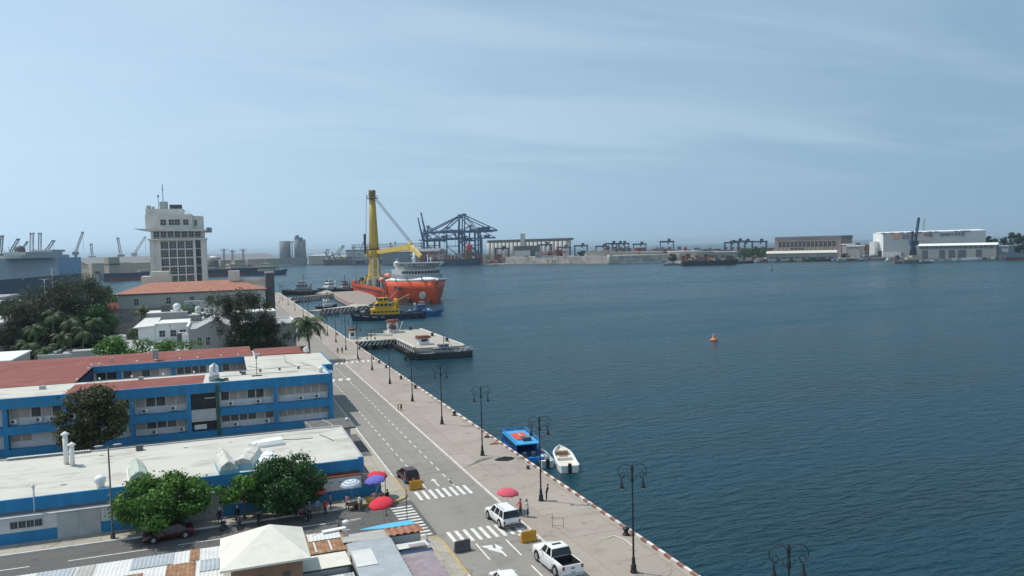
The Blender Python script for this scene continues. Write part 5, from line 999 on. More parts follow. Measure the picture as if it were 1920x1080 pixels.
b = MB(); b.box((-20.6, 297.6, 37.6), (-9.4, 313, 43.0)); b.box((-24.8, 299.5, 37.6), (-20.6, 313, 43.0)); b.box((-9.4, 299, 37.6), (-6.0, 313, 42.4)); b.build('penthouse', 'towerwhite', TW)
winrow(TW, -19.9, -17.9, 1, 39.0, 41.2, 297.6, w=2.0); winrow(TW, -17.2, -13.4, 2, 39.0, 41.2, 297.6, w=1.9); winrow(TW, -12.6, -10.6, 1, 39.0, 41.2, 297.6, w=1.9); winrow(TW, -9.0, -7.8, 1, 38.8, 41, 299, w=1.0)
b = MB(); b.box((-24.6, 300.5, 43), (-12.4, 312, 45.2)); b.build('upper_block', 'towerwhite', TW)
b = MB(); b.box((-20.2, 303, 45.2), (-17.6, 306, 48.0)); b.build('lift_house', 'lgrey', TW)
b = MB(); b.box((-16.9, 302, 45.2), (-12.9, 306, 46.8)); b.build('chiller', 'dgrey', TW)
b = MB(); b.tube([(-19.0, 304, 48), (-19.0, 304, 54.5)], .12, 5); b.tube([(-19.5, 304, 52.6), (-18.5, 304, 52.6)], .07, 4); b.tube([(-20.5, 303, 45.2), (-20.5, 303, 50)], .09, 5); b.sphere((-20.5, 303, 50), (.3, .2, .5)); b.tube([(-12.5, 304, 45), (-8.8, 302, 42.4)], .06, 4); b.build('mast', 'dgrey', TW)
b = MB(); b.box((-24.4, 302, 45.2), (-23.0, 305, 46.5)); b.sphere((-22.2, 303, 45.8), .5); b.build('dish', 'lgrey', TW)
TW.scale = (1, 1, .963)
# ================================================================ LOW WHITE BUILDINGS
t = thing('flat_roof_block', 'sprawling pale flat roof slab behind the red rear roof of the blue block', 'building', (-26, 222, 0))
b = MB(); b.box((-41, 200, 0), (-9.2, 243, 3.2)); b.build('walls', 'greywhite', t); b = MB(); b.box((-41.3, 199.7, 3.2), (-9, 243.3, 3.45)); b.build('roof', 'lgrey', t)
b = MB(); b.box((-41, 205, 3.45), (-33, 206, 4.6)); b.box((-36, 206, 3.45), (-35.6, 220, 4.2)); b.box((-39, 213, 3.45), (-38.6, 228, 4.2)); b.box((-33.2, 200.2, 3.45), (-29, 204, 5.6)); b.build('parapet', 'greywhite', t)
for i, (x, y, w, d, h, m_, lb) in enumerate(((-31.8, 233, 3.6, 3, 2.0, 'dgrey', 'dark unit at the left on the pale flat roof'), (-27.6, 233, 4.2, 3, 2.2, 'white', 'white ribbed unit right of the dark one on the pale flat roof'), (-14.9, 209.5, 3.4, 2, 2.1, 'darkconc', 'brownish box at the right on the pale flat roof'), (-10.6, 223, 3.0, 2.4, 2.8, 'dgrey', 'dark unit under the white building windows'), (-9.9, 219.5, 1.6, 2, 2.8, 'white', 'white domed unit against the grey gabled building'))):
    t = thing('rooftop_unit', lb, 'roof unit', (x, y, 3.45), group='units on the pale flat roof'); b = MB(); b.bx(x, y, 3.45, w, d, h); b.build('case', m_, t, bevel=.08); b = MB(); b.bx(x, y, 3.45 + h, w * .8, d * .7, .18); b.build('lid', 'lgrey', t)
b = MB(); b.tube([(0, 0, 0), (0, 0, 6.2)], .14, 6); b.bx(0, 0, 6.2, .6, .3, .3); o = b.build('mast', 'lgrey', None); o.location = (-12.9, 208.5, 3.45); tag(o, 'pale mast standing on the flat roof by the brownish box', 'mast')
t = thing('white_house', 'white building with a pale hipped roof and dark windows in the middle of the roofs', 'building', (-14, 232, 0))
b = MB(); b.prism([(-21.9, 228), (-17.6, 226.4), (-17.6, 238), (-21.9, 238)], 3.45, 8.2); b.box((-17.5, 226.0, 3.45), (-9.3, 238, 8.6)); b.build('walls', 'white', t)
b = MB(); k = b.verts([(-23, 227.2, 8.0), (-17.0, 225.6, 8.5), (-17.0, 239, 9.6), (-21, 239, 9.6)]); b.face([k, k + 1, k + 2, k + 3]); b.build('hipped_roof', 'zincw', t, solid=.25)
b = MB(); b.box((-17.7, 225.8, 8.6), (-9.1, 238.2, 8.9)); b.build('roof_parapet', 'white', t)
for x in (-15.9, -13.2, -10.8): winrow(t, x - .9, x + .9, 1, 5.2, 7.0, 226.0, w=1.55)
t = thing('upper_white_house', 'stepped white upper storeys with rooftop tanks before the orange-roofed block', 'building', (-8, 246, 0))
b = MB(); b.box((-20.5, 241, 0), (-10, 250, 10.6)); b.box((-10, 240, 0), (14, 250, 9.6)); b.box((-11.2, 250.2, 0), (-2.2, 252, 13.2)); b.build('walls', 'greywhite', t); b = MB(); b.box((-20.7, 240.8, 10.6), (-9.9, 250.1, 10.85)); b.box((-9.9, 239.8, 9.6), (14.2, 250.1, 9.85)); b.build('roof', 'white', t)
for i, (x, y, z, r_, lb) in enumerate(((-12.9, 243, 10.85, 1.1, 'round white rooftop tank before the orange-roofed block'), (-7.2, 242, 9.85, .85, 'smaller white rooftop tank right of the round one'))):
    t = thing('roof_tank', lb, 'water tank', (x, y, z)); b = MB(); b.lathe([(r_, 0), (r_, 1.6), (r_ * .5, 2.2), (.05, 2.3)], (x, y, z), 14); b.build('tank', 'cleanwhite', t); b = MB(); b.bx(x - 3, y + .5, z, 2.4, 1.5, 1.9); b.build('pump_box', 'dgrey', t)
t = thing('roof_ducts', 'long white duct on the upper white storeys', 'ducts', (-5, 243.5, 9.85)); b = MB(); b.box((-5.5, 243, 9.85), (1.5, 245, 11.2)); b.box((-3, 243.5, 11.2), (0, 244.6, 11.8)); b.build('duct', 'white', t)
GB = thing('gabled_building', 'pale grey gabled building with pairs of dark windows behind the red roof', 'building', (4, 205, 0))
b = MB(); b.prism([(-8.2, 196), (16.2, 196), (16.2, 212), (-8.2, 212)], 0, 9.6); k = b.verts([(-6.5, 195.9, 9.6), (1.8, 195.9, 9.6), (-2.4, 195.9, 11.6), (-6.5, 212, 9.6), (1.8, 212, 9.6), (-2.4, 212, 11.6)]); b.face([k, k + 1, k + 2]); b.face([k + 1, k + 4, k + 5, k + 2]); b.face([k + 3, k, k + 2, k + 5]); b.build('walls', 'greywhite', GB)
b = MB(); b.box((-8.6, 195.7, 9.6), (-8.1, 212, 10.3)); b.box((-8.1, 212, 9.6), (16.3, 212.4, 10.0)); b.box((1.9, 195.7, 9.6), (16.4, 196, 9.9)); b.box((16.0, 196.01, 9.6), (16.45, 212, 10.0)); b.build('parapet', 'white', GB)
for x in (-5.9, -4.0, .5, 2.1, 9.4, 11.2, 14.6): winrow(GB, x - .6, x + .6, 1, 5.5, 7.6, 196.0, w=1.05)
b = MB(); r = random.Random(3)
for i in range(9): x = -5 + i * 1.9; b.lathe([(.35, 0), (.35, .4), (.1, .7)], (x, 205 + r.uniform(-1, 1), 9.6 + (1.5 if x < 0 else 0)), 8)
b.build('roof_vents', 'cleanwhite', GB)
t = thing('pale_lane_wall', 'pale wall running along the quay road beside the gabled building', 'wall', (17, 240, 0)); b = MB(); b.box((16.4, 215, 0), (16.8, 330, 1.6)); b.build('wall', 'cream', t)
# left edge building
t = thing('left_edge_building', 'white modern building with a dark window band cut by the left edge', 'building', (-55, 225, 0))
b = MB(); b.prism([(-75, 222), (-46.5, 240), (-46.5, 262), (-75, 262)], 0, 10.2); b.build('walls', 'lgrey', t); b = MB(); b.prism([(-75, 221.6), (-46.2, 239.8), (-46.2, 262.3), (-75, 262.3)], 10.2, 10.6); b.build('roof', 'white', t)
b = MB(); b.prism([(-75, 221.7), (-47.5, 239), (-47.5, 240), (-75, 223)], 4.6, 6.6); b.build('window_band', 'glass', t)
t = thing('left_edge_annex', 'lower white annex cut by the left edge in front of the modern building', 'building', (-47, 195, 0)); b = MB(); b.box((-70, 188, 0), (-42.6, 206, 5.6)); b.build('walls', 'lgrey', t); b = MB(); b.box((-70, 187.7, 5.6), (-42.3, 206.2, 5.9)); b.build('roof', 'white', t)
t = thing('teal_hall', 'low teal-walled hall with a grey roof behind the trees at the left edge', 'building', (-100, 420, 0)); b = MB(); b.box((-175, 410, 0), (-95, 440, 9)); b.build('walls', mat('teal_render', (.12, .30, .33), .8), t); b = MB(); b.box((-176, 409, 9), (-94, 441, 10)); b.build('roof', 'grey', t)
for i, (px, py, Y, hh) in enumerate(((83, 607, 400, 0),)):
    pass
# slender lamp posts beyond the left trees
for i, (px, pyt, Y, lb) in enumerate(((83, 524, 380, 'pale double-armed lamp post above the left trees'), (97, 505, 470, 'thin lamp post seen against the grey ship side'))):
    g = yp(px, pyt, Y); t = thing('lamp_post', lb, 'street lamp', (g.x, Y, 0)); b = MB(); b.tube([(g.x, Y, 0), (g.x, Y, g.z)], .16, 6); b.build('pole', 'lgrey', t)
    for s in (-1, 1): b = MB(); b.tube([(g.x, Y, g.z), (g.x + s * 1.6, Y, g.z + .3)], .1, 4); b.bx(g.x + s * 1.7, Y, g.z + .2, .9, .3, .2); b.build('arm', 'lgrey', t)
# ================================================================ TREES IN THE MIDDLE DISTANCE
def P3(px, Y): g = yp(px, 560, Y); return (g.x, Y, 0)
LT = [(38, 236, 15, 6, 'grey', 'feathery grey-green casuarina at the far left of the tree mass'), (75, 246, 18, 7, 'grey', 'feathery casuarina second from the left in the tree mass'), (118, 242, 19.5, 7.5, 'grey', 'tall feathery casuarina in the middle of the left tree mass'), (160, 250, 21, 7, 'grey', 'tallest feathery casuarina at the right of the left tree mass'),
      (60, 228, 10, 5, 'dark', 'dark rounded tree low at the left of the tree mass'), (120, 232, 12, 6, 'dark', 'dark rounded tree in the middle of the left tree mass'), (180, 236, 13.5, 5.5, 'deep', 'dark green tree at the right edge of the left tree mass'), (165, 224, 9.5, 4.5, 'dark', 'low dark tree below the tallest casuarina on the left')]
for i, (px, Y, h, cr_, mt, lb) in enumerate(LT):
    g = mt == 'grey'; tree(lb, P3(px, Y), h, cr_, mt, 40 + i, n=20000 if g else 7500, leaf=.30 if not g else .24, clumps=44, name='casuarina_tree' if g else 'broadleaf_tree', group='trees massed at the left', shape=(1, .8, 1.0 if g else .75), trunk_r=.3, stretch=2.2 if g else 1, droop=.35 if g else 0, sparse=g)
PA = [(60, 222, 9.5, 'coconut palm at the left of the palm group below the casuarinas'), (95, 226, 12.5, 'tall coconut palm among the casuarinas, left of the middle'), (128, 222, 11, 'coconut palm in the middle of the left palm group'), (150, 218, 8.5, 'low coconut palm right of the middle in the left palm group'), (45, 214, 6.5, 'short palm at the lower left of the tree mass'), (75, 212, 5.0, 'lowest palm of the left tree mass'), (110, 216, 7.5, 'short palm below the left palm group'), (172, 226, 10.5, 'coconut palm at the right side of the left tree mass')]
for i, (px, Y, h, lb) in enumerate(PA): palm(lb, P3(px, Y), h, 3.6, 60 + i, group='palms in the left tree mass', n=15)
palm('lone palm standing before the orange-roofed block', P3(262, 246), 11.5, 3.4, 71, group='palms before the orange-roofed block', n=18); palm('shorter palm left of the lone tall one before the orange-roofed block', P3(246, 243), 6.0, 3.4, 72, group='palms before the orange-roofed block', n=16)
tree('bright green treetop before the balconies of the orange-roofed block', P3(345, 250), 12.8, 4.2, 'fresh', 73, n=4500, leaf=.3, clumps=22, name='broadleaf_tree', shape=(1, .7, .35))
tree('wide bright green bush just behind the long red roof', P3(225, 192), 8.4, 6.0, 'fresh', 74, n=8000, leaf=.24, clumps=34, name='broadleaf_tree', shape=(1, .6, .75))
tree('thin green shrubs along the red roof right of the wide bush', P3(318, 186), 7.6, 5.6, 'fresh', 75, n=1500, leaf=.22, clumps=16, name='shrub', shape=(1, .3, .12), trunk_r=.06, cat='shrub')
CT = [(400, 232, 15.5, 4.5, 2200, 'nearly bare grey casuarina at the left of the middle group'), (432, 193, 17.8, 3.6, 4200, 'feathery casuarina second from the left of the middle group'), (458, 191, 18.6, 3.8, 6000, 'tallest feathery casuarina of the middle group'), (490, 192, 18.0, 3.0, 6000, 'feathery casuarina with a dark cloak of creeper at the right of the middle group'), (513, 193, 12.5, 2.6, 2600, 'low reddish bush-like casuarina right of the middle group')]
for i, (px, Y, h, cr_, n, lb) in enumerate(CT): tree(lb, P3(px, Y), h, cr_, 'grey', 80 + i, n=n, leaf=.24, clumps=30, name='casuarina_tree', group='casuarinas in the middle', shape=(1, .6, 1.05), trunk_r=.26, stretch=2.2, droop=.3, sparse=True)
tree('dark leafy mass at the foot of the middle casuarinas', P3(466, 190), 10.2, 4.2, 'dark', 88, n=7000, leaf=.26, clumps=26, name='broadleaf_tree', shape=(1.2, .6, .7))
palm('dark palm low in front of the middle casuarinas', P3(480, 192), 8.4, 4.4, 89, group='palms before the gabled building', n=18); palm('big coconut palm beside the quay road at the right end of the red roof', P3(577, 196), 9.4, 6.2, 90, group='palms before the gabled building', n=24, trunk=.2, lean=(-.3, 0))
tree('dark green shrubs between the left trees and the orange-roofed block', P3(190, 330), 9, 7, 'dark', 91, n=3500, leaf=.4, clumps=18, name='shrub', cat='shrub'); tree('lone dark bush on the shore left of the orange-roofed block', P3(188, 470), 11, 7, 'dark', 92, n=2500, leaf=.45, clumps=14, name='shrub', cat='shrub'); tree('pale green bush behind the dark bush on the left shore', P3(203, 440), 7, 7, 'fresh', 93, n=2500, leaf=.4, clumps=14, name='shrub', cat='shrub')
g = tree('small dark bush before the pale sheds at the left edge', P3(12, 330), 12, 6, 'dark', 94, n=3000, leaf=.4, clumps=16, name='shrub', cat='shrub')
for i, (px, Y, w, h) in enumerate(((10, 360, 16, 10), (32, 380, 20, 9))):
    q = P3(px, Y); t = thing('shed', ['pale grey shed at the left edge behind the small dark bush', 'pale shed right of the first one at the left edge'][i], 'shed', q); b = MB(); b.bx(q[0], Y, 0, w, 12, h); b.build('walls', 'greywhite', t); b = MB(); b.bx(q[0], Y, h, w + 1, 13, .5); b.build('roof', 'zincw', t)
# ================================================================ PIERS
P['deck'] = mat('pale_pier_deck', (.40, .37, .31), .9, var=.12, scale=.3, stain=(.33, .29, .24), stain_amt=.5, stain_scale=.15)
P['deckpink'] = mat('pinkish_pier_deck', (.27, .225, .19), .9, var=.14, scale=.3, stain=(.25, .21, .18), stain_amt=.5)
P['stripew'] = mat('white_stripe_paint', (.60, .57, .53), .8, var=.12); P['stripeb'] = mat('black_stripe_paint', (.04, .042, .045), .8, var=.2); P['stripered'] = mat('faded_red_brown_stripe_paint', (.22, .11, .095), .8, var=.2)
def striped_beam(par, a, c, z0, z1, m0, m1, pitch=1.6, name='striped_edge', w=.35):
    a = Vector((*a, 0)); c = Vector((*c, 0)); d = (c - a); L_ = d.length; d.normalize(); n = Vector((d.y, -d.x, 0)); b = MB(); k = int(L_ / pitch); st = L_ / k; sl = (z1 - z0) * .8
    for i in range(k):
        for q, m_ in ((0, 0), (.5, 1)):
            s0 = i * st + q * st; s1 = s0 + st * .5; p = [a + d * s0, a + d * s1, a + d * min(L_, s1 + sl), a + d * min(L_, s0 + sl)]
            k0 = b.verts([p[0] + Vector((0, 0, z0)) + n * w, p[1] + Vector((0, 0, z0)) + n * w, p[2] + Vector((0, 0, z1)) + n * w, p[3] + Vector((0, 0, z1)) + n * w]); b.face([k0, k0 + 1, k0 + 2, k0 + 3], m_)
    b.build(name, [m0, m1], par, solid=.08)
def kiosk(label, c, w, d, h, rz=0):
    t = thing('kiosk', label, 'kiosk', (c[0], c[1], c[2])); b = MB(); b.bx(c[0], c[1], c[2], w, d, h, 0, rz); b.build('walls', 'white', t); b = MB(); b.bx(c[0] - .0, c[1], c[2] + h, w + .9, d + .9, .22, 0, rz); b.bx(c[0], c[1], c[2] + h + .22, w + .3, d + .3, .3, 0, rz); b.build('roof', 'terra', t)
    b = MB(); b.bx(c[0], c[1] - d / 2, c[2] + .9, w * .6, .06, h * .4, 0, 0); b.bx(c[0] + w / 2, c[1], c[2] + .3, .06, d * .4, h * .75); b.build('window', 'glass', t); return t
NP = thing('near_pier', 'near pier: pale concrete platform joined to the quay by a black and white striped footbridge', 'pier', (50, 232, 0))
b = MB(); b.prism([(47.3, 202.5), (60.6, 201.0), (60.2, 205), (60.4, 250), (48.6, 252.5), (47.5, 240), (47.2, 228)], -.7, .55); b.build('platform', 'deck', NP)
b = MB(); b.prism([(34.9, 225.5), (47.3, 226.6), (47.4, 240), (44.0, 240), (35.0, 236.8)], -.5, .42); b.build('bridge_deck', 'deck', NP)
striped_beam(NP, (35.0, 225.3), (47.2, 226.4), -.75, .6, 'stripew', 'stripeb', 1.15)
striped_beam(NP, (47.2, 227), (47.3, 202.4), -.8, .7, 'stripew', 'stripeb', 2.2, w=-.0)
b = MB(); b.box((60.4, 201, .5), (60.9, 250.5, .85)); b.box((47.0, 202.4, .55), (47.5, 225, 1.0)); b.prism([(41.5, 241.5), (42.0, 241.9), (48.3, 236.2), (47.8, 235.7)], .4, 1.1); b.box((35, 225.4, .42), (47.3, 225.8, .72)); b.build('white_kerb', 'kerbwhite', NP)
for (x, y) in [(x, y) for x in (38.5, 42.5, 45.8) for y in (227, 236)] + [(x, y) for x in (48.6, 52.5, 56.5, 60) for y in (203.5, 213, 222, 231, 241, 250)]:
    b = MB(); b.bx(x, y, -8, 1.0, 1.0, 7.4); b.build('pile', 'darkconc', NP)
b = MB()
for i in range(9): b.lathe([(.6, -2.4), (.75, -1.9), (.75, -1.1), (.6, -.7)], (46.6, 204 + i * 2.6, 0), 8)
for i in range(12): b.lathe([(.5, -2.2), (.65, -1.6), (.5, -.8)], (49 + i, 200.9, 0), 8)
b.build('tyre_fenders', 'rubber', NP)
kiosk('small gate kiosk with a red roof where the near pier meets the quay', (35.9, 236, .42), 1.7, 2.0, 2.6); kiosk('white kiosk with a red roof over the moored grey patrol boat', (51.4, 209.5, .55), 3.0, 2.4, 1.9)
kk = kiosk('tall white and red kiosk with stairs at the back of the near pier', (50.6, 247, .55), 3.0, 3.2, 3.4)
b = MB()
for i in range(9): b.box((47.9 + i * .32, 242 + i * .2, 2.2 + i * .32), (49.4 + i * .32, 243.2 + i * .2, 2.34 + i * .32))
b.build('stairs', 'terra', kk)
for i, (x, y, lb) in enumerate(((58.8, 228, 'black bollard on the right side of the near pier, farther one'), (59.2, 213, 'black bollard on the right side of the near pier, nearer one'), (57, 249.5, 'black bollard at the back right of the near pier'), (52.9, 223, 'small black bollard near the middle of the near pier'))):
    o = b0.copy(); COL.objects.link(o); o.location = (x, y, .55); o.scale = (2, 2, 1.6); o['label'] = lb; o['group'] = 'bollards on the near pier'
t = thing('deck_post', 'slender leaning white post at the back of the near pier', 'post', (53.8, 250.5, .55)); b = MB(); b.tube([(53.6, 250.5, .55), (54.5, 250.5, 3.0)], .12, 5); b.sphere((54.6, 250.5, 3.1), .25); b.build('post', 'cleanwhite', t)
FP = thing('far_pier', 'far pier: brownish wharf with striped arms reaching to the orange ship', 'pier', (60, 440, 0))
b = MB(); b.prism([(60.0, 392), (73.5, 370), (84.2, 470), (84.5, 520), (67.5, 516), (63.5, 486), (62.0, 470)], -.9, .4); b.build('wharf', 'deckpink', FP)
b = MB(); b.prism([(34.9, 462), (63, 486), (63.4, 494), (60, 496), (34.9, 470)], -.6, .4); b.build('far_arm', 'deck', FP); b = MB(); b.prism([(40, 357), (57, 366.5), (73.4, 369.9), (60, 392.2), (57, 381), (35, 360)][:6], -.6, .4); b.build('near_arm', 'deck', FP)
striped_beam(FP, (34.9, 462), (62.5, 485), -1.1, .9, 'stripew', 'stripered', 2.4); striped_beam(FP, (39, 356.5), (57, 366.5), -1.1, .9, 'stripew', 'stripered', 2.2); striped_beam(FP, (57, 366.5), (73.4, 369.5), -1.1, .9, 'stripew', 'stripered', 2.2)
b = MB(); b.prism([(59.7, 392), (60.4, 392), (62.6, 470), (62.0, 470)], -1.6, 1.0); b.build('inner_parapet', mat('pink_parapet', (.42, .30, .27), .85, stain=(.25, .15, .13)), FP)
for (x, y) in [(37 + 5 * i, 464 + 4.2 * i) for i in range(6)] + [(41 + 4 * i, 359 + 2.1 * i) for i in range(9)] + [(61.5 + .4 * i, 396 + 14 * i) for i in range(6)]: b = MB(); b.bx(x, y, -8, 1.2, 1.2, 7.3); b.build('pile', 'concrete', FP)
heap('rocks and rubble where the far arm meets the wharf', 'rubble', 'rubble_pile', (61, 505, .3), 6, 5, 2.2, 'stone')
# ================================================================ HULLS
def hull(b, L, B, D, draft=0, bowf=.30, sternf=.1, rake=.06, flare=1.12, sheer=.12, m=0, mb=None, boot=.25, n=26, blunt=2.0, tran=.85):
    # +x forward; waterline at z 0, deck at z D; returns deck outline
    secs = []; deck = []
    for i in range(n + 1):
        q = i / n; x = -L / 2 + L * q
        wf = 1 - max(0, (q - (1 - bowf)) / bowf) ** blunt; ws = tran + (1 - tran) * min(1, q / sternf) ** .6
        wd = B / 2 * max(.02, (1 - max(0, (q - (1 - bowf * .8)) / (bowf * .8)) ** (blunt * 1.15))) * min(1, ws + .05); ww = B / 2 / flare * max(.012, wf) * ws if q > .5 else B / 2 * ws * .97
        zd = D * (1 + sheer * (max(0, q - .55) / .45) ** 2 * 1.6 + sheer * .4 * max(0, .2 - q) / .2); xr = L * rake * max(0, (q - .7) / .3) ** 2
        zb = D * boot
        secs.append([(x, -ww, -1.2), (x + xr * .25, -(ww + (wd - ww) * .3), zb), (x + xr, -wd, zd), (x + xr, wd, zd), (x + xr * .25, (ww + (wd - ww) * .3), zb), (x, ww, -1.2)]); deck.append((x + xr, wd, zd))
    ks = [b.verts(s) for s in secs]
    for a, c in zip(ks, ks[1:]):
        b.face([a, c, c + 1, a + 1], mb if mb is not None else m, True); b.face([a + 1, c + 1, c + 2, a + 2], m, True); b.face([a + 3, c + 3, c + 4, a + 4], m, True); b.face([a + 4, c + 4, c + 5, a + 5], mb if mb is not None else m, True)
    b.face([ks[0] + i for i in range(6)][::-1], m); b.face([ks[-1] + i for i in range(6)], m); return deck
def deckplate(b, deck, dz=-.1, m=0, i0=0, i1=None, ins=.96):
    d = deck[i0:i1]; k = b.verts([(x, -w * ins, z + dz) for x, w, z in d] + [(x, w * ins, z + dz) for x, w, z in d]); n = len(d)
    for i in range(n - 1): b.face([k + i, k + i + 1, k + n + i + 1, k + n + i], m)
def bulwark(b, deck, h, m=0, i0=0, i1=None):
    d = deck[i0:i1]
    for s in (-1, 1):
        k = [b.verts([(x, s * w, z), (x, s * w * 1.005, z + h)]) for x, w, z in d]
        for a, c in zip(k, k[1:]): b.face([a, c, c + 1, a + 1] if s < 0 else [a, a + 1, c + 1, c], m, True)
def cabin(par, x0, x1, w, z0, h, mt, name='cabin', win=True, taper=.0, strip=.35):
    b = MB(); k = b.verts([(x0, -w, z0), (x1, -w, z0), (x1, w, z0), (x0, w, z0), (x0 + taper, -w * .94, z0 + h), (x1 - taper, -w * .94, z0 + h), (x1 - taper, w * .94, z0 + h), (x0 + taper, w * .94, z0 + h)])
    for q in ((0, 3, 2, 1), (4, 5, 6, 7), (0, 1, 5, 4), (1, 2, 6, 5), (2, 3, 7, 6), (3, 0, 4, 7)): b.face([k + i for i in q])
    o = b.build(name, mt, par)
    if win:
        g = MB(); nx = max(2, int((x1 - x0) / 1.6)); ny = max(2, int(w * 2 / 1.4)); zz = z0 + h * .5; zh = h * strip
        f = .5 + strip * .5; tx = taper * f; ww = w * (1 - .06 * f)
        for i in range(nx):
            xx = x0 + .3 + (x1 - x0 - .6) * (i + .5) / nx; dw = (x1 - x0 - .6) / nx * .36
            for s in (-1, 1): g.box((xx - dw, s * (ww - .02), zz), (xx + dw, s * (w + .03), zz + zh))
        for i in range(ny):
            yy = -w * .9 + w * 1.8 * (i + .5) / ny; dw = w * 1.8 / ny * .38
            for xx in (x0, x1): g.box((xx - .04 if xx == x0 else xx - .1 - taper, yy - dw, zz), (xx + .1 + taper if xx == x0 else xx + .04, yy + dw, zz + zh))
        g.build('windows', 'glass', o)
    return o
def railing(par, pts, h=1.0, mt='white', step=1.5, name='railing', r=.035):
    b = MB(); b.tube([(x, y, z + h) for x, y, z in pts], r, 4); b.tube([(x, y, z + h * .55) for x, y, z in pts], r * .7, 4)
    for a, c in zip(pts, pts[1:]):
        a = Vector(a); c = Vector(c); n = max(1, int((c - a).length / step))
        for i in range(n): q = a.lerp(c, i / n); b.tube([q, q + Vector((0, 0, h))], r * .8, 4)
    b.build(name, mt, par)
# ================================================================ THE ORANGE SHIP
OS = thing('crane_ship', 'big orange offshore ship with a tall yellow mast crane and white superstructure', 'ship', world=False)
P['shipwhite'] = mat('ship_off_white', (.43, .44, .44), .6, var=.06, scale=.2, stain=(.38, .33, .28), stain_amt=.4, stain_scale=.2); P['shipgrey'] = mat('ship_blue_grey', (.22, .25, .28), .6, var=.08); P['deckgreen'] = mat('ship_work_deck', (.16, .17, .15), .9, var=.3, scale=.4)
HL = 140
b = MB(); dk = hull(b, HL, 27, 5.2, bowf=.20, sternf=.05, rake=.0, flare=1.1, sheer=0, n=40, blunt=2.4, tran=.95, boot=.1, mb=1); b.v = [(x - 4, y, z) for x, y, z in b.v]; b.build('hull', ['orange', 'orange'], OS)
b = MB()   # raised forecastle, flared bow
secs = []
for i in range(21):
    q = i / 20; x = 26 + 50 * q; f = max(.03, 1 - max(0, (q - .30) / .70) ** 2.3); fw_ = max(.01, 1 - max(0, (q - .22) / .78) ** 2.1); z1 = 11.2 + (1.0 * q * q); xr = 3.2 * q ** 2.5
    secs.append([(x - .2, -(13.2 - 4.5 * q) * fw_, 3.0 - 4.2 * min(1, q * 3)), (x + xr * .6, -13.9 * (fw_ + (f - fw_) * .6), 7.5), (x + xr, -14.6 * f, z1), (x + xr, 14.6 * f, z1), (x + xr * .6, 13.9 * (fw_ + (f - fw_) * .6), 7.5), (x - .2, (13.2 - 4.5 * q) * fw_, 3.0 - 4.2 * min(1, q * 3))])
ks = [b.verts(s) for s in secs]
for a, c in zip(ks, ks[1:]):
    for i in (0, 1, 3, 4): b.face([a + i, c + i, c + i + 1, a + i + 1], 0, True)
    b.face([a + 2, c + 2, c + 3, a + 3], 1)
b.face([ks[0] + i for i in range(6)][::-1]); b.face([ks[-1] + i for i in range(6)]); b.build('forecastle', ['orange', 'cleanwhite'], OS)
b = MB()
for s in (-1, 1):
    k = [b.verts([(p[2][0], s * abs(p[2][1]), p[2][2]), (p[2][0] + .4, s * abs(p[2][1]) * 1.01, p[2][2] + 1.1 * min(1, i / 6))]) for i, p in enumerate(secs)]
    for a, c in zip(k, k[1:]): b.face([a, c, c + 1, a + 1], 0, True)
b.build('bow_bulwark', 'cleanwhite', OS, solid=.25)
b = MB(); ou = [p for p in secs]; A_ = [(p[2][0] - .3, -abs(p[2][1]) * .97, p[2][2] + .3) for p in ou] + [(p[2][0] - .3, abs(p[2][1]) * .97, p[2][2] + .3) for p in ou[::-1]]
B_ = [(25 + (p[2][0] - 25) * .72, -abs(p[2][1]) * .74, p[2][2] + 1.6) for p in ou] + [(25 + (p[2][0] - 25) * .72, abs(p[2][1]) * .74, p[2][2] + 1.6) for p in ou[::-1]]
ka = b.verts(A_); kb = b.verts(B_); n_ = len(A_)
for i in range(n_): b.face([ka + i, ka + (i + 1) % n_, kb + (i + 1) % n_, kb + i], 0, True)
b.face([kb + i for i in range(n_)]); b.build('white_foredeck', 'cleanwhite', OS)
# curved grey bridge front
def dblock(name, x0, x1, w, z0, z1, mt, nose=5.0, par=OS, m_win=None, wz=None):
    pts = [(x0, -w), (x1 - nose, -w)] + [(x1 - nose + nose * math.sin(R(a)), -w * math.cos(R(a))) for a in range(10, 180, 10)] + [(x1 - nose, w), (x0, w)]
    b = MB(); b.prism(pts, z0, z1); o = b.build(name, mt, par)
    if wz:
        g = MB()
        for (a, c) in zip(pts[1:-1], pts[2:-1]):
            A = Vector((*a, 0)); C = Vector((*c, 0)); n = max(1, int((C - A).length / 1.5)); d = (C - A).normalized(); nn_ = Vector((d.y, -d.x, 0))
            for i in range(n): p = A.lerp(C, (i + .12) / n); q = A.lerp(C, (i + .88) / n); g.quad(p + nn_ * .06 + Vector((0, 0, wz[0])), q + nn_ * .06 + Vector((0, 0, wz[0])), q + nn_ * .06 + Vector((0, 0, wz[1])), p + nn_ * .06 + Vector((0, 0, wz[1])))
        g.build('windows', 'black', o)
    return o
dblock('deckhouse', 30, 61, 11.5, 11.0, 15.0, 'shipgrey', 8.0, wz=None); dblock('bridge_house', 31, 57, 11.0, 15.0, 17.8, 'shipwhite', 7, wz=(15.6, 17.0)); dblock('bridge_roof', 33, 54, 9.5, 17.8, 19.6, 'shipwhite', 6)
dblock('helideck', 35, 59, 11, 21.0, 21.5, 'shipgrey', 9)
b = MB()
for i in range(12):
    for s in (-1, 1): b.tube([(36 + i * 1.8, s * 9, 19.2), (36 + i * 2.0, s * 11.6, 21.6)], .12, 4); b.tube([(36 + i * 1.8, s * 9, 19.2), (37.4 + i * 1.8, s * 9.5, 21.0)], .1, 4)
for i in range(20): a = R(-90 + i * 9.5); b.tube([(50 + 6 * math.cos(a), 8 * math.sin(a), 19.5), (51 + 10 * math.cos(a), 12.4 * math.sin(a), 22)], .11, 4)
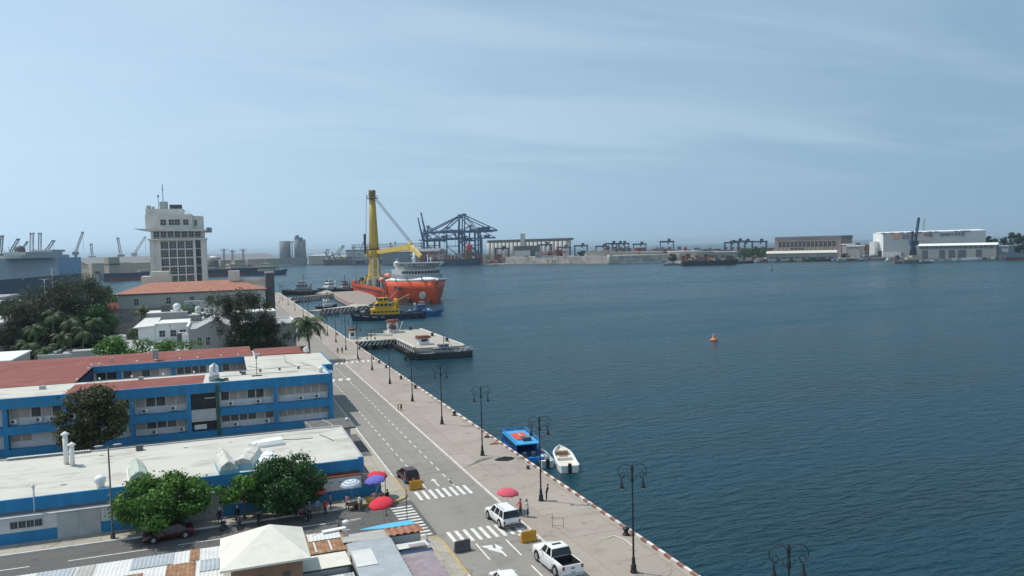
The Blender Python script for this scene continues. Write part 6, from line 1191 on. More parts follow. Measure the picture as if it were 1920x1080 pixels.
b.build('helideck_struts', 'lgrey', OS)
b = MB(); b.tube([(38, 0, 17), (38, 0, 27)], .7, 8); b.tube([(38, 0, 27), (38, 0, 31)], .3, 6); b.tube([(38, -2.5, 26), (38, 2.5, 26)], .15, 4); b.build('radar_mast', 'cleanwhite', OS)
for q_ in ((48, 5, 26), (30, -8, 24)): b = MB(); b.tube([(q_[0], q_[1], 16), q_], .25, 5); b.build('antenna', 'cleanwhite', OS)
for x, y, z, r_ in ((27, -7.5, 20.5, 1.9), (31, 2, 22.5, .8), (26, -9, 13, 1.7), (25, -6, 12, 1.7), (46, -3, 23.8, .8), (44, 8, 23.5, .6)): b = MB(); b.sphere((x, y, z), r_, n=10); b.tube([(x, y, z - r_ - 2), (x, y, z - r_ + .2)], r_ * .5, 6); b.build('radome', 'cleanwhite', OS)
cabin(OS, 16, 30, 8.5, 5.2, 12.0, 'shipwhite', 'aft_house', strip=.08); cabin(OS, 20, 30, 9.5, 5.2, 7.5, 'shipgrey', 'funnel_block', strip=.1)
for x in (8.5, 23.5):
    b = MB(); b.sphere((x, -12.3, 11.2 if x < 20 else 14.0), (3.6, 1.7, 1.6), n=8); b.build('lifeboat', 'orangepale', OS) if P.setdefault('orangepale', mat('pale_orange_lifeboat', (.70, .25, .17), .5, var=.06)) else None
    b = MB()
    for d_ in (-2.4, 2.4): b.tube([(x + d_, -10, 5.2), (x + d_, -10.6, 14.5 if x < 20 else 17), (x + d_, -12.6, 15 if x < 20 else 17)], .22, 5)
    b.build('davit', 'lgrey', OS)
b = MB(); b.box((26, -14.7, 3.4), (27.2, -13.2, 11.0)); b.build('shoulder_plate', 'orange', OS)
# work deck and side
b = MB(); b.box((-72, -12.6, 5.0), (26, 12.6, 5.3)); b.build('work_deck', 'deckgreen', OS)
b = MB(); b.box((-76, -13.5, 5.2), (-64, -12.9, 8.4)); b.box((-76, 12.9, 5.2), (-64, 13.5, 8.4)); b.box((-76.2, -13.5, 5.2), (-75.5, 13.5, 8.0)); b.box((-64, -13.55, 5.2), (14, -13.1, 6.4)); b.box((-64, 13.1, 5.2), (14, 13.55, 6.4)); b.build('bulwark', 'orange', OS)
b = MB()
for i in range(22): b.box((-62 + i * 3.4, -13.62, 3.4), (-60.2 + i * 3.4, -13.5, 4.5))
b.build('freeing_ports', 'navy', OS)
r = random.Random(5)
for i in range(84):
    x = -72 + r.random() * 90; y = r.uniform(-11, 11); w = r.uniform(1.2, 4.0); h_ = r.uniform(1.2, 6.0); b = MB(); b.bx(x, y, 5.3, w, r.uniform(1.2, 3.4), h_)
    if r.random() < .4: b.lathe([(.8, 0), (.8, 1.8)], (x, y, 5.3 + h_), 8)
    b.build('deck_gear', r.choice(['grey', 'dgrey', 'lgrey', 'yellow', 'shipwhite', 'navy', 'rust', 'green', 'lblue2']), OS)
b = MB()
for i in range(26): x = -70 + i * 3.2; b.tube([(x, -11 + (i % 5) * 5, 5.3), (x + r.uniform(-1, 1), -11 + (i % 5) * 5, 5.3 + r.uniform(4, 9))], .18, 4)
b.build('deck_posts', 'grey', OS)
b = MB(); b.box((-15, -5, 5.3), (2, 5, 8.4)); b.build('crane_pedestal_base', 'grey', OS)
b = MB(); b.box((-14, -12.6, 5.3), (-13.2, -12, 24.5)); b.box((-14, -9.2, 5.3), (-13.2, -8.6, 24.5)); b.box((-14, -12.6, 23.8), (-13.2, -8.6, 24.5)); b.box((-13.9, -12, 16), (-13.3, -9.2, 16.5)); b.box((-14.5, -12.1, 5.3), (-12.6, -9.1, 12.5)); b.build('a_frame', 'cream', OS)
# crane: flared pedestal, tapering mast, box boom folded forward and down
P['craneyel'] = mat('mustard_crane_paint', (.50, .34, .055), .55, var=.08, scale=.15, stain=(.34, .24, .08), stain_amt=.35, stain_scale=.12)
cx = -40; cy = -5
b = MB(); b.lathe([(6.6, 5.3), (5.8, 8.5), (4.3, 14), (3.6, 20), (3.5, 24.6)], (cx, cy, 0), 20); b.build('crane_pedestal', 'craneyel', OS)
b = MB(); b.lathe([(4.0, 24.6), (4.2, 25.2), (4.2, 28.8), (3.8, 29.5)], (cx, cy, 0), 20); b.box((cx - 6.5, cy - 4.2, 24.8), (cx - 3, cy + 4.2, 29)); b.build('slew_ring', 'craneyel', OS)
b = MB(); b.lathe([(3.3, 29.5), (3.15, 33), (2.6, 47), (1.95, 64)], (cx, cy, 0), 20); mast = b.build('mast', 'craneyel', OS)
b = MB(); b.lathe([(3.5, 29.6), (4.3, 29.8), (4.3, 30.1)], (cx, cy, 0), 20); b.lathe([(3.6, 63.2), (3.6, 63.5)], (cx, cy, 0), 16)
for k in range(14): a = 6.283 * k / 14; b.tube([(cx + 3.5 * math.cos(a), cy + 3.5 * math.sin(a), 63.4), (cx + 3.5 * math.cos(a), cy + 3.5 * math.sin(a), 65.5)], .1, 4)
b.build('mast_platform', 'rust', OS)
b = MB(); b.box((cx - 2.1, cy - 1.8, 63.6), (cx + 1.8, cy + 1.8, 67.6)); b.tube([(cx, cy - 2.0, 67.4), (cx, cy + 2.0, 67.4)], 1.7, 14); b.tube([(cx - 1.3, cy - 1.9, 65.6), (cx - 1.3, cy + 1.9, 65.6)], 1.4, 12); b.build('mast_head', mat('weathered_brown_yellow', (.22, .15, .06), .8, var=.3), OS)
J1 = Vector((cx + 4.2, cy + 1.2, 27.8)); J2 = Vector((1, 8.5, 30.6)); J3 = Vector((16, 10.5, 24.6))
def boom(p, q, w0, h0, w1, h1, name):
    d = (q - p).normalized(); u = d.cross(Vector((0, 0, 1))).normalized(); v = u.cross(d); b = MB(); sec = []
    for t_, w, h in ((0, w0 * .6, h0 * .6), (.12, w0, h0), (.6, (w0 + w1) / 2, (h0 + h1) / 2), (1, w1, h1)): c = p.lerp(q, t_); sec.append([c + u * w / 2 + v * h / 2, c - u * w / 2 + v * h / 2, c - u * w / 2 - v * h / 2, c + u * w / 2 - v * h / 2])
    loft(b, sec, 0, False); return b.build(name, 'craneyel2', OS)
P['craneyel2'] = mat('bright_yellow_boom_paint', (.72, .50, .12), .5, var=.06, scale=.15, stain=(.45, .30, .09), stain_amt=.35, stain_scale=.2)
boom(J1, J2, 2.6, 2.7, 2.6, 3.5, 'main_boom'); boom(J2 + Vector((-1, 0, .4)), J3, 2.2, 3.4, 1.4, 1.9, 'fly_boom')
b = MB(); b.lathe([(1.2, -1.6), (1.2, 2.9), (.6, 3.2)], J2, 10); b.build('boom_joint', 'craneyel2', OS)
b = MB(); b.tube([J3, J3 - Vector((0, 0, 4.5))], .45, 6); b.build('hook_block', 'rust', OS)
for dy_ in (-.9, 0, .9): b = MB(); b.tube([(cx + 2.2, cy + dy_, 65.2), (J2.x, J2.y + dy_, J2.z + 3.2)], .17, 5); b.build('luffing_cable', 'dgrey', OS)
b = MB(); b.tube([(cx - 1.2, cy - 3.6, 66), (cx - 1.4, cy - 5.2, 29)], .13, 4); b.bx(cx - 1.6, cy - 5.6, 27, 1.4, 1.4, 13); b.build('hoist_cable', 'dgrey', OS)
b = MB()
for q_ in (.42, .56): c_ = J1.lerp(J2, q_); b.tube([c_ + Vector((0, 0, 1.6)), c_ + Vector((0, 0, 4.2))], .15, 5); b.sphere(c_ + Vector((0, 0, 4.4)), .55, n=6)
b.build('boom_floodlight', 'dgrey', OS)
# bow details: lettering, emblem disc, anchors pockets, mooring lines
b = MB(); b.tube([(74.6, -6.4, 4.6), (75.0, -6.8, 4.65)], 1.9, 20); b.build('bow_emblem', 'lgrey', OS); b = MB(); b.tube([(75.0, -6.8, 4.65), (75.08, -6.9, 4.66)], 1.15, 16); b.build('bow_emblem_centre', 'grey', OS)
b = MB()
for x, y, z, w, h_ in ((45.2, -13.95, 7.6, 2.4, .9), (50.2, -13.9, 7.4, 5.6, 1.0)): b.box((x, y - .4, z), (x + w, y + .9, z + h_))
b.build('name_lettering', 'navy', OS)
for x, y in ((60.5, -11.8), (73.5, -3.5)): b = MB(); b.tube([(x - 2, y + 1.8, .8), (x + .6, y - .6, 1.0)], 2.0, 10); b.build('anchor_pocket', 'rust', OS)
for x, y, z in ((36, -14.6, 12.4), (50, -14.3, 12.4), (62, -11.5, 12.8), (72, -6, 13.1)): b = MB(); b.tube([(x, y, z - 1.2), (x, y, z + .6)], .22, 5); b.bx(x, y, z + .6, 1.4, .6, .5); b.build('bow_light', 'dgrey', OS)
for a, c in (((52, -14.0, 6.6), (42, -21, -1.2)), ((66, -11.5, 5.0), (50, -21, -1.2))): b = MB(); b.tube([a, ((a[0] + c[0]) / 2, (a[1] + c[1]) / 2, (a[2] + c[2]) / 2 - .5), c], .13, 4); b.build('mooring_line', 'cream', OS)
b = MB(); b.box((60, -14.4, 0), (62, -10, .2)); 
AX = math.atan2(402 - 549, 105.2 - 98.2)
cen = (Vector((98.2, 549, 0)) + Vector((105.2, 402, 0))) / 2; OS.location = (cen.x, cen.y, -2); OS.rotation_euler = (0, 0, AX)
# ================================================================ TUGS AND SMALL BOATS
def tug(label, loc, hd, L=26, B=9, hullm='navy', housem='yellow', topm='yellow', stripe=None, big=1.0, name='tugboat', group='tugs', mastm='dgrey', fender=True):
    t = thing(name, label, 'tugboat', world=False, group=group); b = MB(); dk = hull(b, L, B, 1.7, bowf=.4, sternf=.15, rake=.03, flare=1.1, sheer=.55, blunt=2.2, boot=.3, mb=1); bulwark(b, dk, .75); b.build('hull', [hullm, 'black'], t)
    b = MB(); deckplate(b, dk, .05, 0); b.build('deck', 'dgrey', t)
    if stripe: b = MB(); d2 = [(x + .05, w * 1.012, z - .5) for x, w, z in dk]; bulwark(b, d2, .55, 0, 15, 26); b.build('bow_stripe', stripe, t)
    if fender:
        b = MB(); pts = [(x, -w - .15, z + .1) for x, w, z in dk] + [(x, w + .15, z + .1) for x, w, z in dk[::-1]]; b.tube(pts, .28, 6); b.build('rubber_fender', 'rubber', t)
        for i in range(2, 24, 3):
            x, w, z = dk[i]; b = MB()
            for s in (-1, 1): b.tube([(x, s * (w + .1), z - .6), (x, s * (w + .42), z - .6)], .62, 12)
            b.build('tyre', 'rubber', t)
    cabin(t, -L * .14, L * .24, B * .33, 1.6, 3.0, housem, 'deckhouse', strip=.0 + .2); cabin(t, -L * .05, L * .20, B * .28, 4.6, 2.4, housem, 'upper_house', win=True, strip=.4, taper=.3); cabin(t, 0, L * .16, B * .22, 7.0, 2.1, topm, 'wheelhouse', strip=.5, taper=.35)
    for s in (-1, 1): b = MB(); b.lathe([(.65, 0), (.6, 3.6), (.4, 3.9)], (-L * .11, s * B * .25, 4.6), 10); b.build('funnel', topm, t)
    b = MB(); b.tube([(L * .05, 0, 9), (L * .05, 0, 14.5)], .16, 5); b.tube([(L * .05, -1.4, 12), (L * .05, 1.4, 12)], .08, 4); b.tube([(L * .05, 0, 13), (L * .05 - 1.6, 0, 10)], .08, 4); b.sphere((L * .05, 0, 11), .45, n=6); b.build('mast', mastm, t)
    b = MB(); b.tube([(L * .33, -1.5, 2.9), (L * .33, 1.5, 2.9)], .9, 12); b.bx(-L * .28, 0, 1.7, 2.4, 3.0, 1.4); b.build('winch', 'dgrey', t); railing(t, [(-L * .14, -B * .31, 4.6), (L * .2, -B * .31, 4.6), (L * .2, B * .31, 4.6), (-L * .14, B * .31, 4.6)], 1.0, housem)
    place(t, (loc[0], loc[1], -2), hd); t.scale = (big,) * 3; return t
P['tugyellow'] = mat('tug_yellow', (.70, .42, .02), .5, var=.06); P['tugblue'] = mat('tug_deep_blue', (.025, .12, .33), .5, var=.2, stain=(.35, .38, .4), stain_amt=.7, stain_scale=.8)
tug('tugboat with yellow superstructure and dark hull lying under the bow of the orange ship', (64.5, 322, -2), R(176), 30, 9.5, 'navy', 'tugyellow', 'tugyellow', 'cleanwhite', 1.0)
tug('low bright blue tug behind the yellow one, cluttered with gear', (81, 336, -2), R(-8), 26, 8.5, 'tugblue', 'tugblue', 'lgrey', None, .62)
t = thing('work_barge', 'blue and white cluttered work boat right of the yellow tug', 'boat', world=False); b = MB(); dk = hull(b, 24, 8, 1.6, sheer=.2, boot=.3); bulwark(b, dk, .6); b.build('hull', 'tugblue', t); b = MB(); deckplate(b, dk, .05); b.build('deck', 'grey', t); r = random.Random(9)
for i in range(22): b = MB(); b.bx(r.uniform(-9, 8), r.uniform(-2.8, 2.8), 1.7, r.uniform(.8, 2.4), r.uniform(.6, 1.6), r.uniform(.5, 1.8)); b.build('deck_gear', r.choice(['tugblue', 'cleanwhite', 'grey', 'navy', 'lblue']), t)
b = MB(); b.tube([(2, 0, 1.7), (2, 0, 6)], .15, 5); b.build('mast', 'dgrey', t); place(t, (76.5, 329, -2), R(-6))
tug('black tug with a pyramid of grey upperworks moored at the far striped arm', (52.5, 545, -2), R(172), 30, 11, 'black', 'grey', 'lgrey', None, 1.0, group='tugs at the far pier'); tug('tug with a white wheelhouse standing bow-on at the far pier', (71.5, 560, -2), R(215), 24, 9, 'black', 'cleanwhite', 'cleanwhite', None, .95, group='tugs at the far pier', mastm='lgrey'); tug('small dark tug tucked against the stern of the orange ship', (81.0, 553, -2), R(200), 20, 8, 'black', 'lgrey', 'grey', None, .9, group='tugs at the far pier')
# grey patrol boat
t = thing('patrol_boat', 'long low grey patrol boat moored in front of the near pier', 'boat', world=False); b = MB(); dk = hull(b, 17.0, 4.6, 1.5, bowf=.4, sheer=.10, blunt=1.7, boot=.2, mb=1); bulwark(b, dk, .45); P['patrol'] = mat('dark_patrol_grey', (.045, .05, .05), .8, var=.15); b.build('hull', ['patrol', 'black'], t); P['navygrey'] = mat('naval_grey_paint', (.15, .17, .175), .6, var=.1)
b = MB(); deckplate(b, dk, .05); b.build('deck', 'navygrey', t); cabin(t, -3.4, 2.2, 1.6, 1.7, 1.7, 'navygrey', 'cabin', strip=.35, taper=.5); cabin(t, -2.2, .6, 1.2, 3.4, 1.2, 'grey', 'bridge', strip=.4, taper=.3)
b = MB(); b.tube([(-1, 0, 4.4), (-1, 0, 7.6)], .1, 5); b.tube([(-1.6, -1, 6.0), (-.6, 1, 6.0)], .06, 4); b.tube([(-1, 0, 7.0), (-3.5, 0, 3.3)], .05, 4); b.tube([(5, 0, 2.6), (7.4, 0, 3.2)], .1, 5); b.lathe([(.5, 2.2), (.4, 2.9)], (5, 0, 0), 8); b.build('mast_and_gun', 'dgrey', t)
b = MB(); r = random.Random(4)
for i in range(14): b.bx(r.uniform(-9, -3.5), r.uniform(-1.8, 1.8), 1.75, r.uniform(.4, 1.3), r.uniform(.4, 1), r.uniform(.4, 1.4))
b.build('deck_lockers', 'grey', t, kind='stuff'); railing(t, [(-9.8, -2.4, 1.9), (0, -2.55, 1.9), (7, -1.8, 2.1), (9.9, 0, 2.3)], .9, 'lgrey', r=.04); railing(t, [(-9.8, 2.4, 1.9), (0, 2.55, 1.9), (7, 1.8, 2.1)], .9, 'lgrey', r=.04)
for x in (-8.6, -3.6, 9.6): b = MB(); b.sphere((x, -2.75 if x < 9 else 0, .6), (.45, .45, .6), n=6); b.build('fender', 'cleanwhite' if x < 9 else 'rubber', t)
place(t, (53.4, 198.9, -2), R(178)); t.scale = (.98, .98, .8)
def ribboat(label, loc, rz, L=7, mt='dgrey', hm='grey', console=True, group=None, w=2.3, s=1):
    t = thing('small_boat', label, 'boat', world=False, group=group); b = MB(); dk = hull(b, L, w, .75, bowf=.45, sheer=.3, blunt=2, n=14); b.build('hull', hm, t); b = MB(); b.tube([(x, y * .95, z) for x, y, z in dk] + [(x, -y * .95, z) for x, y, z in dk[::-1]], .2, 7); b.build('tube', mt, t); b = MB(); deckplate(b, dk, -.12, 0, ins=.9); b.build('floor', 'lgrey', t)
    if console: b = MB(); b.bx(-.2, 0, .7, .8, .7, .8); b.bx(-1.2, 0, .7, .5, 1.0, .45); b.build('console', 'cleanwhite', t)
    b = MB(); b.bx(-L / 2 - .1, 0, .5, .45, .4, .8); b.build('outboard', 'black', t); place(t, loc, rz); t.scale = (s,) * 3; return t
ribboat('dark inflatable boat tied behind the striped footbridge', (44.6, 247, -2), R(10), 8.5, 'black', 'dgrey', w=3.0); ribboat('second small grey boat beside the back kiosk of the near pier', (47.5, 252, -2), R(170), 6, 'dgrey', 'grey')
ribboat('small red-hulled boat under the quay road before the near striped arm', (41.3, 380, -2), R(130), 9, 'rust', 'red', w=3.4)
tug('low dark launch with a white cabin moored at the near striped arm', (48.0, 396, -2), R(12), 17, 5.6, 'black', 'cleanwhite', 'cleanwhite', None, .62, name='launch', group=None, fender=False)
ribboat('dark small boat in the corner of the near striped arm and the wharf', (60, 356, -2), R(0), 8, 'black', 'black', w=4)
heap('dark netting heap at the corner of the striped arm', 'nets', 'net_pile', (66, 362, .3), 4, 3, 2.6, 'black')
ribboat('dark skiff moored before the far striped arm', (38, 458, -2), R(30), 8, 'black', 'dgrey', w=2.6); ribboat('pale motor launch moored between the far striped arm and the black tug', (47.5, 500, -2), R(5), 9, 'cleanwhite', 'lgrey', w=3)
# people and posts on the far arm
for i, (x, y, w) in enumerate(((44, 471, 'left'), (46.5, 473, 'right'))): b = MB(); b.tube([(-2, 0, 0), (-2, 0, 3.4)], .1, 4); b.tube([(2, 0, 0), (2, 0, 3.4)], .1, 4); b.box((-2.3, -.6, 3.4), (2.3, .6, 3.6)); o = b.build('gangway_frame', 'dgrey', None); o.location = (x, y, .4); tag(o, '%s one of the thin dark frames on the far striped arm' % w, 'frame')
# blue passenger boat by the quay
BB = thing('passenger_boat', 'bright blue passenger boat with a red hatch on its roof moored at the quay', 'boat', world=False); P['boatblue'] = mat('bright_boat_blue', (.02, .20, .52), .5, var=.1); P['boatlb'] = mat('light_boat_blue', (.05, .33, .62), .5, var=.08)
b = MB(); dk = hull(b, 12.4, 3.9, 1.1, bowf=.4, sheer=.5, blunt=2, boot=.3, n=20); bulwark(b, dk, .4); b.build('hull', 'boatblue', BB); b = MB(); deckplate(b, dk, -.1); b.build('deck', 'boatblue', BB)
b = MB(); b.box((-4.4, -1.75, 2.75), (3.4, 1.75, 2.9)); b.build('roof', 'boatlb', BB)
b = MB(); b.box((-3.5, -1.6, 1.0), (3.2, -1.5, 2.74)); b.box((-3.5, 1.5, 1.0), (3.2, 1.6, 2.74)); b.box((3.1, -1.5, 1.0), (3.2, 1.5, 2.74)); b.build('cabin_side', 'boatblue', BB)
b = MB()
for i in range(5):
    for s in (-1, 1): b.box((-3.2 + i * 1.25, s * 1.6, 1.7), (-2.3 + i * 1.25, s * 1.63, 2.5))
b.build('windows', 'glass', BB)
b = MB(); b.box((-2.2, -1.0, 2.9), (1.6, 1.0, 3.02)); b.build('red_hatch', 'red2', BB) if P.setdefault('red2', mat('bright_red_panel', (.62, .06, .04), .6, var=.12, stain=(.5, .3, .2), stain_amt=.3, stain_scale=2)) else None
b = MB(); b.box((-1.9, -.9, 3.02), (-1.2, .2, 3.22)); b.box((-3.0, -.9, 2.9), (-2.3, .3, 3.4)); b.build('roof_boxes', 'dgrey', BB); b = MB(); b.tube([(-.6, -.3, 3.05), (-.2, .2, 3.06), (.3, -.2, 3.05), (.6, .2, 3.06)], .1, 5); b.bx(-2.0, -.7, 3.0, .8, .3, .25); b.build('rope_coil', 'cream', BB)
railing(BB, [(-4.3, -1.7, 2.9), (3.3, -1.7, 2.9), (3.3, 1.7, 2.9), (-4.3, 1.7, 2.9)], .55, 'boatblue', 1.2, r=.045); railing(BB, [(3.4, -1.5, 1.7), (5.6, -.6, 2.0), (5.6, .6, 2.0), (3.4, 1.5, 1.7)], .6, 'boatblue', 1.0, r=.045)
b = MB(); b.box((-1.0, -2.0, .6), (1.6, -1.86, 1.5)); b.build('side_panel', 'cleanwhite', BB)
b = MB(); b.box((-5.6, -1.6, 1.0), (-3.6, 1.6, 1.1)); b.bx(-4.9, -.6, 1.1, .6, .5, .7); b.bx(-4.9, .7, 1.1, .6, .5, .7); b.build('stern_benches', 'dgrey', BB)
for i, s in enumerate((-1, 1)): b = MB(); b.tube([(-3.9, s * 1.6, 1.0), (-4.0, s * 1.6, 2.75)], .05, 5); b.build('roof_post', 'boatblue', BB)
BB.location = (37.75, 99.6, -2); BB.rotation_euler = (0, 0, R(84)); BB.scale = (1, .95, .92)
def openboat(label, loc, rz, L, w, hm='cleanwhite', inner='creamgel', cover=False):
    t = thing('open_boat', label, 'boat', world=False, group='white motorboats by the quay'); b = MB(); dk = hull(b, L, w, .85, bowf=.5, sheer=.25, blunt=2.4, n=18, boot=.2, tran=.78); b.build('hull', hm, t)
    b = MB(); d2 = [(x, y * .78, z) for x, y, z in dk]; n = len(dk)
    for s in (-1, 1):
        ks = [b.verts([(x, s * y, z + .02), (x - .02, s * y * .84, z + .04), (x - .04, s * y * .8, z - .38)]) for x, y, z in dk]
        for a, c in zip(ks, ks[1:]): b.face([a, c, c + 1, a + 1]); b.face([a + 1, c + 1, c + 2, a + 2])
    b.build('gunwale', hm, t); b = MB(); deckplate(b, [(x, y, z - .40) for x, y, z in dk], .02, 0, ins=.81); b.build('cockpit_floor', inner, t)
    b = MB(); b.box((-.35, -w * .36, .5), (.05, w * .36, .85)); b.build('thwart', inner, t); b = MB(); b.box((-L / 2 + .15, -w * .38, .5), (-L / 2 + .8, w * .38, .86)); b.build('stern_bench', inner, t); b = MB(); b.box((L * .22, -w * .3, .5), (L * .30, w * .3, 1.0)); b.box((L * .05, -w * .2, .5), (L * .12, w * .2, .8)); b.build('bow_locker', 'brownwall', t)
    b = MB(); b.box((-L / 2 - .35, -.22, .1), (-L / 2 + .1, .22, 1.25)); b.tube([(-L / 2 - .25, 0, .2), (-L / 2 - .25, 0, -.4)], .08, 5); b.build('outboard_motor', 'black', t, bevel=.06)
    if cover: b = MB(); b.sphere((-.4, 0, .75), (1.3, .6, .5), n=8); b.build('tarpaulin_bundle', 'cream', t)
    place(t, loc, rz); return t
P['creamgel'] = mat('cream_gelcoat', (.66, .63, .52), .5, var=.08, stain=(.45, .42, .33), stain_amt=.4, stain_scale=1)
openboat('larger white open motorboat with cream benches, floating right of the blue boat', (41.7, 93.3, -2), R(74), 9.2, 2.7); openboat('smaller pale skiff with a covered bundle between the blue boat and the larger white one', (39.3, 95.2, -2), R(80), 6.2, 1.9, 'lblue3', 'creamgel', True) if P.setdefault('lblue3', mat('very_pale_blue_gelcoat', (.45, .56, .60), .5, var=.08)) else None
b = MB(); b.lathe([(1.2, -.5), (1.35, .2), (1.3, .55), (.7, .8), (.5, 1.6), (.55, 1.9), (.1, 2.0)], n=14); o = thing('navigation_buoy', 'orange mooring buoy floating alone on the open water', 'buoy', world=False); b.build('float', 'buoyorange', o) if P.setdefault('buoyorange', mat('faded_orange_buoy', (.62, .20, .06), .6, var=.12)) else None
b = MB(); b.tube([(0, 0, 1.9), (0, 0, 2.5)], .12, 5); b.box((-.5, -.1, 2.4), (.3, .1, 2.8)); b.build('topmark', 'cream', o); b = MB(); b.lathe([(1.42, -.3), (1.45, .15), (1.38, .2)], n=14); b.build('fender_ring', 'darkconc', o); place(o, (135.2, 192.5, -2)); o.scale = (.85, .85, .72); 
t = thing('channel_marker', 'tiny dark marker buoy on the water before the factory shore', 'buoy', world=False); b = MB(); b.lathe([(1.4, -.5), (1.5, .6), (.4, 1.2), (.25, 4.6), (.7, 5), (.1, 6)], n=10); b.build('body', 'green', t); g = gp(1447, 507, -2); place(t, g)
# ================================================================ FAR SHORE
VR = Vector((math.cos(YAW), -math.sin(YAW), 0)); VF = Vector((math.sin(YAW), math.cos(YAW), 0))
P['farbeige'] = mat('distant_beige_wall', (.40, .36, .28), .85, var=.08, scale=.05, stain=(.26, .24, .2), stain_amt=.5, stain_scale=.03)
P['fargrey'] = mat('distant_grey_sheet_roof', (.20, .21, .22), .7, var=.08, scale=.03, stain=(.14, .14, .15), stain_amt=.4, stain_scale=.02)
P['silo'] = mat('distant_silo_concrete', (.22, .225, .23), .85, var=.07, scale=.04); P['elev'] = mat('pale_silo_concrete', (.50, .48, .44), .85, var=.08, scale=.05)
P['farshed'] = mat('distant_shed_wall', (.27, .27, .26), .85, var=.1, scale=.05); P['hallgrey'] = mat('shipyard_blue_grey_cladding', (.235, .265, .28), .6, var=.05, scale=.04, stain=(.2, .22, .23), stain_amt=.3, stain_scale=.03); P['factory'] = mat('brown_grey_factory_wall', (.235, .20, .17), .9, var=.12, scale=.06, stain=(.13, .11, .1), stain_amt=.5, stain_scale=.04)
P['stsblue'] = mat('crane_slate_blue', (.035, .08, .16), .6, var=.12, scale=.1); P['bulkred'] = mat('dull_antifouling_red', (.17, .055, .045), .7, var=.2, scale=.05); P['pccgrey'] = mat('car_carrier_grey', (.52, .56, .60), .5, var=.04, scale=.02, stain=(.27, .29, .33), stain_amt=.4, stain_scale=.02)
P['pccblue'] = mat('car_carrier_pale_blue', (.23, .35, .50), .5, var=.05, scale=.02)
def land(name, pts): q = MB(); q.prism(pts, -9, -.4); struct(name, q, 'shore_ground')
G2 = lambda x, y: gp(x, y, -2).xy[:]
land('left_shore', [(-2500, 1060), (-280, 1075), (20, 1130), (62, 1175), (70, 1260), (-100, 1560), (-2500, 2600)])
far = [(150, 1850), (310, 1735), (352, 1500), G2(868, 496.6), G2(945, 496.6), G2(1048, 495.6), G2(1140, 495.6), G2(1200, 492.6), G2(1250, 491.8), G2(1290, 494), G2(1380, 492.6), G2(1455, 489), G2(1560, 489), G2(1640, 488), G2(1700, 487.2), G2(1880, 484), (1100, 640), (2400, 600), (2400, 800), (1300, 820), (1120, 1160), (1010, 1500), (860, 1750), (500, 2300), (150, 2600)]
land('far_shore', far)
def at(px, Y, z=0): g = yp(px, 500, Y); return Vector((g.x, Y, z))
def zt(px, py, Y): return yp(px, py, Y).z
def slab(par, name, p0, p1, z0, z1, depth, mt, mtop=None):
    a, c = Vector(p0).to_2d(), Vector(p1).to_2d(); d = (c - a).normalized(); n = Vector((-d.y, d.x))
    if n.dot(VF.to_2d()) < 0: n = -n
    b = MB(); b.prism([a[:], c[:], (c + n * depth)[:], (a + n * depth)[:]], z0, z1); return b.build(name, mt, par)
def fbuild(name, label, cat, px0, Y0, px1, Y1, ytop, depth, mt, roof=None, z0=-.4, rh=1.2, group=None, gable=0):
    p0, p1 = at(px0, Y0), at(px1, Y1); z = zt((px0 + px1) / 2, ytop, (Y0 + Y1) / 2); t = thing(name, label, cat, ((p0.x + p1.x) / 2, (p0.y + p1.y) / 2, z0), group=group)
    slab(t, 'walls', p0, p1, z0, z - (rh if roof else 0), depth, mt)
    if roof:
        d = (p1 - p0).normalized(); n = Vector((-d.y, d.x, 0)); n = n if n.dot(VF) > 0 else -n
        a, c = p0 - d * 1 - n * 1, p1 + d * 1 - n * 1
        if gable:
            b = MB(); k = b.verts([a + Vector((0, 0, z - rh)), c + Vector((0, 0, z - rh)), c + n * (depth / 2) + Vector((0, 0, z)), a + n * (depth / 2) + Vector((0, 0, z)), c + n * (depth + 2) + Vector((0, 0, z - rh)), a + n * (depth + 2) + Vector((0, 0, z - rh))]); b.face([k, k + 1, k + 2, k + 3]); b.face([k + 3, k + 2, k + 4, k + 5]); b.face([k + 1, k + 4, k + 2]); b.face([k, k + 3, k + 5]); b.build('roof', roof, t)
        else: slab(t, 'roof', a, c, z - rh, z, depth + 2, roof)
    return t, p0, p1, z
def facestrip(par, name, p0, p1, f0, f1, z0, z1, mt, out=.3):
    a = p0.lerp(p1, f0); c = p0.lerp(p1, f1); d = (p1 - p0).normalized(); n = Vector((d.y, -d.x, 0)); n = n if n.dot(VF) < 0 else -n; a = a + n * out; c = c + n * out
    b = MB(); b.prism([a.xy[:], c.xy[:], (c - n * out * .9).xy[:], (a - n * out * .9).xy[:]], z0, z1); return b.build(name, mt, par)
# ---- car carrier at the left
CC = thing('car_carrier', 'huge grey car carrier ship filling the left edge behind the trees', 'ship', (-150, 690, -2)); A, C, D_ = at(-60, 560), at(110, 690), at(152, 745); z1 = 27.4
n1 = Vector((-.55, .83, 0))
b = MB(); poly = [A.xy[:], C.xy[:], D_.xy[:], (D_ + Vector((-40, 25, 0))).xy[:], (A + Vector((-45, 20, 0))).xy[:]]; b.prism(poly, 13.6, z1); b.build('upper_hull', 'pccgrey', CC)
b = MB(); b.prism([(C + Vector((.05, -.3, 0))).xy[:], (D_ + Vector((.25, -.1, 0))).xy[:], (D_ + Vector((0, 1, 0))).xy[:], (C + Vector((-.5, .5, 0))).xy[:]], 13.7, z1 + .05); b.build('stern_face', 'pccblue', CC)
b = MB(); k0 = b.verts([(p[0], p[1], -3.2) for p in poly] + [(p[0], p[1], 13.59) for p in poly]); n_ = 5
for i in range(5): b.face([k0 + i, k0 + (i + 1) % 5, k0 + 5 + (i + 1) % 5, k0 + 5 + i])
b.build('lower_hull', mat('faded_navy_hull', (.05, .085, .13), .6, var=.15, scale=.03), CC)
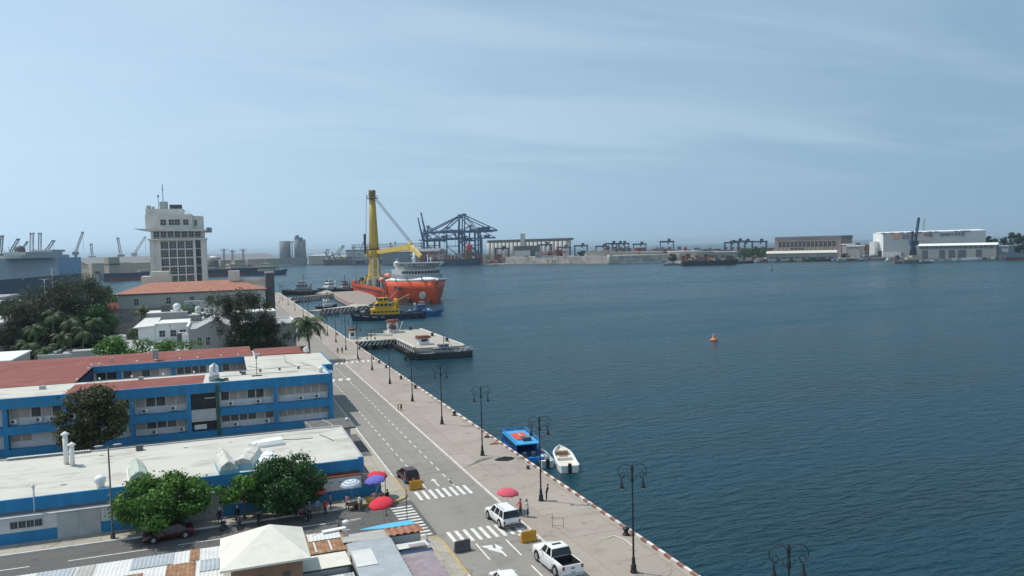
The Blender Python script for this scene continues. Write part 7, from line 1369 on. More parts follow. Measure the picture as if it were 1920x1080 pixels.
facestrip(CC, 'side_door', A, C, .80, .895, 13.4, 17.4, 'dgrey', .5); facestrip(CC, 'name_lettering', A, C, .58, .72, 15.2, 16.2, 'grey', .4)
for a_, c_ in ((.12, .45), (.6, .66), (.72, .8), (.85, .9)): facestrip(CC, 'stern_lettering', C, D_, a_, c_, 14.6, 15.7, 'dgrey', .5)
def onq(f, dz=0, back=12): return A.lerp(C, f) + Vector((-.55, .83, 0)) * back
for i, (f0, f1, h0, h1) in enumerate(((.33, .93, 0, 2.2), (.38, .84, 2.2, 4.4), (.70, .88, 4.4, 6.0))): slab(CC, 'deck_house', onq(f0, 0, 6), onq(f1, 0, 6), z1 + h0, z1 + h1, 14, 'shipwhite')
for i, f in enumerate((.345, .40, .545, .60, .735, .785, .83)): q = onq(f, 0, 5); b = MB(); b.bx(q.x, q.y, z1 + .6, 4.2, 2.2, 1.3, rz=.6); b.build('lifeboat', 'cleanwhite', CC)
b = MB(); q = onq(.62, 0, 14); b.sphere((q.x, q.y, z1 + 5.5), (3.6, 3.6, 4), n=8); b.build('funnel', 'dgrey', CC)
r = random.Random(8)
for i in range(16): b = MB(); q = onq(r.uniform(.4, .95), 0, r.uniform(6, 16)); b.tube([(q.x, q.y, z1 + 2), (q.x, q.y, z1 + r.uniform(4.5, 8.5))], .22, 4); b.build('mast', 'lgrey', CC)
# ---- cranes behind
def lattice(label, px, pyb, pxt, pyt, Y, w=2.2, mt='grey', cab=True, group='harbour cranes at the left', name='harbour_crane', jib=None, r_=.32):
    a = at(px, Y); a.z = zt(px, pyb, Y); c = yp(pxt, pyt, Y); c = Vector((c.x, Y, c.z)); t = thing(name, label, 'crane', (a.x, Y, -.4), group=group)
    b = MB(); b.truss(a, c, w, r_, m=0); b.build('boom', mt, t)
    b = MB(); b.tube([(a.x, Y, -.4), a], w * .8, 8); b.bx(a.x, Y, a.z - 3, w * 3.4, w * 2.4, 4.5) if cab else None; b.build('tower', mt, t)
    if jib: j = yp(jib[0], jib[1], Y); b = MB(); b.tube([c, (j.x, Y, j.z)], r_, 4); b.tube([a + Vector((0, 0, 1)), (j.x, Y, j.z)], r_ * .7, 4); b.build('jib', mt, t)
    b = MB(); b.tube([c, (c.x, Y, a.z + 4)], .15, 4); b.build('hoist_rope', 'dgrey', t)
    b = MB(); b.bx(c.x, c.y, c.z - .5, w * 1.5, w, 1.6); b.build('sheave_head', mt, t); return t
CR = [(2, 478, 4, 443, 1150, 2.6, 'dgrey', 'lattice tower of a crane at the very left edge above the grey ship'), (19, 476, 34, 449, 1150, 2.6, 'green', 'dark leaning crane boom, left arm of the crossed pair above the grey ship'), (36, 476, 51, 454, 1150, 1.6, 'green', 'thin crane boom leaning right in the crossed pair above the grey ship'), (60, 478, 60, 438, 1150, 3.6, 'lgrey', 'upright pale lattice crane tower, left one of the twin towers'), (76, 472, 75, 438, 1150, 3.0, 'lgrey', 'upright pale lattice crane tower, right one of the twin towers'),
      (86, 474, 100, 452, 1150, 2.8, 'navy', 'dark blue crane boom leaning over the stern of the grey ship'), (143, 474, 155, 436, 1200, 2.2, 'grey', 'harbour crane with a tall slim boom right of the grey ship'), (174, 482, 171, 458, 1250, 2.6, 'lgrey', 'short pale lattice crane over the long warehouse roof'), (228, 479, 221, 447, 1250, 2.6, 'grey', 'slender lattice crane leaning left over the long warehouse roof'), (253, 476, 272, 445, 1250, 2.2, 'lgrey', 'faint crane boom rising against the white tower')]
for px, pb, pxt, pt, Y, w, m_, lb in CR: lattice(lb, px, pb, pxt, pt, Y, w, m_)
# ---- warehouse and bulk carrier
t, p0, p1, z = fbuild('warehouse', 'very long low warehouse with a grey roof behind the bulk carrier', 'warehouse', 166, 1130, 524, 1290, 478.5, 70, 'farbeige', 'fargrey', rh=9, gable=1)
slab(t, 'front_annex', at(172, 1110), at(245, 1125), -.4, zt(200, 493, 1110), 18, 'farbeige')
for px in (178, 205): facestrip(t, 'arched_opening', at(172, 1110), at(245, 1125), (px - 172) / 73, (px - 163) / 73, 5, 9, 'dgrey', .5)
BC = thing('bulk_carrier', 'long bulk carrier with a navy and red hull moored before the long warehouse', 'ship', world=False)
b = MB(); dk = hull(b, 196, 27, 9.5, bowf=.12, sternf=.08, sheer=.08, boot=.45, mb=1, n=30); b.build('hull', ['navy', 'bulkred'], BC); b = MB(); deckplate(b, dk, -.1); b.build('deck', 'rust', BC)
cabin(BC, -92, -80, 10, 9.5, 19, 'farbeige', 'superstructure', strip=.1)
for x in (-45, -8, 30, 66): b = MB(); b.box((x - 12, -8, 9.5), (x + 8, 8, 12)); b.build('hatch_cover', 'grey', BC); b = MB(); b.tube([(x + 13, 0, 9.5), (x + 13, 0, 22)], 1.2, 8); b.tube([(x + 13, 0, 21), (x - 4, 0, 26)], .5, 5); b.build('deck_crane', 'cream', BC)
a = Vector((-135, 1030, 0)); c = Vector((48, 1100, 0)); place(BC, ((a.x + c.x) / 2, (a.y + c.y) / 2, -2), math.atan2(c.y - a.y, c.x - a.x))
t = thing('storage_tank', 'dark round tank with a bright white roof right of the white tower', 'tank', at(401, 1200)); q = at(401, 1200); b = MB(); b.lathe([(10, -.4), (10, zt(401, 484, 1200))], (q.x, q.y, 0), 20); b.build('shell', 'dgrey', t); b = MB(); b.lathe([(10, zt(401, 484, 1200)), (2, zt(401, 480, 1200))], (q.x, q.y, 0), 20); b.build('roof', 'cleanwhite', t)
for px, pt, lb in ((421, 466, 'thin dark mast left of the yellowish ship'), (437, 468, 'forked dark mast above the yellowish ship'), (457, 466, 'dark derrick mast right of the yellowish ship')): q = at(px, 1190); h = zt(px, pt, 1190); b = MB(); b.truss((q.x, q.y, -1), (q.x, q.y, h), 2, .3); b.tube([(q.x, q.y, h - 4), (q.x - 5, q.y, h - 1)], .4, 4); b.tube([(q.x, q.y, h - 4), (q.x + 5, q.y, h - 1)], .4, 4); tag(b.build('mast', 'dgrey', None), lb, 'mast')
t = thing('beige_ship', 'yellowish cargo ship superstructure right of the white tower', 'ship', world=False); b = MB(); dk = hull(b, 90, 18, 7, boot=.4, mb=1); b.build('hull', ['rust', 'bulkred'], t); cabin(t, -10, 22, 8, 7, 8, 'farbeige', 'superstructure', strip=.2); cabin(t, -2, 14, 6, 15, 5, 'farbeige', 'bridge', strip=.2); place(t, (at(440, 1140).x, 1140, -2), R(20))
t = thing('coaster', 'small coaster with a blue hull and beige upperworks beside the dark slab tower', 'ship', world=False); b = MB(); dk = hull(b, 46, 12, 5.5, boot=.2, sheer=.25); b.build('hull', 'navy', t); cabin(t, -12, 8, 5, 5.5, 6, 'farbeige', 'superstructure'); cabin(t, -8, 4, 4, 11.5, 4, 'cream', 'bridge'); b = MB(); b.tube([(-2, 0, 15), (-2, 0, 22)], .4, 5); b.box((-16, -5, 11.3), (10, 5, 11.8)); b.build('mast', 'lgrey', t); place(t, (at(502, 1060).x, 1060, -2), R(-20))
# ---- silos
SI = thing('silo_complex', 'pair of grey silo blocks joined by a high bridge on the far left shore', 'silo', at(549, 1800)); Y = 1800; k_ = lambda px, py: yp(px, py, Y)
for px, py, r_ in ((535, 452, 11.5), (537, 452, 10)): q = at(px, Y + (0 if r_ > 11 else 14)); b = MB(); b.lathe([(r_, -.4), (r_, zt(px, py, Y))], (q.x, q.y, 0), 24); b.build('round_silo', 'silo', SI)
for px, rr_ in ((560, 8), (568, 8)): q = at(px, Y); b = MB(); b.lathe([(rr_, -.4), (rr_, zt(px, 449, Y))], (q.x, q.y, 0), 20); b.build('round_silo', 'silo', SI)
q = at(562, Y); b = MB(); b.bx(q.x, q.y, zt(562, 449.5, Y), 15, 14, 5, rz=-YAW); b.bx(q.x - 3, q.y, zt(562, 449.5, Y) + 5, 7, 6, 5, rz=-YAW); b.build('head_house', 'silo', SI)
slab(SI, 'bridge', at(543, Y), at(556, Y), zt(550, 454.5, Y), zt(550, 452.5, Y), 5, 'silo'); b = MB(); b.truss(at(547.5, Y), at(547.5, Y, zt(547, 454, Y)), 5, .5); b.build('lift_tower', 'silo', SI)
slab(SI, 'base_buildings', at(520, Y - 20), at(577, Y - 20), -.4, zt(550, 483, Y), 30, 'silo')
fbuild('shed', 'pale storage sheds between the silos and the moored ships', 'shed', 579, 1770, 618, 1750, 477, 40, 'farbeige', 'lgrey', rh=3, gable=1); fbuild('shed', 'second pale shed right of the silos', 'shed', 619, 1750, 655, 1735, 479, 40, 'farbeige', 'farbeige', rh=3, gable=1); fbuild('warehouse', 'grey shed with a pale truss roof left of the crane mast', 'warehouse', 650, 1720, 700, 1700, 468, 50, 'elev', 'fargrey', rh=3)
for i, (p0_, p1_, pt, lb, m_) in enumerate(((608, 668, 486, 'dark cargo ship low in the water right of the silos', 'dgrey'), (662, 740, 484, 'second dark cargo ship just left of the orange ship', 'navy'))):
    Y = 1660 - i * 60; a = at(p0_, Y); c = at(p1_, Y); L_ = (c - a).length; t = thing('cargo_ship', lb, 'ship', world=False, group='cargo ships on the far left shore'); b = MB(); dk = hull(b, L_, 16, 9, boot=.2, sheer=.25, mb=1); b.build('hull', [m_, 'bulkred'], t); cabin(t, -L_ * .45, -L_ * .22, 7, 9, 9, 'fargrey' if i == 0 else 'shipwhite', 'superstructure', strip=.2); cabin(t, -L_ * .4, -L_ * .28, 5, 18, 5, 'lgrey', 'bridge', strip=.2)
    for x in (-.1, .12, .34): b = MB(); b.truss((x * L_, 0, 9), (x * L_ + 9, 0, 26 + x * 10), 1.8, .3); b.box((x * L_ - 6, -5, 9), (x * L_ + 6, 5, 11.5)); b.build('derrick', 'dgrey', t)
    place(t, ((a.x + c.x) / 2, Y, -2), -YAW + R(180 if i == 0 else 0))
for px, pt, pxt, lb in ((625, 474, 642, 'thin crane boom leaning right beyond the silos'), (632, 474, 645, 'second thin crane boom right beside the first beyond the silos'), (615, 475, 614, 'short dark crane tower between silos and booms')): lattice(lb, px, 482, pxt, {642: 461, 645: 461, 614: 468}[pxt], 1700, 2.0 if pxt != 614 else 4, 'grey', cab=False, group='cranes right of the silos')
lattice('thin boom just left of the yellow mast', 672, 480, 681, 455, 1640, 1.6, 'grey', cab=False, group='cranes right of the silos')
t = thing('ship_loader', 'long truss conveyor bridge on the horizon crossing behind the yellow mast', 'conveyor', at(700, 1600)); b = MB(); zc = zt(700, 461, 1600); b.truss(at(660, 1600, zc), at(795, 1560, zc), 6, .6); b.build('bridge', 'grey', t)
for px in (664, 688, 735, 765, 792): b = MB(); q = at(px, 1590); b.truss((q.x, q.y, -.4), (q.x, q.y, zc), 4, .5); b.build('trestle', 'grey', t)
fbuild('warehouse', 'long dark warehouse behind the boom of the orange ship crane', 'warehouse', 715, 1500, 822, 1440, 467, 60, 'fargrey', 'fargrey', rh=5, gable=1)
# ---- ship-to-shore cranes
def sts(label, px, Y, s=1, boomup=False, rz=None, flip=False):
    t = thing('container_crane', label, 'container crane', world=False, group='blue container cranes'); H1, HA = 54, 84
    for x in (-14, 14):
        for y in (-10, 10): b = MB(); b.box((x - 1.3, y - 1.1, 0), (x + 1.3, y + 1.1, H1)); b.build('leg', 'stsblue', t)
        b = MB(); b.box((x - .9, -10, 15), (x + .9, 10, 17.4)); b.box((x - .9, -10, H1 - 3), (x + .9, 10, H1)); b.build('portal_beam', 'stsblue', t)
    for y in (-10, 10): b = MB(); b.tube([(-14, y, 16), (14, y, H1 - 14)], .8, 5); b.box((-14, y - .8, 15), (14, y + .8, 17.2)); b.box((-14, y - .8, H1 - 15), (14, y + .8, H1 - 13.2)); b.tube([(-14, y, H1), (12, y, HA)], .7, 5); b.tube([(14, y, H1), (12, y, HA)], 1.1, 6); b.build('side_frame', 'stsblue', t)
    b = MB()
    for y in (-3.2, 3.2): b.box((-46, y - .7, H1), (16, y + .7, H1 + 3))
    for i in range(9): b.box((-46 + i * 7, -3.2, H1 + .3), (-45 + i * 7, 3.2, H1 + 1.6))
    b.build('girder', 'stsblue', t)
    b = MB(); a = R(80) if boomup else 0; L_ = 62
    for y in (-3.2, 3.2): p = Vector((16, y, H1 + 1.5)); q = p + Vector((math.cos(a), 0, math.sin(a))) * L_; b.tube([p, q], 1.4, 4); b.tube([p + Vector((0, 0, 3.5)) if not boomup else p - Vector((3.5, 0, 0)), q], .5, 4)
    for i in range(10): q = Vector((16, 0, H1 + 1.5)) + Vector((math.cos(a), 0, math.sin(a))) * L_ * i / 9; b.tube([q + Vector((0, -3.2, 0)), q + Vector((0, 3.2, 0))], .5, 4)
    b.build('boom', 'stsblue', t)
    for y in (-3.2, 3.2):
        b = MB(); ap = Vector((12, y, HA)); b.tube([ap, (-44, y, H1 + 3)], .8, 5)
        if not boomup: b.tube([ap, (16 + L_ * .92, y, H1 + 2)], .75, 5); b.tube([ap, (16 + L_ * .5, y, H1 + 2)], .6, 4)
        b.build('stay', 'stsblue', t)
    b = MB(); b.box((8, -4, HA - 1.5), (15, 4, HA + 2)); b.build('apex', 'stsblue', t); b = MB(); b.bx(-26, 0, H1 + 3, 14, 7, 5.5); b.build('machinery_house', 'stsblue', t)
    for x in (-8, -14): b = MB(); b.sphere((x, 0, H1 + 6.5), 2.6, n=6); b.build('drum', 'lgrey', t)
    b = MB(); b.bx(20, 0, H1 - 5, 4, 4, 4); b.tube([(20, 0, H1 - 5), (20, 0, H1 - 24)], .3, 4); b.build('trolley', 'stsblue', t)
    g = at(px, Y); place(t, (g.x, Y, -.4), (math.pi - YAW) if rz is None else rz); t.scale = (s, s, s); return t
sts('foremost blue container crane with its boom lowered towards the left', 877, 1290, 1.0); sts('blue container crane just behind the foremost one with the higher apex', 885, 1330, 1.04, rz=math.pi - YAW - R(8))
sts('lower blue container crane with a boom reaching farthest left', 850, 1400, .80, rz=math.pi - YAW + R(3)); sts('blue container crane with a raised boom, left one of the upright pair', 806, 1520, .78, True); sts('blue container crane with a raised boom, right one of the upright pair', 814, 1500, .86, True)
sts('rightmost blue container crane, mostly hidden behind the foremost pair', 893, 1380, .82)
# container ship
t = thing('container_ship', 'dark container ship with a red funnel lying under the blue cranes', 'ship', world=False); b = MB(); dk = hull(b, 120, 26, 12, boot=.2, sheer=.1); b.build('hull', 'navy', t); cabin(t, 30, 44, 12, 12, 16, 'rust', 'superstructure', strip=.1); b = MB(); b.lathe([(6.5, 28), (3.6, 42)], (37, 0, 0), 6); b.build('funnel', 'red', t); b = MB(); r = random.Random(2)
for i in range(11):
    for j in range(4):
        for k in range(r.randrange(1, 5)): b.box((-52 + i * 7.4, -12 + j * 6, 12 + k * 2.6), (-46 + i * 7.4, -6.4 + j * 6, 14.5 + k * 2.6), r.randrange(4))
b.build('containers', ['rust', 'red', 'grey', 'farbeige'], t, kind='stuff'); place(t, (at(845, 1255).x + 4, 1262, -2), -YAW + R(6)); t.scale = (.8, .8, .9)
P['cred'] = mat('container_red', (.42, .07, .05), .6, var=.2, scale=.1); P['cblue'] = mat('container_blue', (.05, .12, .26), .6, var=.2, scale=.1); P['cbrown'] = mat('container_brown', (.20, .08, .05), .6, var=.2, scale=.1)
def stacks(label, px0, px1, Y, ytop, seed, mats=('cred', 'cbrown', 'grey', 'cblue', 'farbeige', 'rust'), rows=3, density=.8):
    r = random.Random(seed); b = MB(); a = at(px0, Y); c = at(px1, Y); d = (c - a); n = max(2, int(d.length / 6.6)); hm = max(2.8, zt((px0 + px1) / 2, ytop, Y)); rz = math.atan2(d.y, d.x)
    for i in range(n):
        for j in range(rows):
            q = a + d * (i + .5) / n + Vector((0, j * 9, 0)); hh = int(max(1, hm / 2.6 * r.uniform(.35, 1.0)))
            m_ = r.randrange(len(mats))
            for k in range(hh): m_ = m_ if r.random() < .5 else r.randrange(len(mats)); b.bx(q.x, q.y, -.4 + k * 2.6, 6.2, 2.6, 2.55, m_)
    o = b.build('shipping_containers', list(mats), None); o['kind'] = 'stuff'; o['label'] = label; return o
stacks('red and brown shipping containers beside the blue cranes', 898, 948, 1260, 471, 1, ('cred', 'cred', 'rust', 'cbrown', 'farbeige')); stacks('red containers on the wharf under the ship boom', 790, 832, 1400, 468, 2, ('cred', 'cbrown', 'rust')); stacks('containers behind the fortress, left part', 1012, 1062, 1240, 466, 3, ('cred', 'cred', 'cbrown', 'grey')); stacks('containers behind the fortress under the cluster of cranes', 1140, 1215, 1230, 459.5, 4)
stacks('containers on the terminal right of the fortress bastion', 1215, 1300, 1190, 460, 5); stacks('brown containers on the middle terminal', 1300, 1400, 1150, 462, 6, ('cbrown', 'rust', 'grey', 'dgrey', 'cbrown')); stacks('dark stacked containers before the gantry cranes', 1320, 1352, 1140, 457.5, 7, ('dgrey', 'cbrown', 'grey'), 2); stacks('brown containers right of the factory', 1577, 1604, 930, 452.5, 8, ('rust', 'cbrown', 'cred')); stacks('brown containers left of the shipyard hall', 1614, 1640, 900, 452.5, 9, ('rust', 'cbrown')); stacks('containers behind the trees on the terminal', 1400, 1452, 1080, 462, 10, ('rust', 'cbrown', 'grey'))
# ---- grain elevator
ge, p0, p1, z = fbuild('grain_elevator', 'long row of pale round grain silos under one dark roof', 'grain elevator', 915, 1480, 1065, 1330, 449, 14, 'elev', None)
for i in range(20): q = p0.lerp(p1, (i + .5) / 20); b = MB(); b.lathe([(4.0, -.4), (4.0, z - 5)], (q.x - .8, q.y - 1.5, 0), 12); b.build('round_silo', 'elev', ge)
dd = (p1 - p0).normalized(); slab(ge, 'roof_gallery', p0 - dd * 2 - Vector((.8, 6, 0)), p1 + dd * 2 - Vector((.8, 6, 0)), z - 3.6, z + .6, 16, 'dgrey')
q = p0.lerp(p1, .45); b = MB(); b.bx(q.x, q.y - 4, 0, 9, 9, zt(982, 438, 1410), rz=-YAW); b.build('head_tower', 'elev', ge)
slab(ge, 'intake_sheds', at(965, 1330), at(1008, 1310), -.4, zt(985, 461, 1320), 20, 'dgrey'); slab(ge, 'intake_sheds', at(965, 1300), at(995, 1290), -.4, zt(980, 470, 1300), 20, 'lgrey')
# ---- rubber-tyred gantries
def rtg():
    t = thing('gantry_crane', 'x', 'gantry crane', world=False, group='yard gantry cranes')
    for x in (-11.5, 11.5):
        for y in (-5, 5): b = MB(); b.box((x - .8, y - .8, 0), (x + .8, y + .8, 25)); b.build('leg', 'craneblue', t)
        b = MB(); b.box((x - .8, -6, 1), (x + .8, 6, 2.6)); b.build('sill_beam', 'craneblue', t)
    for y in (-5, 5): b = MB(); b.box((-13, y - .9, 25), (13, y + .9, 27.6)); b.build('top_beam', 'craneblue', t)
    b = MB(); b.bx(4, 0, 27.6, 5, 8, 3.2); b.bx(2, 0, 22.5, 2.4, 2.4, 2.5); b.build('trolley', 'craneblue', t); return t
R0 = rtg(); RT_ = [(942, 1260, 463, 'first yard gantry from the left, beside the red containers'), (1023, 1270, 456, 'yard gantry before the grain silos'), (1058, 1250, 461, 'yard gantry at the right end of the grain silos'), (1090, 1230, 458, 'yard gantry standing alone right of the grain silos'), (1130, 1210, 459, 'yard gantry just left of the crowded cluster'), (1148, 1240, 454, 'left yard gantry of the crowded cluster'), (1160, 1210, 454, 'right yard gantry of the crowded cluster'), (1168, 1230, 454, 'yard gantry at the right end of the crowded cluster'), (1200, 1200, 455, 'yard gantry alone right of the cluster'), (1251, 1150, 450, 'yard gantry standing clear against the sea'), (1372, 1100, 452, 'small yard gantry at the left of the pair above the trees'), (1384, 1060, 449.5, 'left yard gantry above the far round trees'), (1398, 1065, 450, 'second yard gantry above the far round trees'), (1424, 1040, 450, 'yard gantry nearest the brown factory')]
for i, (px, Y, pt, lb) in enumerate(RT_):
    o = R0 if i == 0 else dup(R0, (0, 0, 0)); g = at(px, Y); place(o, (g.x, Y, -.4), -YAW - R(10)); h = zt(px, pt, Y) / 28.5; o.scale = (.95, .9, h); o['label'] = lb
# ---- fortress
FO = thing('stone_fortress', 'long low stone fortress with a pale parapet on the far shore', 'fortress', (500, 1050, 0)); F0, F1, F2, F3 = Vector((*G2(948, 495.8), 0)), Vector((*G2(1048, 495.3), 0)), Vector((*G2(1142, 495.2), 0)), Vector((*G2(1275, 490.8), 0))
zf = 9.6
b = MB(); b.prism([F0.xy[:], F1.xy[:], F2.xy[:], F3.xy[:], (F3 + Vector((40, 60, 0))).xy[:], (F2 + Vector((60, 120, 0))).xy[:], (F0 + Vector((60, 120, 0))).xy[:]], -2.5, zf); b.build('ramparts', 'stone', FO)
P['pstone'] = mat('pale_parapet_stone', (.52, .49, .43), .9, var=.2, scale=.15)
for a_, c_ in ((F0, F1), (F1, F2), (F2, F3)):
    d = (c_ - a_); n = int(d.length / 4.2); u = d.normalized(); w = Vector((-u.y, u.x, 0)); b = MB()
    for i in range(n):
        q = a_ + u * (i * 4.2); e = q + u * 3.0; b.prism([q.xy[:], e.xy[:], (e + w * 2).xy[:], (q + w * 2).xy[:]], zf, zf + 1.0)
    b.build('parapet', 'pstone', FO); b = MB(); q = a_ - w * .8; e = c_ - w * .8; b.prism([q.xy[:], e.xy[:], (e + w * .8).xy[:], (q + w * .8).xy[:]], -2.5, -.4); b.build('footing', 'pstone', FO)
b = MB(); b.tube([F2 + Vector((0, 0, -2)), F2 + Vector((0, 0, zf + 2.5))], 2.0, 8); b.build('corner_turret', 'pstone', FO)
slab(FO, 'inner_bastion', at(1100, 1080), at(1134, 1060), zf, zt(1117, 469.5, 1070), 20, 'stone'); slab(FO, 'inner_bastion', at(1134, 1060), at(1150, 1085), zf, zt(1140, 469.5, 1070), 14, 'stone')
slab(FO, 'keep_house', at(1057, 1090), at(1064, 1088), zf, zt(1060, 475, 1090), 10, 'pstone'); slab(FO, 'low_range', at(1020, 1100), at(1040, 1095), zf, zt(1030, 479, 1100), 8, 'pstone'); slab(FO, 'low_range', at(1004, 1110), at(1018, 1105), zf, zt(1010, 477, 1105), 8, 'grey')
for i in range(3): facestrip(FO, 'embrasure', F0, F1, .84 + i * .045, .855 + i * .045, 1, 5, 'black', .2) if i else facestrip(FO, 'embrasure', F0, F1, .80, .815, 1, 5, 'black', .2)
t, _, _, _ = fbuild('barracks', 'low cream building behind the fortress side wall', 'building', 1150, 1160, 1198, 1140, 472, 14, 'farbeige', 'cream', z0=-.4, rh=1); fbuild('barracks', 'cream building with dark doorways behind the fortress side wall', 'building', 1200, 1130, 1240, 1110, 471.5, 12, 'farbeige', 'white', rh=1); fbuild('barracks', 'long low white-roofed building right of the fortress', 'building', 1252, 1080, 1305, 1040, 470.5, 12, 'farbeige', 'white', rh=1.2); fbuild('shed', 'pale sheds behind the black floating dock', 'shed', 1310, 940, 1345, 925, 471, 12, 'farshed', 'cream', rh=1); fbuild('shed', 'bright white roof behind the black floating dock', 'shed', 1340, 910, 1380, 890, 471.5, 14, 'farshed', 'cleanwhite', rh=1)
# ---- moored craft along the right shore
def farboat(label, px0, px1, Y, D=3.2, hm='black', up='grey', uph=4, seed=0, cat='ship', name='work_vessel', gear=8, upf=(-.35, -.1)):
    a, c = at(px0, Y), at(px1, Y - 20 * ((px1 - px0) / 100)); L_ = (c - a).length; t = thing(name, label, cat, world=False, group='work vessels along the far right shore'); b = MB(); dk = hull(b, L_, max(5, L_ * .16), D, boot=.2, sheer=.12, bowf=.2); b.build('hull', hm, t); b = MB(); deckplate(b, dk, .02); b.build('deck', 'rust', t); r = random.Random(seed)
    cabin(t, L_ * upf[0], L_ * upf[1], max(2, L_ * .06), D, uph, up, 'wheelhouse', strip=.25)
    b = MB(); b.tube([(L_ * upf[1], 0, D), (L_ * upf[1], 0, D + uph * 2.2)], .25, 4); b.build('mast', 'grey', t)
    for i in range(gear): x = r.uniform(-.4, .42) * L_; b = MB(); b.bx(x, r.uniform(-1, 1), D, L_ * r.uniform(.03, .09), max(2, L_ * .05), r.uniform(.8, 3.2)); b.tube([(x, 0, D), (x + r.uniform(-2, 2), 0, D + r.uniform(2, 6))], .2, 4); b.build('deck_gear', r.choice(['dgrey', 'rust', 'cbrown', 'grey', 'cream', 'green']), t)
    place(t, ((a.x + c.x) / 2, (a.y + c.y) / 2, -2), math.atan2(c.y - a.y, c.x - a.x)); return t
farboat('long black dredging barge crowded with brown machinery', 1279, 1380, 836, 6.0, 'black', 'dgrey', 6, 1, gear=22, name='dredging_barge', cat='barge', upf=(.30, .42)); farboat('dark barge with a pale roof right behind the long black one', 1378, 1412, 850, 3.2, 'black', 'lgrey', 4, 2, gear=4); farboat('low flat jetty boat left of the long black barge', 1244, 1280, 880, 1.6, 'dgrey', 'lgrey', 2, 3, gear=3)
farboat('dark tug with pale upperworks before the long white shed', 1457, 1493, 868, 4.2, 'navy', 'grey', 6, 4); farboat('low dark vessel with green derricks before the brown factory', 1508, 1560, 830, 2.6, 'black', 'green', 3, 5, gear=9); farboat('low grey pontoon craft right of the brown factory', 1565, 1620, 800, 2.0, 'dgrey', 'cream', 2.5, 6); farboat('dark blue supply vessel with a tall superstructure before the containers', 1615, 1645, 800, 5.0, 'navy', 'grey', 7, 7); farboat('small white launch left of the shipyard pontoon', 1660, 1680, 735, 1.6, 'grey', 'cleanwhite', 3, 8, gear=3, name='launch', cat='boat'); farboat('cluster of rusty small craft left of the crane pontoon', 1676, 1698, 725, 2.4, 'rust', 'dgrey', 5, 9); farboat('row of small dark boats right of the black floating dock', 1412, 1458, 870, 2.4, 'dgrey', 'cream', 3, 10, gear=8)
t = thing('tiny_boat', 'tiny dark rowing boat on the water before the container wharf', 'boat', world=False); b = MB(); dk = hull(b, 7, 2.2, .8); b.build('hull', 'black', t); b = MB(); b.box((-1, -.6, .6), (.6, .6, 1.5)); b.build('cuddy', 'dgrey', t); g = gp(929, 497.5, -2); place(t, (g.x, g.y, -2), -YAW)
slabp = thing('container_wharf', 'low pale wharf edge at the foot of the blue cranes', 'wharf', (400, 1240, -2)); q0 = Vector((*G2(885, 494.8), 0)); q1 = Vector((*G2(946, 494.2), 0)); slab(slabp, 'edge_beam', q0, q1, -1.4, -.1, 10, 'pstone'); slab(slabp, 'wharf_wall', q0 + VF * .2, q1 + VF * .2, -2.5, -1.4, 9, 'darkconc')
# ---- factory, sheds, shipyard
fa, p0, p1, z = fbuild('factory_building', 'big brown-grey factory with two rows of dark windows', 'factory', 1453, 985, 1577, 880, 443.5, 30, 'factory', None); zb = -.4
slab(fa, 'roof_parapet', p0 - Vector((0, 1.2, 0)), p1 - Vector((0, 1.2, 0)), z - 4.5, z + .3, 30, mat('dark_mauve_sheeting', (.13, .12, .13), .8, var=.2, scale=.05))
for j, (za, zc) in enumerate(((z - 10.5, z - 7.6), (z - 14.6, z - 11.6))):
    for i in range(14): f0 = .07 + i * .0625; facestrip(fa, 'window', p0, p1, f0, f0 + .047, za, zc, 'black', .4)
for i in range(15): f0 = .055 + i * .0625; facestrip(fa, 'pier', p0, p1, f0, f0 + .012, zb, z - 5, 'factory', .7)
facestrip(fa, 'lower_opening', p0, p1, .24, .46, z - 19, z - 17, 'black', .4)
t, a, c, zz = fbuild('long_shed', 'long low shed with a ribbed white roof before the brown factory', 'shed', 1438, 880, 1568, 812, 470, 12, 'farshed', 'cream', rh=3.2, gable=1)
for i in range(10): facestrip(t, 'bay_opening', a, c, .04 + i * .095, .10 + i * .095, -.4, 4, 'dgrey', .3)
fbuild('shed', 'small pale shed right of the factory', 'shed', 1579, 850, 1588, 842, 457.5, 14, 'farshed', 'cleanwhite', rh=1); fbuild('shed', 'wider pale shed between factory and shipyard hall', 'shed', 1589, 840, 1612, 825, 460, 16, 'farshed', 'cleanwhite', rh=1.4)
SH = thing('shipyard_hall', 'huge grey shipyard hall lettered SHIPYARD with an orange 20', 'shipyard hall', (860, 760, 0)); a = at(1656, 800); c = at(1848, 690); l_ = at(1637, 826); zs = zt(1656, 437, 800); zr = zt(1848, 431.5, 690)
dv = (c - a).normalized(); nv = Vector((-dv.y, dv.x, 0)); nv = nv if nv.dot(VF) > 0 else -nv; wv = l_ - a
b = MB(); k = b.verts([(a.x, a.y, -.4), (c.x, c.y, -.4), (c.x + wv.x, c.y + wv.y, -.4), (l_.x, l_.y, -.4), (a.x, a.y, zs), (c.x, c.y, zr), (c.x + wv.x, c.y + wv.y, zr), (l_.x, l_.y, zs)])
b.face([k, k + 1, k + 5, k + 4], 0); b.face([k + 3, k, k + 4, k + 7], 1); b.face([k + 1, k + 2, k + 6, k + 5], 1); b.face([k + 2, k + 3, k + 7, k + 6], 0); b.build('walls', ['hallgrey', 'cleanwhite'], SH)
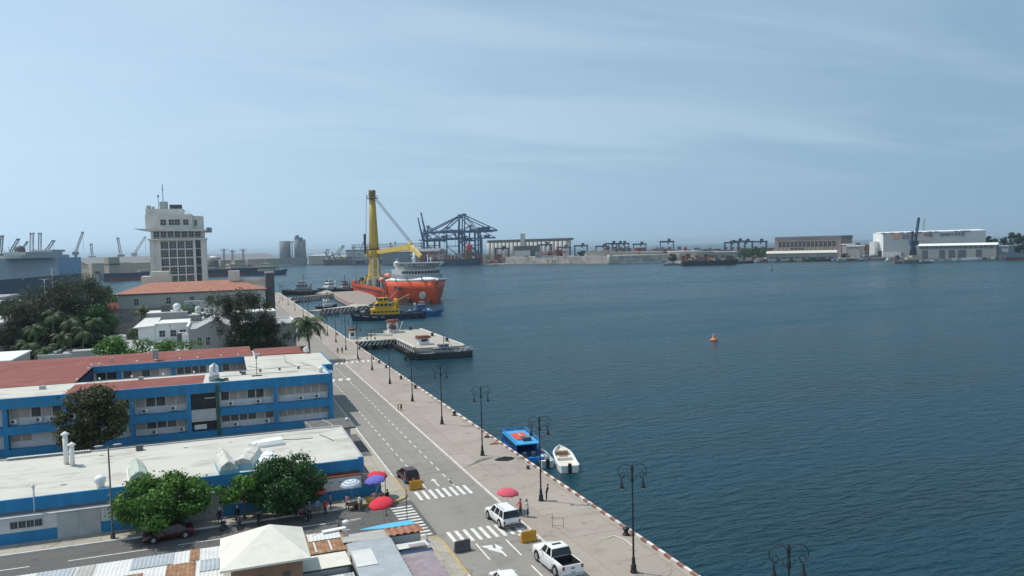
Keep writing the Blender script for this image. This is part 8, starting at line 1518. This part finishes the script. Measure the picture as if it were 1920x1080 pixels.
b = MB(); m1 = (a + l_) / 2; m2 = (c + c + wv) / 2; k = b.verts([(a.x - dv.x, a.y - dv.y, zs), (c.x + dv.x, c.y + dv.y, zr), (m2.x, m2.y, zr + 1.5), (m1.x, m1.y, zs + 1.5), (c.x + wv.x, c.y + wv.y, zr), (l_.x, l_.y, zs)]); b.face([k, k + 1, k + 2, k + 3]); b.face([k + 3, k + 2, k + 4, k + 5]); b.face([k, k + 3, k + 5]); b.face([k + 1, k + 4, k + 2]); b.build('roof', 'white', SH, solid=.4)
r = random.Random(6)
for i in range(14): f = r.random(); q = a.lerp(c, f); b = MB(); b.bx(q.x, q.y + .2, zs + (zr - zs) * f - .4, r.uniform(2, 7), 1.2, .8, rz=math.atan2(dv.y, dv.x)); b.build('rust_patch', 'rust', SH)
facestrip(SH, 'tall_door', l_, a, .55, .85, -.4, 10, 'dgrey', .3); facestrip(SH, 'corrugated_panel', a, c, .385, .47, zs - 12, zs - 1.2, mat('brown_grey_panel', (.30, .26, .24), .7), .15)
facestrip(SH, 'side_shed', a, c, .03, .20, 2, 8, 'lgrey', 6)
slab(SH, 'left_annex', at(1630, 815), at(1640, 808), -.4, zt(1635, 453, 810), 12, 'white')
def letters(txt, f, zc, size, mt, par=SH, P0=a, P1=c, out=.35, name='lettering'):
    cu = bpy.data.curves.new(name, 'FONT'); cu.body = txt; cu.size = size; cu.extrude = .12; cu.align_x = 'LEFT'; cu.space_character = 1.25 if len(txt) > 5 else 1.0; cu.offset = size * .035
    o = bpy.data.objects.new(name, cu); COL.objects.link(o); dg = bpy.context.evaluated_depsgraph_get(); me = bpy.data.meshes.new_from_object(o.evaluated_get(dg)); bpy.data.objects.remove(o); me.materials.clear(); me.materials.append(P[mt])
    q = P0.lerp(P1, f); d = (P1 - P0).normalized(); n = Vector((d.y, -d.x, 0)); n = n if n.dot(VF) < 0 else -n; q = q + n * out
    off = Vector(ORG[par.name]); M4 = Matrix((d, Vector((0, 0, 1)), d.cross(Vector((0, 0, 1))))).transposed().to_4x4(); M4.translation = Vector((q.x, q.y, zc)) - off; me.transform(M4); me.name = name
    o = bpy.data.objects.new(name, me); COL.objects.link(o); o.parent = par; return o
P['letteror'] = mat('faded_orange_lettering', (.50, .22, .12), .7, var=.1); P['letterdk'] = mat('dark_slate_lettering', (.05, .065, .09), .7, var=.1)
letters('20', .10, zs - 7.6, 8.6, 'letteror'); letters('SHIPYARD', .575, (zs + zr) / 2 - 5.6, 5.2, 'letterdk'); letters('TNG', .415, zs - 5.6, 5.0, 'letterdk'); letters('llll llll l lllll', .20, zs - 4.8, 2.8, 'letterdk'); letters('lll lllll lll', .20, zs - 8.0, 2.8, 'letterdk')
t, a2, c2, z2 = fbuild('white_shed', 'long white-roofed workshop in front of the shipyard hall', 'workshop', 1722, 738, 1868, 662, 456, 16, 'farshed', 'cleanwhite', rh=2.6, gable=1)
for i in range(15): facestrip(t, 'window', a2, c2, .03 + i * .063, .075 + i * .063, z2 - 6.0, z2 - 4.0, 'dgrey', .3)
for f0, f1 in ((.05, .12), (.28, .35), (.40, .48), (.52, .62), (.75, .82)): facestrip(t, 'doorway', a2, c2, f0, f1, -.4, z2 - 8, 'dgrey', .35)
fbuild('workshop', 'grey low range continuing the white workshop to the right', 'workshop', 1868, 665, 1890, 652, 460, 14, 'hallgrey', 'lgrey', rh=1.2); stacks('brown scrap heaps behind the long black barge', 1285, 1385, 872, 473, 15, ('cbrown', 'dgrey', 'rust', 'grey'), 2); stacks('dark yard clutter left of the long white shed', 1375, 1440, 880, 476, 16, ('cbrown', 'dgrey', 'grey', 'green'), 2, .5); stacks('scrap and gear strewn along the shipyard quay', 1725, 1880, 640, 481, 12, ('farbeige', 'grey', 'lgrey', 'cbrown', 'white'), 1); stacks('scrap and vehicles along the middle quay', 1570, 1700, 770, 482, 13, ('farbeige', 'grey', 'lgrey', 'cbrown'), 2); stacks('clutter along the wharf by the factory', 1415, 1570, 835, 483, 14, ('farbeige', 'grey', 'lgrey', 'cbrown', 'dgrey'), 1)
# floating crane
FC = thing('floating_crane', 'dark blue pontoon crane with a near-vertical lattice jib before the shipyard', 'crane', world=False); sc_ = 1
b = MB(); b.box((-14, -7, 0), (14, 7, 3.6)); b.build('pontoon', 'darkconc', FC); b = MB(); b.box((-22, -5, 0), (-14.1, 5, 2.8)); b.build('second_pontoon', 'darkconc', FC); b = MB(); b.box((-5, -4, 3.6), (5, 4, 8)); b.box((-9, -3, 3.6), (-5, 3, 6)); b.build('deck_house', 'farbeige', FC)
b = MB(); b.lathe([(3.6, 8), (2.6, 16), (2.2, 20)], (-2, 0, 0), 10); b.box((-5, -2.6, 18), (2.2, 2.6, 22.5)); b.build('crane_tower', 'craneblue', FC); b = MB(); b.truss((0, 0, 21), (3.2, 0, 44), 1.6, .32); b.bx(3.3, 0, 43.6, 1.8, 1.6, 1.8); b.build('jib', 'craneblue', FC); b = MB(); b.truss((-3.4, 0, 22), (-2.6, 0, 31), 1.4, .3); b.bx(-2.6, 0, 30.6, 2.4, 1.6, 1.2); b.build('counter_mast', 'craneblue', FC)
g = gp(1716, 493.5, -2); place(FC, (g.x, g.y, -2), -YAW); FC.scale = (1.15, 1, 1.12); 
lattice('thin beige jib standing behind the dark blue pontoon crane', 1730, 445, 1733, 411, 900, 1.3, 'farbeige', cab=False, group='cranes at the shipyard', r_=.2)
t = thing('grey_warship', 'faded grey ship with a dull red waterline cut by the right edge', 'ship', world=False); b = MB(); dk = hull(b, 90, 15, 7.5, boot=.42, mb=1, sheer=.2, bowf=.25); b.build('hull', ['shipgrey', 'bulkred'], t); cabin(t, -24, 20, 6, 7.5, 5, 'shipwhite', 'superstructure', strip=.25); cabin(t, -8, 14, 5, 12.5, 4, 'lgrey', 'bridge', strip=.3); b = MB(); b.truss((4, 0, 16), (4, 0, 27), 1.6, .25); b.build('mast', 'lgrey', t)
a = gp(1882, 488, -2); place(t, (a.x + 41, a.y - 24, -2), R(150))
# ---- trees on the far shore
for i, (px, Y, h, cr_, mt, lb) in enumerate(((1395, 960, 19, 13, 'deep', 'left of the two big round trees before the gantry cranes'), (1424, 940, 20, 13, 'deep', 'right of the two big round trees before the gantry cranes'), (1052, 1150, 17, 8, 'dark', 'dark tree behind the fortress, left of the small white house'), (1088, 1140, 19, 9, 'dark', 'dark tree behind the fortress below the lone gantry'), (1030, 1160, 15, 8, 'dark', 'dark low tree behind the fortress at the grain silos'), (1262, 960, 11, 6, 'dark', 'dark tree between the barracks right of the fortress'), (1326, 930, 10, 5, 'dark', 'small dark tree behind the black barge'), (1585, 840, 7, 5, 'dark', 'low dark tree right of the factory'),
      (1855, 690, 28, 8, 'dark', 'leftmost pine behind the end of the shipyard hall'), (1866, 700, 24, 8, 'dark', 'second low pine behind the shipyard hall'), (1882, 690, 25, 7, 'dark', 'third pine right of the shipyard hall'), (1896, 680, 31, 9, 'dark', 'tall dark pine near the right edge'), (1908, 675, 30, 9, 'dark', 'dark pine one before the right edge'), (1920, 670, 32, 9, 'dark', 'dark pine standing at the right edge'), (985, 1240, 12, 8, 'dark', 'dark trees before the silo intake sheds'))):
    q = at(px, Y); tree(lb, (q.x, Y, -.4), h, cr_, mt, 200 + i, n=1500, leaf=1.1, clumps=18, name='shore_tree', group='trees on the far shore', shape=(1, .8, .9), trunk_r=.5)
# ================================================================ HAZE
hz = MB(); hz.box((-39000, -39000, -10), (39000, 39000, 92)); hm = bpy.data.materials.new('sea_haze'); hm.use_nodes = True; t = hm.node_tree; t.nodes.remove(t.nodes['Principled BSDF'])
v = nn(t, 'ShaderNodeVolumePrincipled'); v.inputs['Color'].default_value = (.62, .78, .90, 1); v.inputs['Density'].default_value = .00009; v.inputs['Anisotropy'].default_value = .2
t.links.new(v.outputs[0], t.nodes['Material Output'].inputs['Volume'])
ho = hz.build('haze', hm); ho['kind'] = 'stuff'
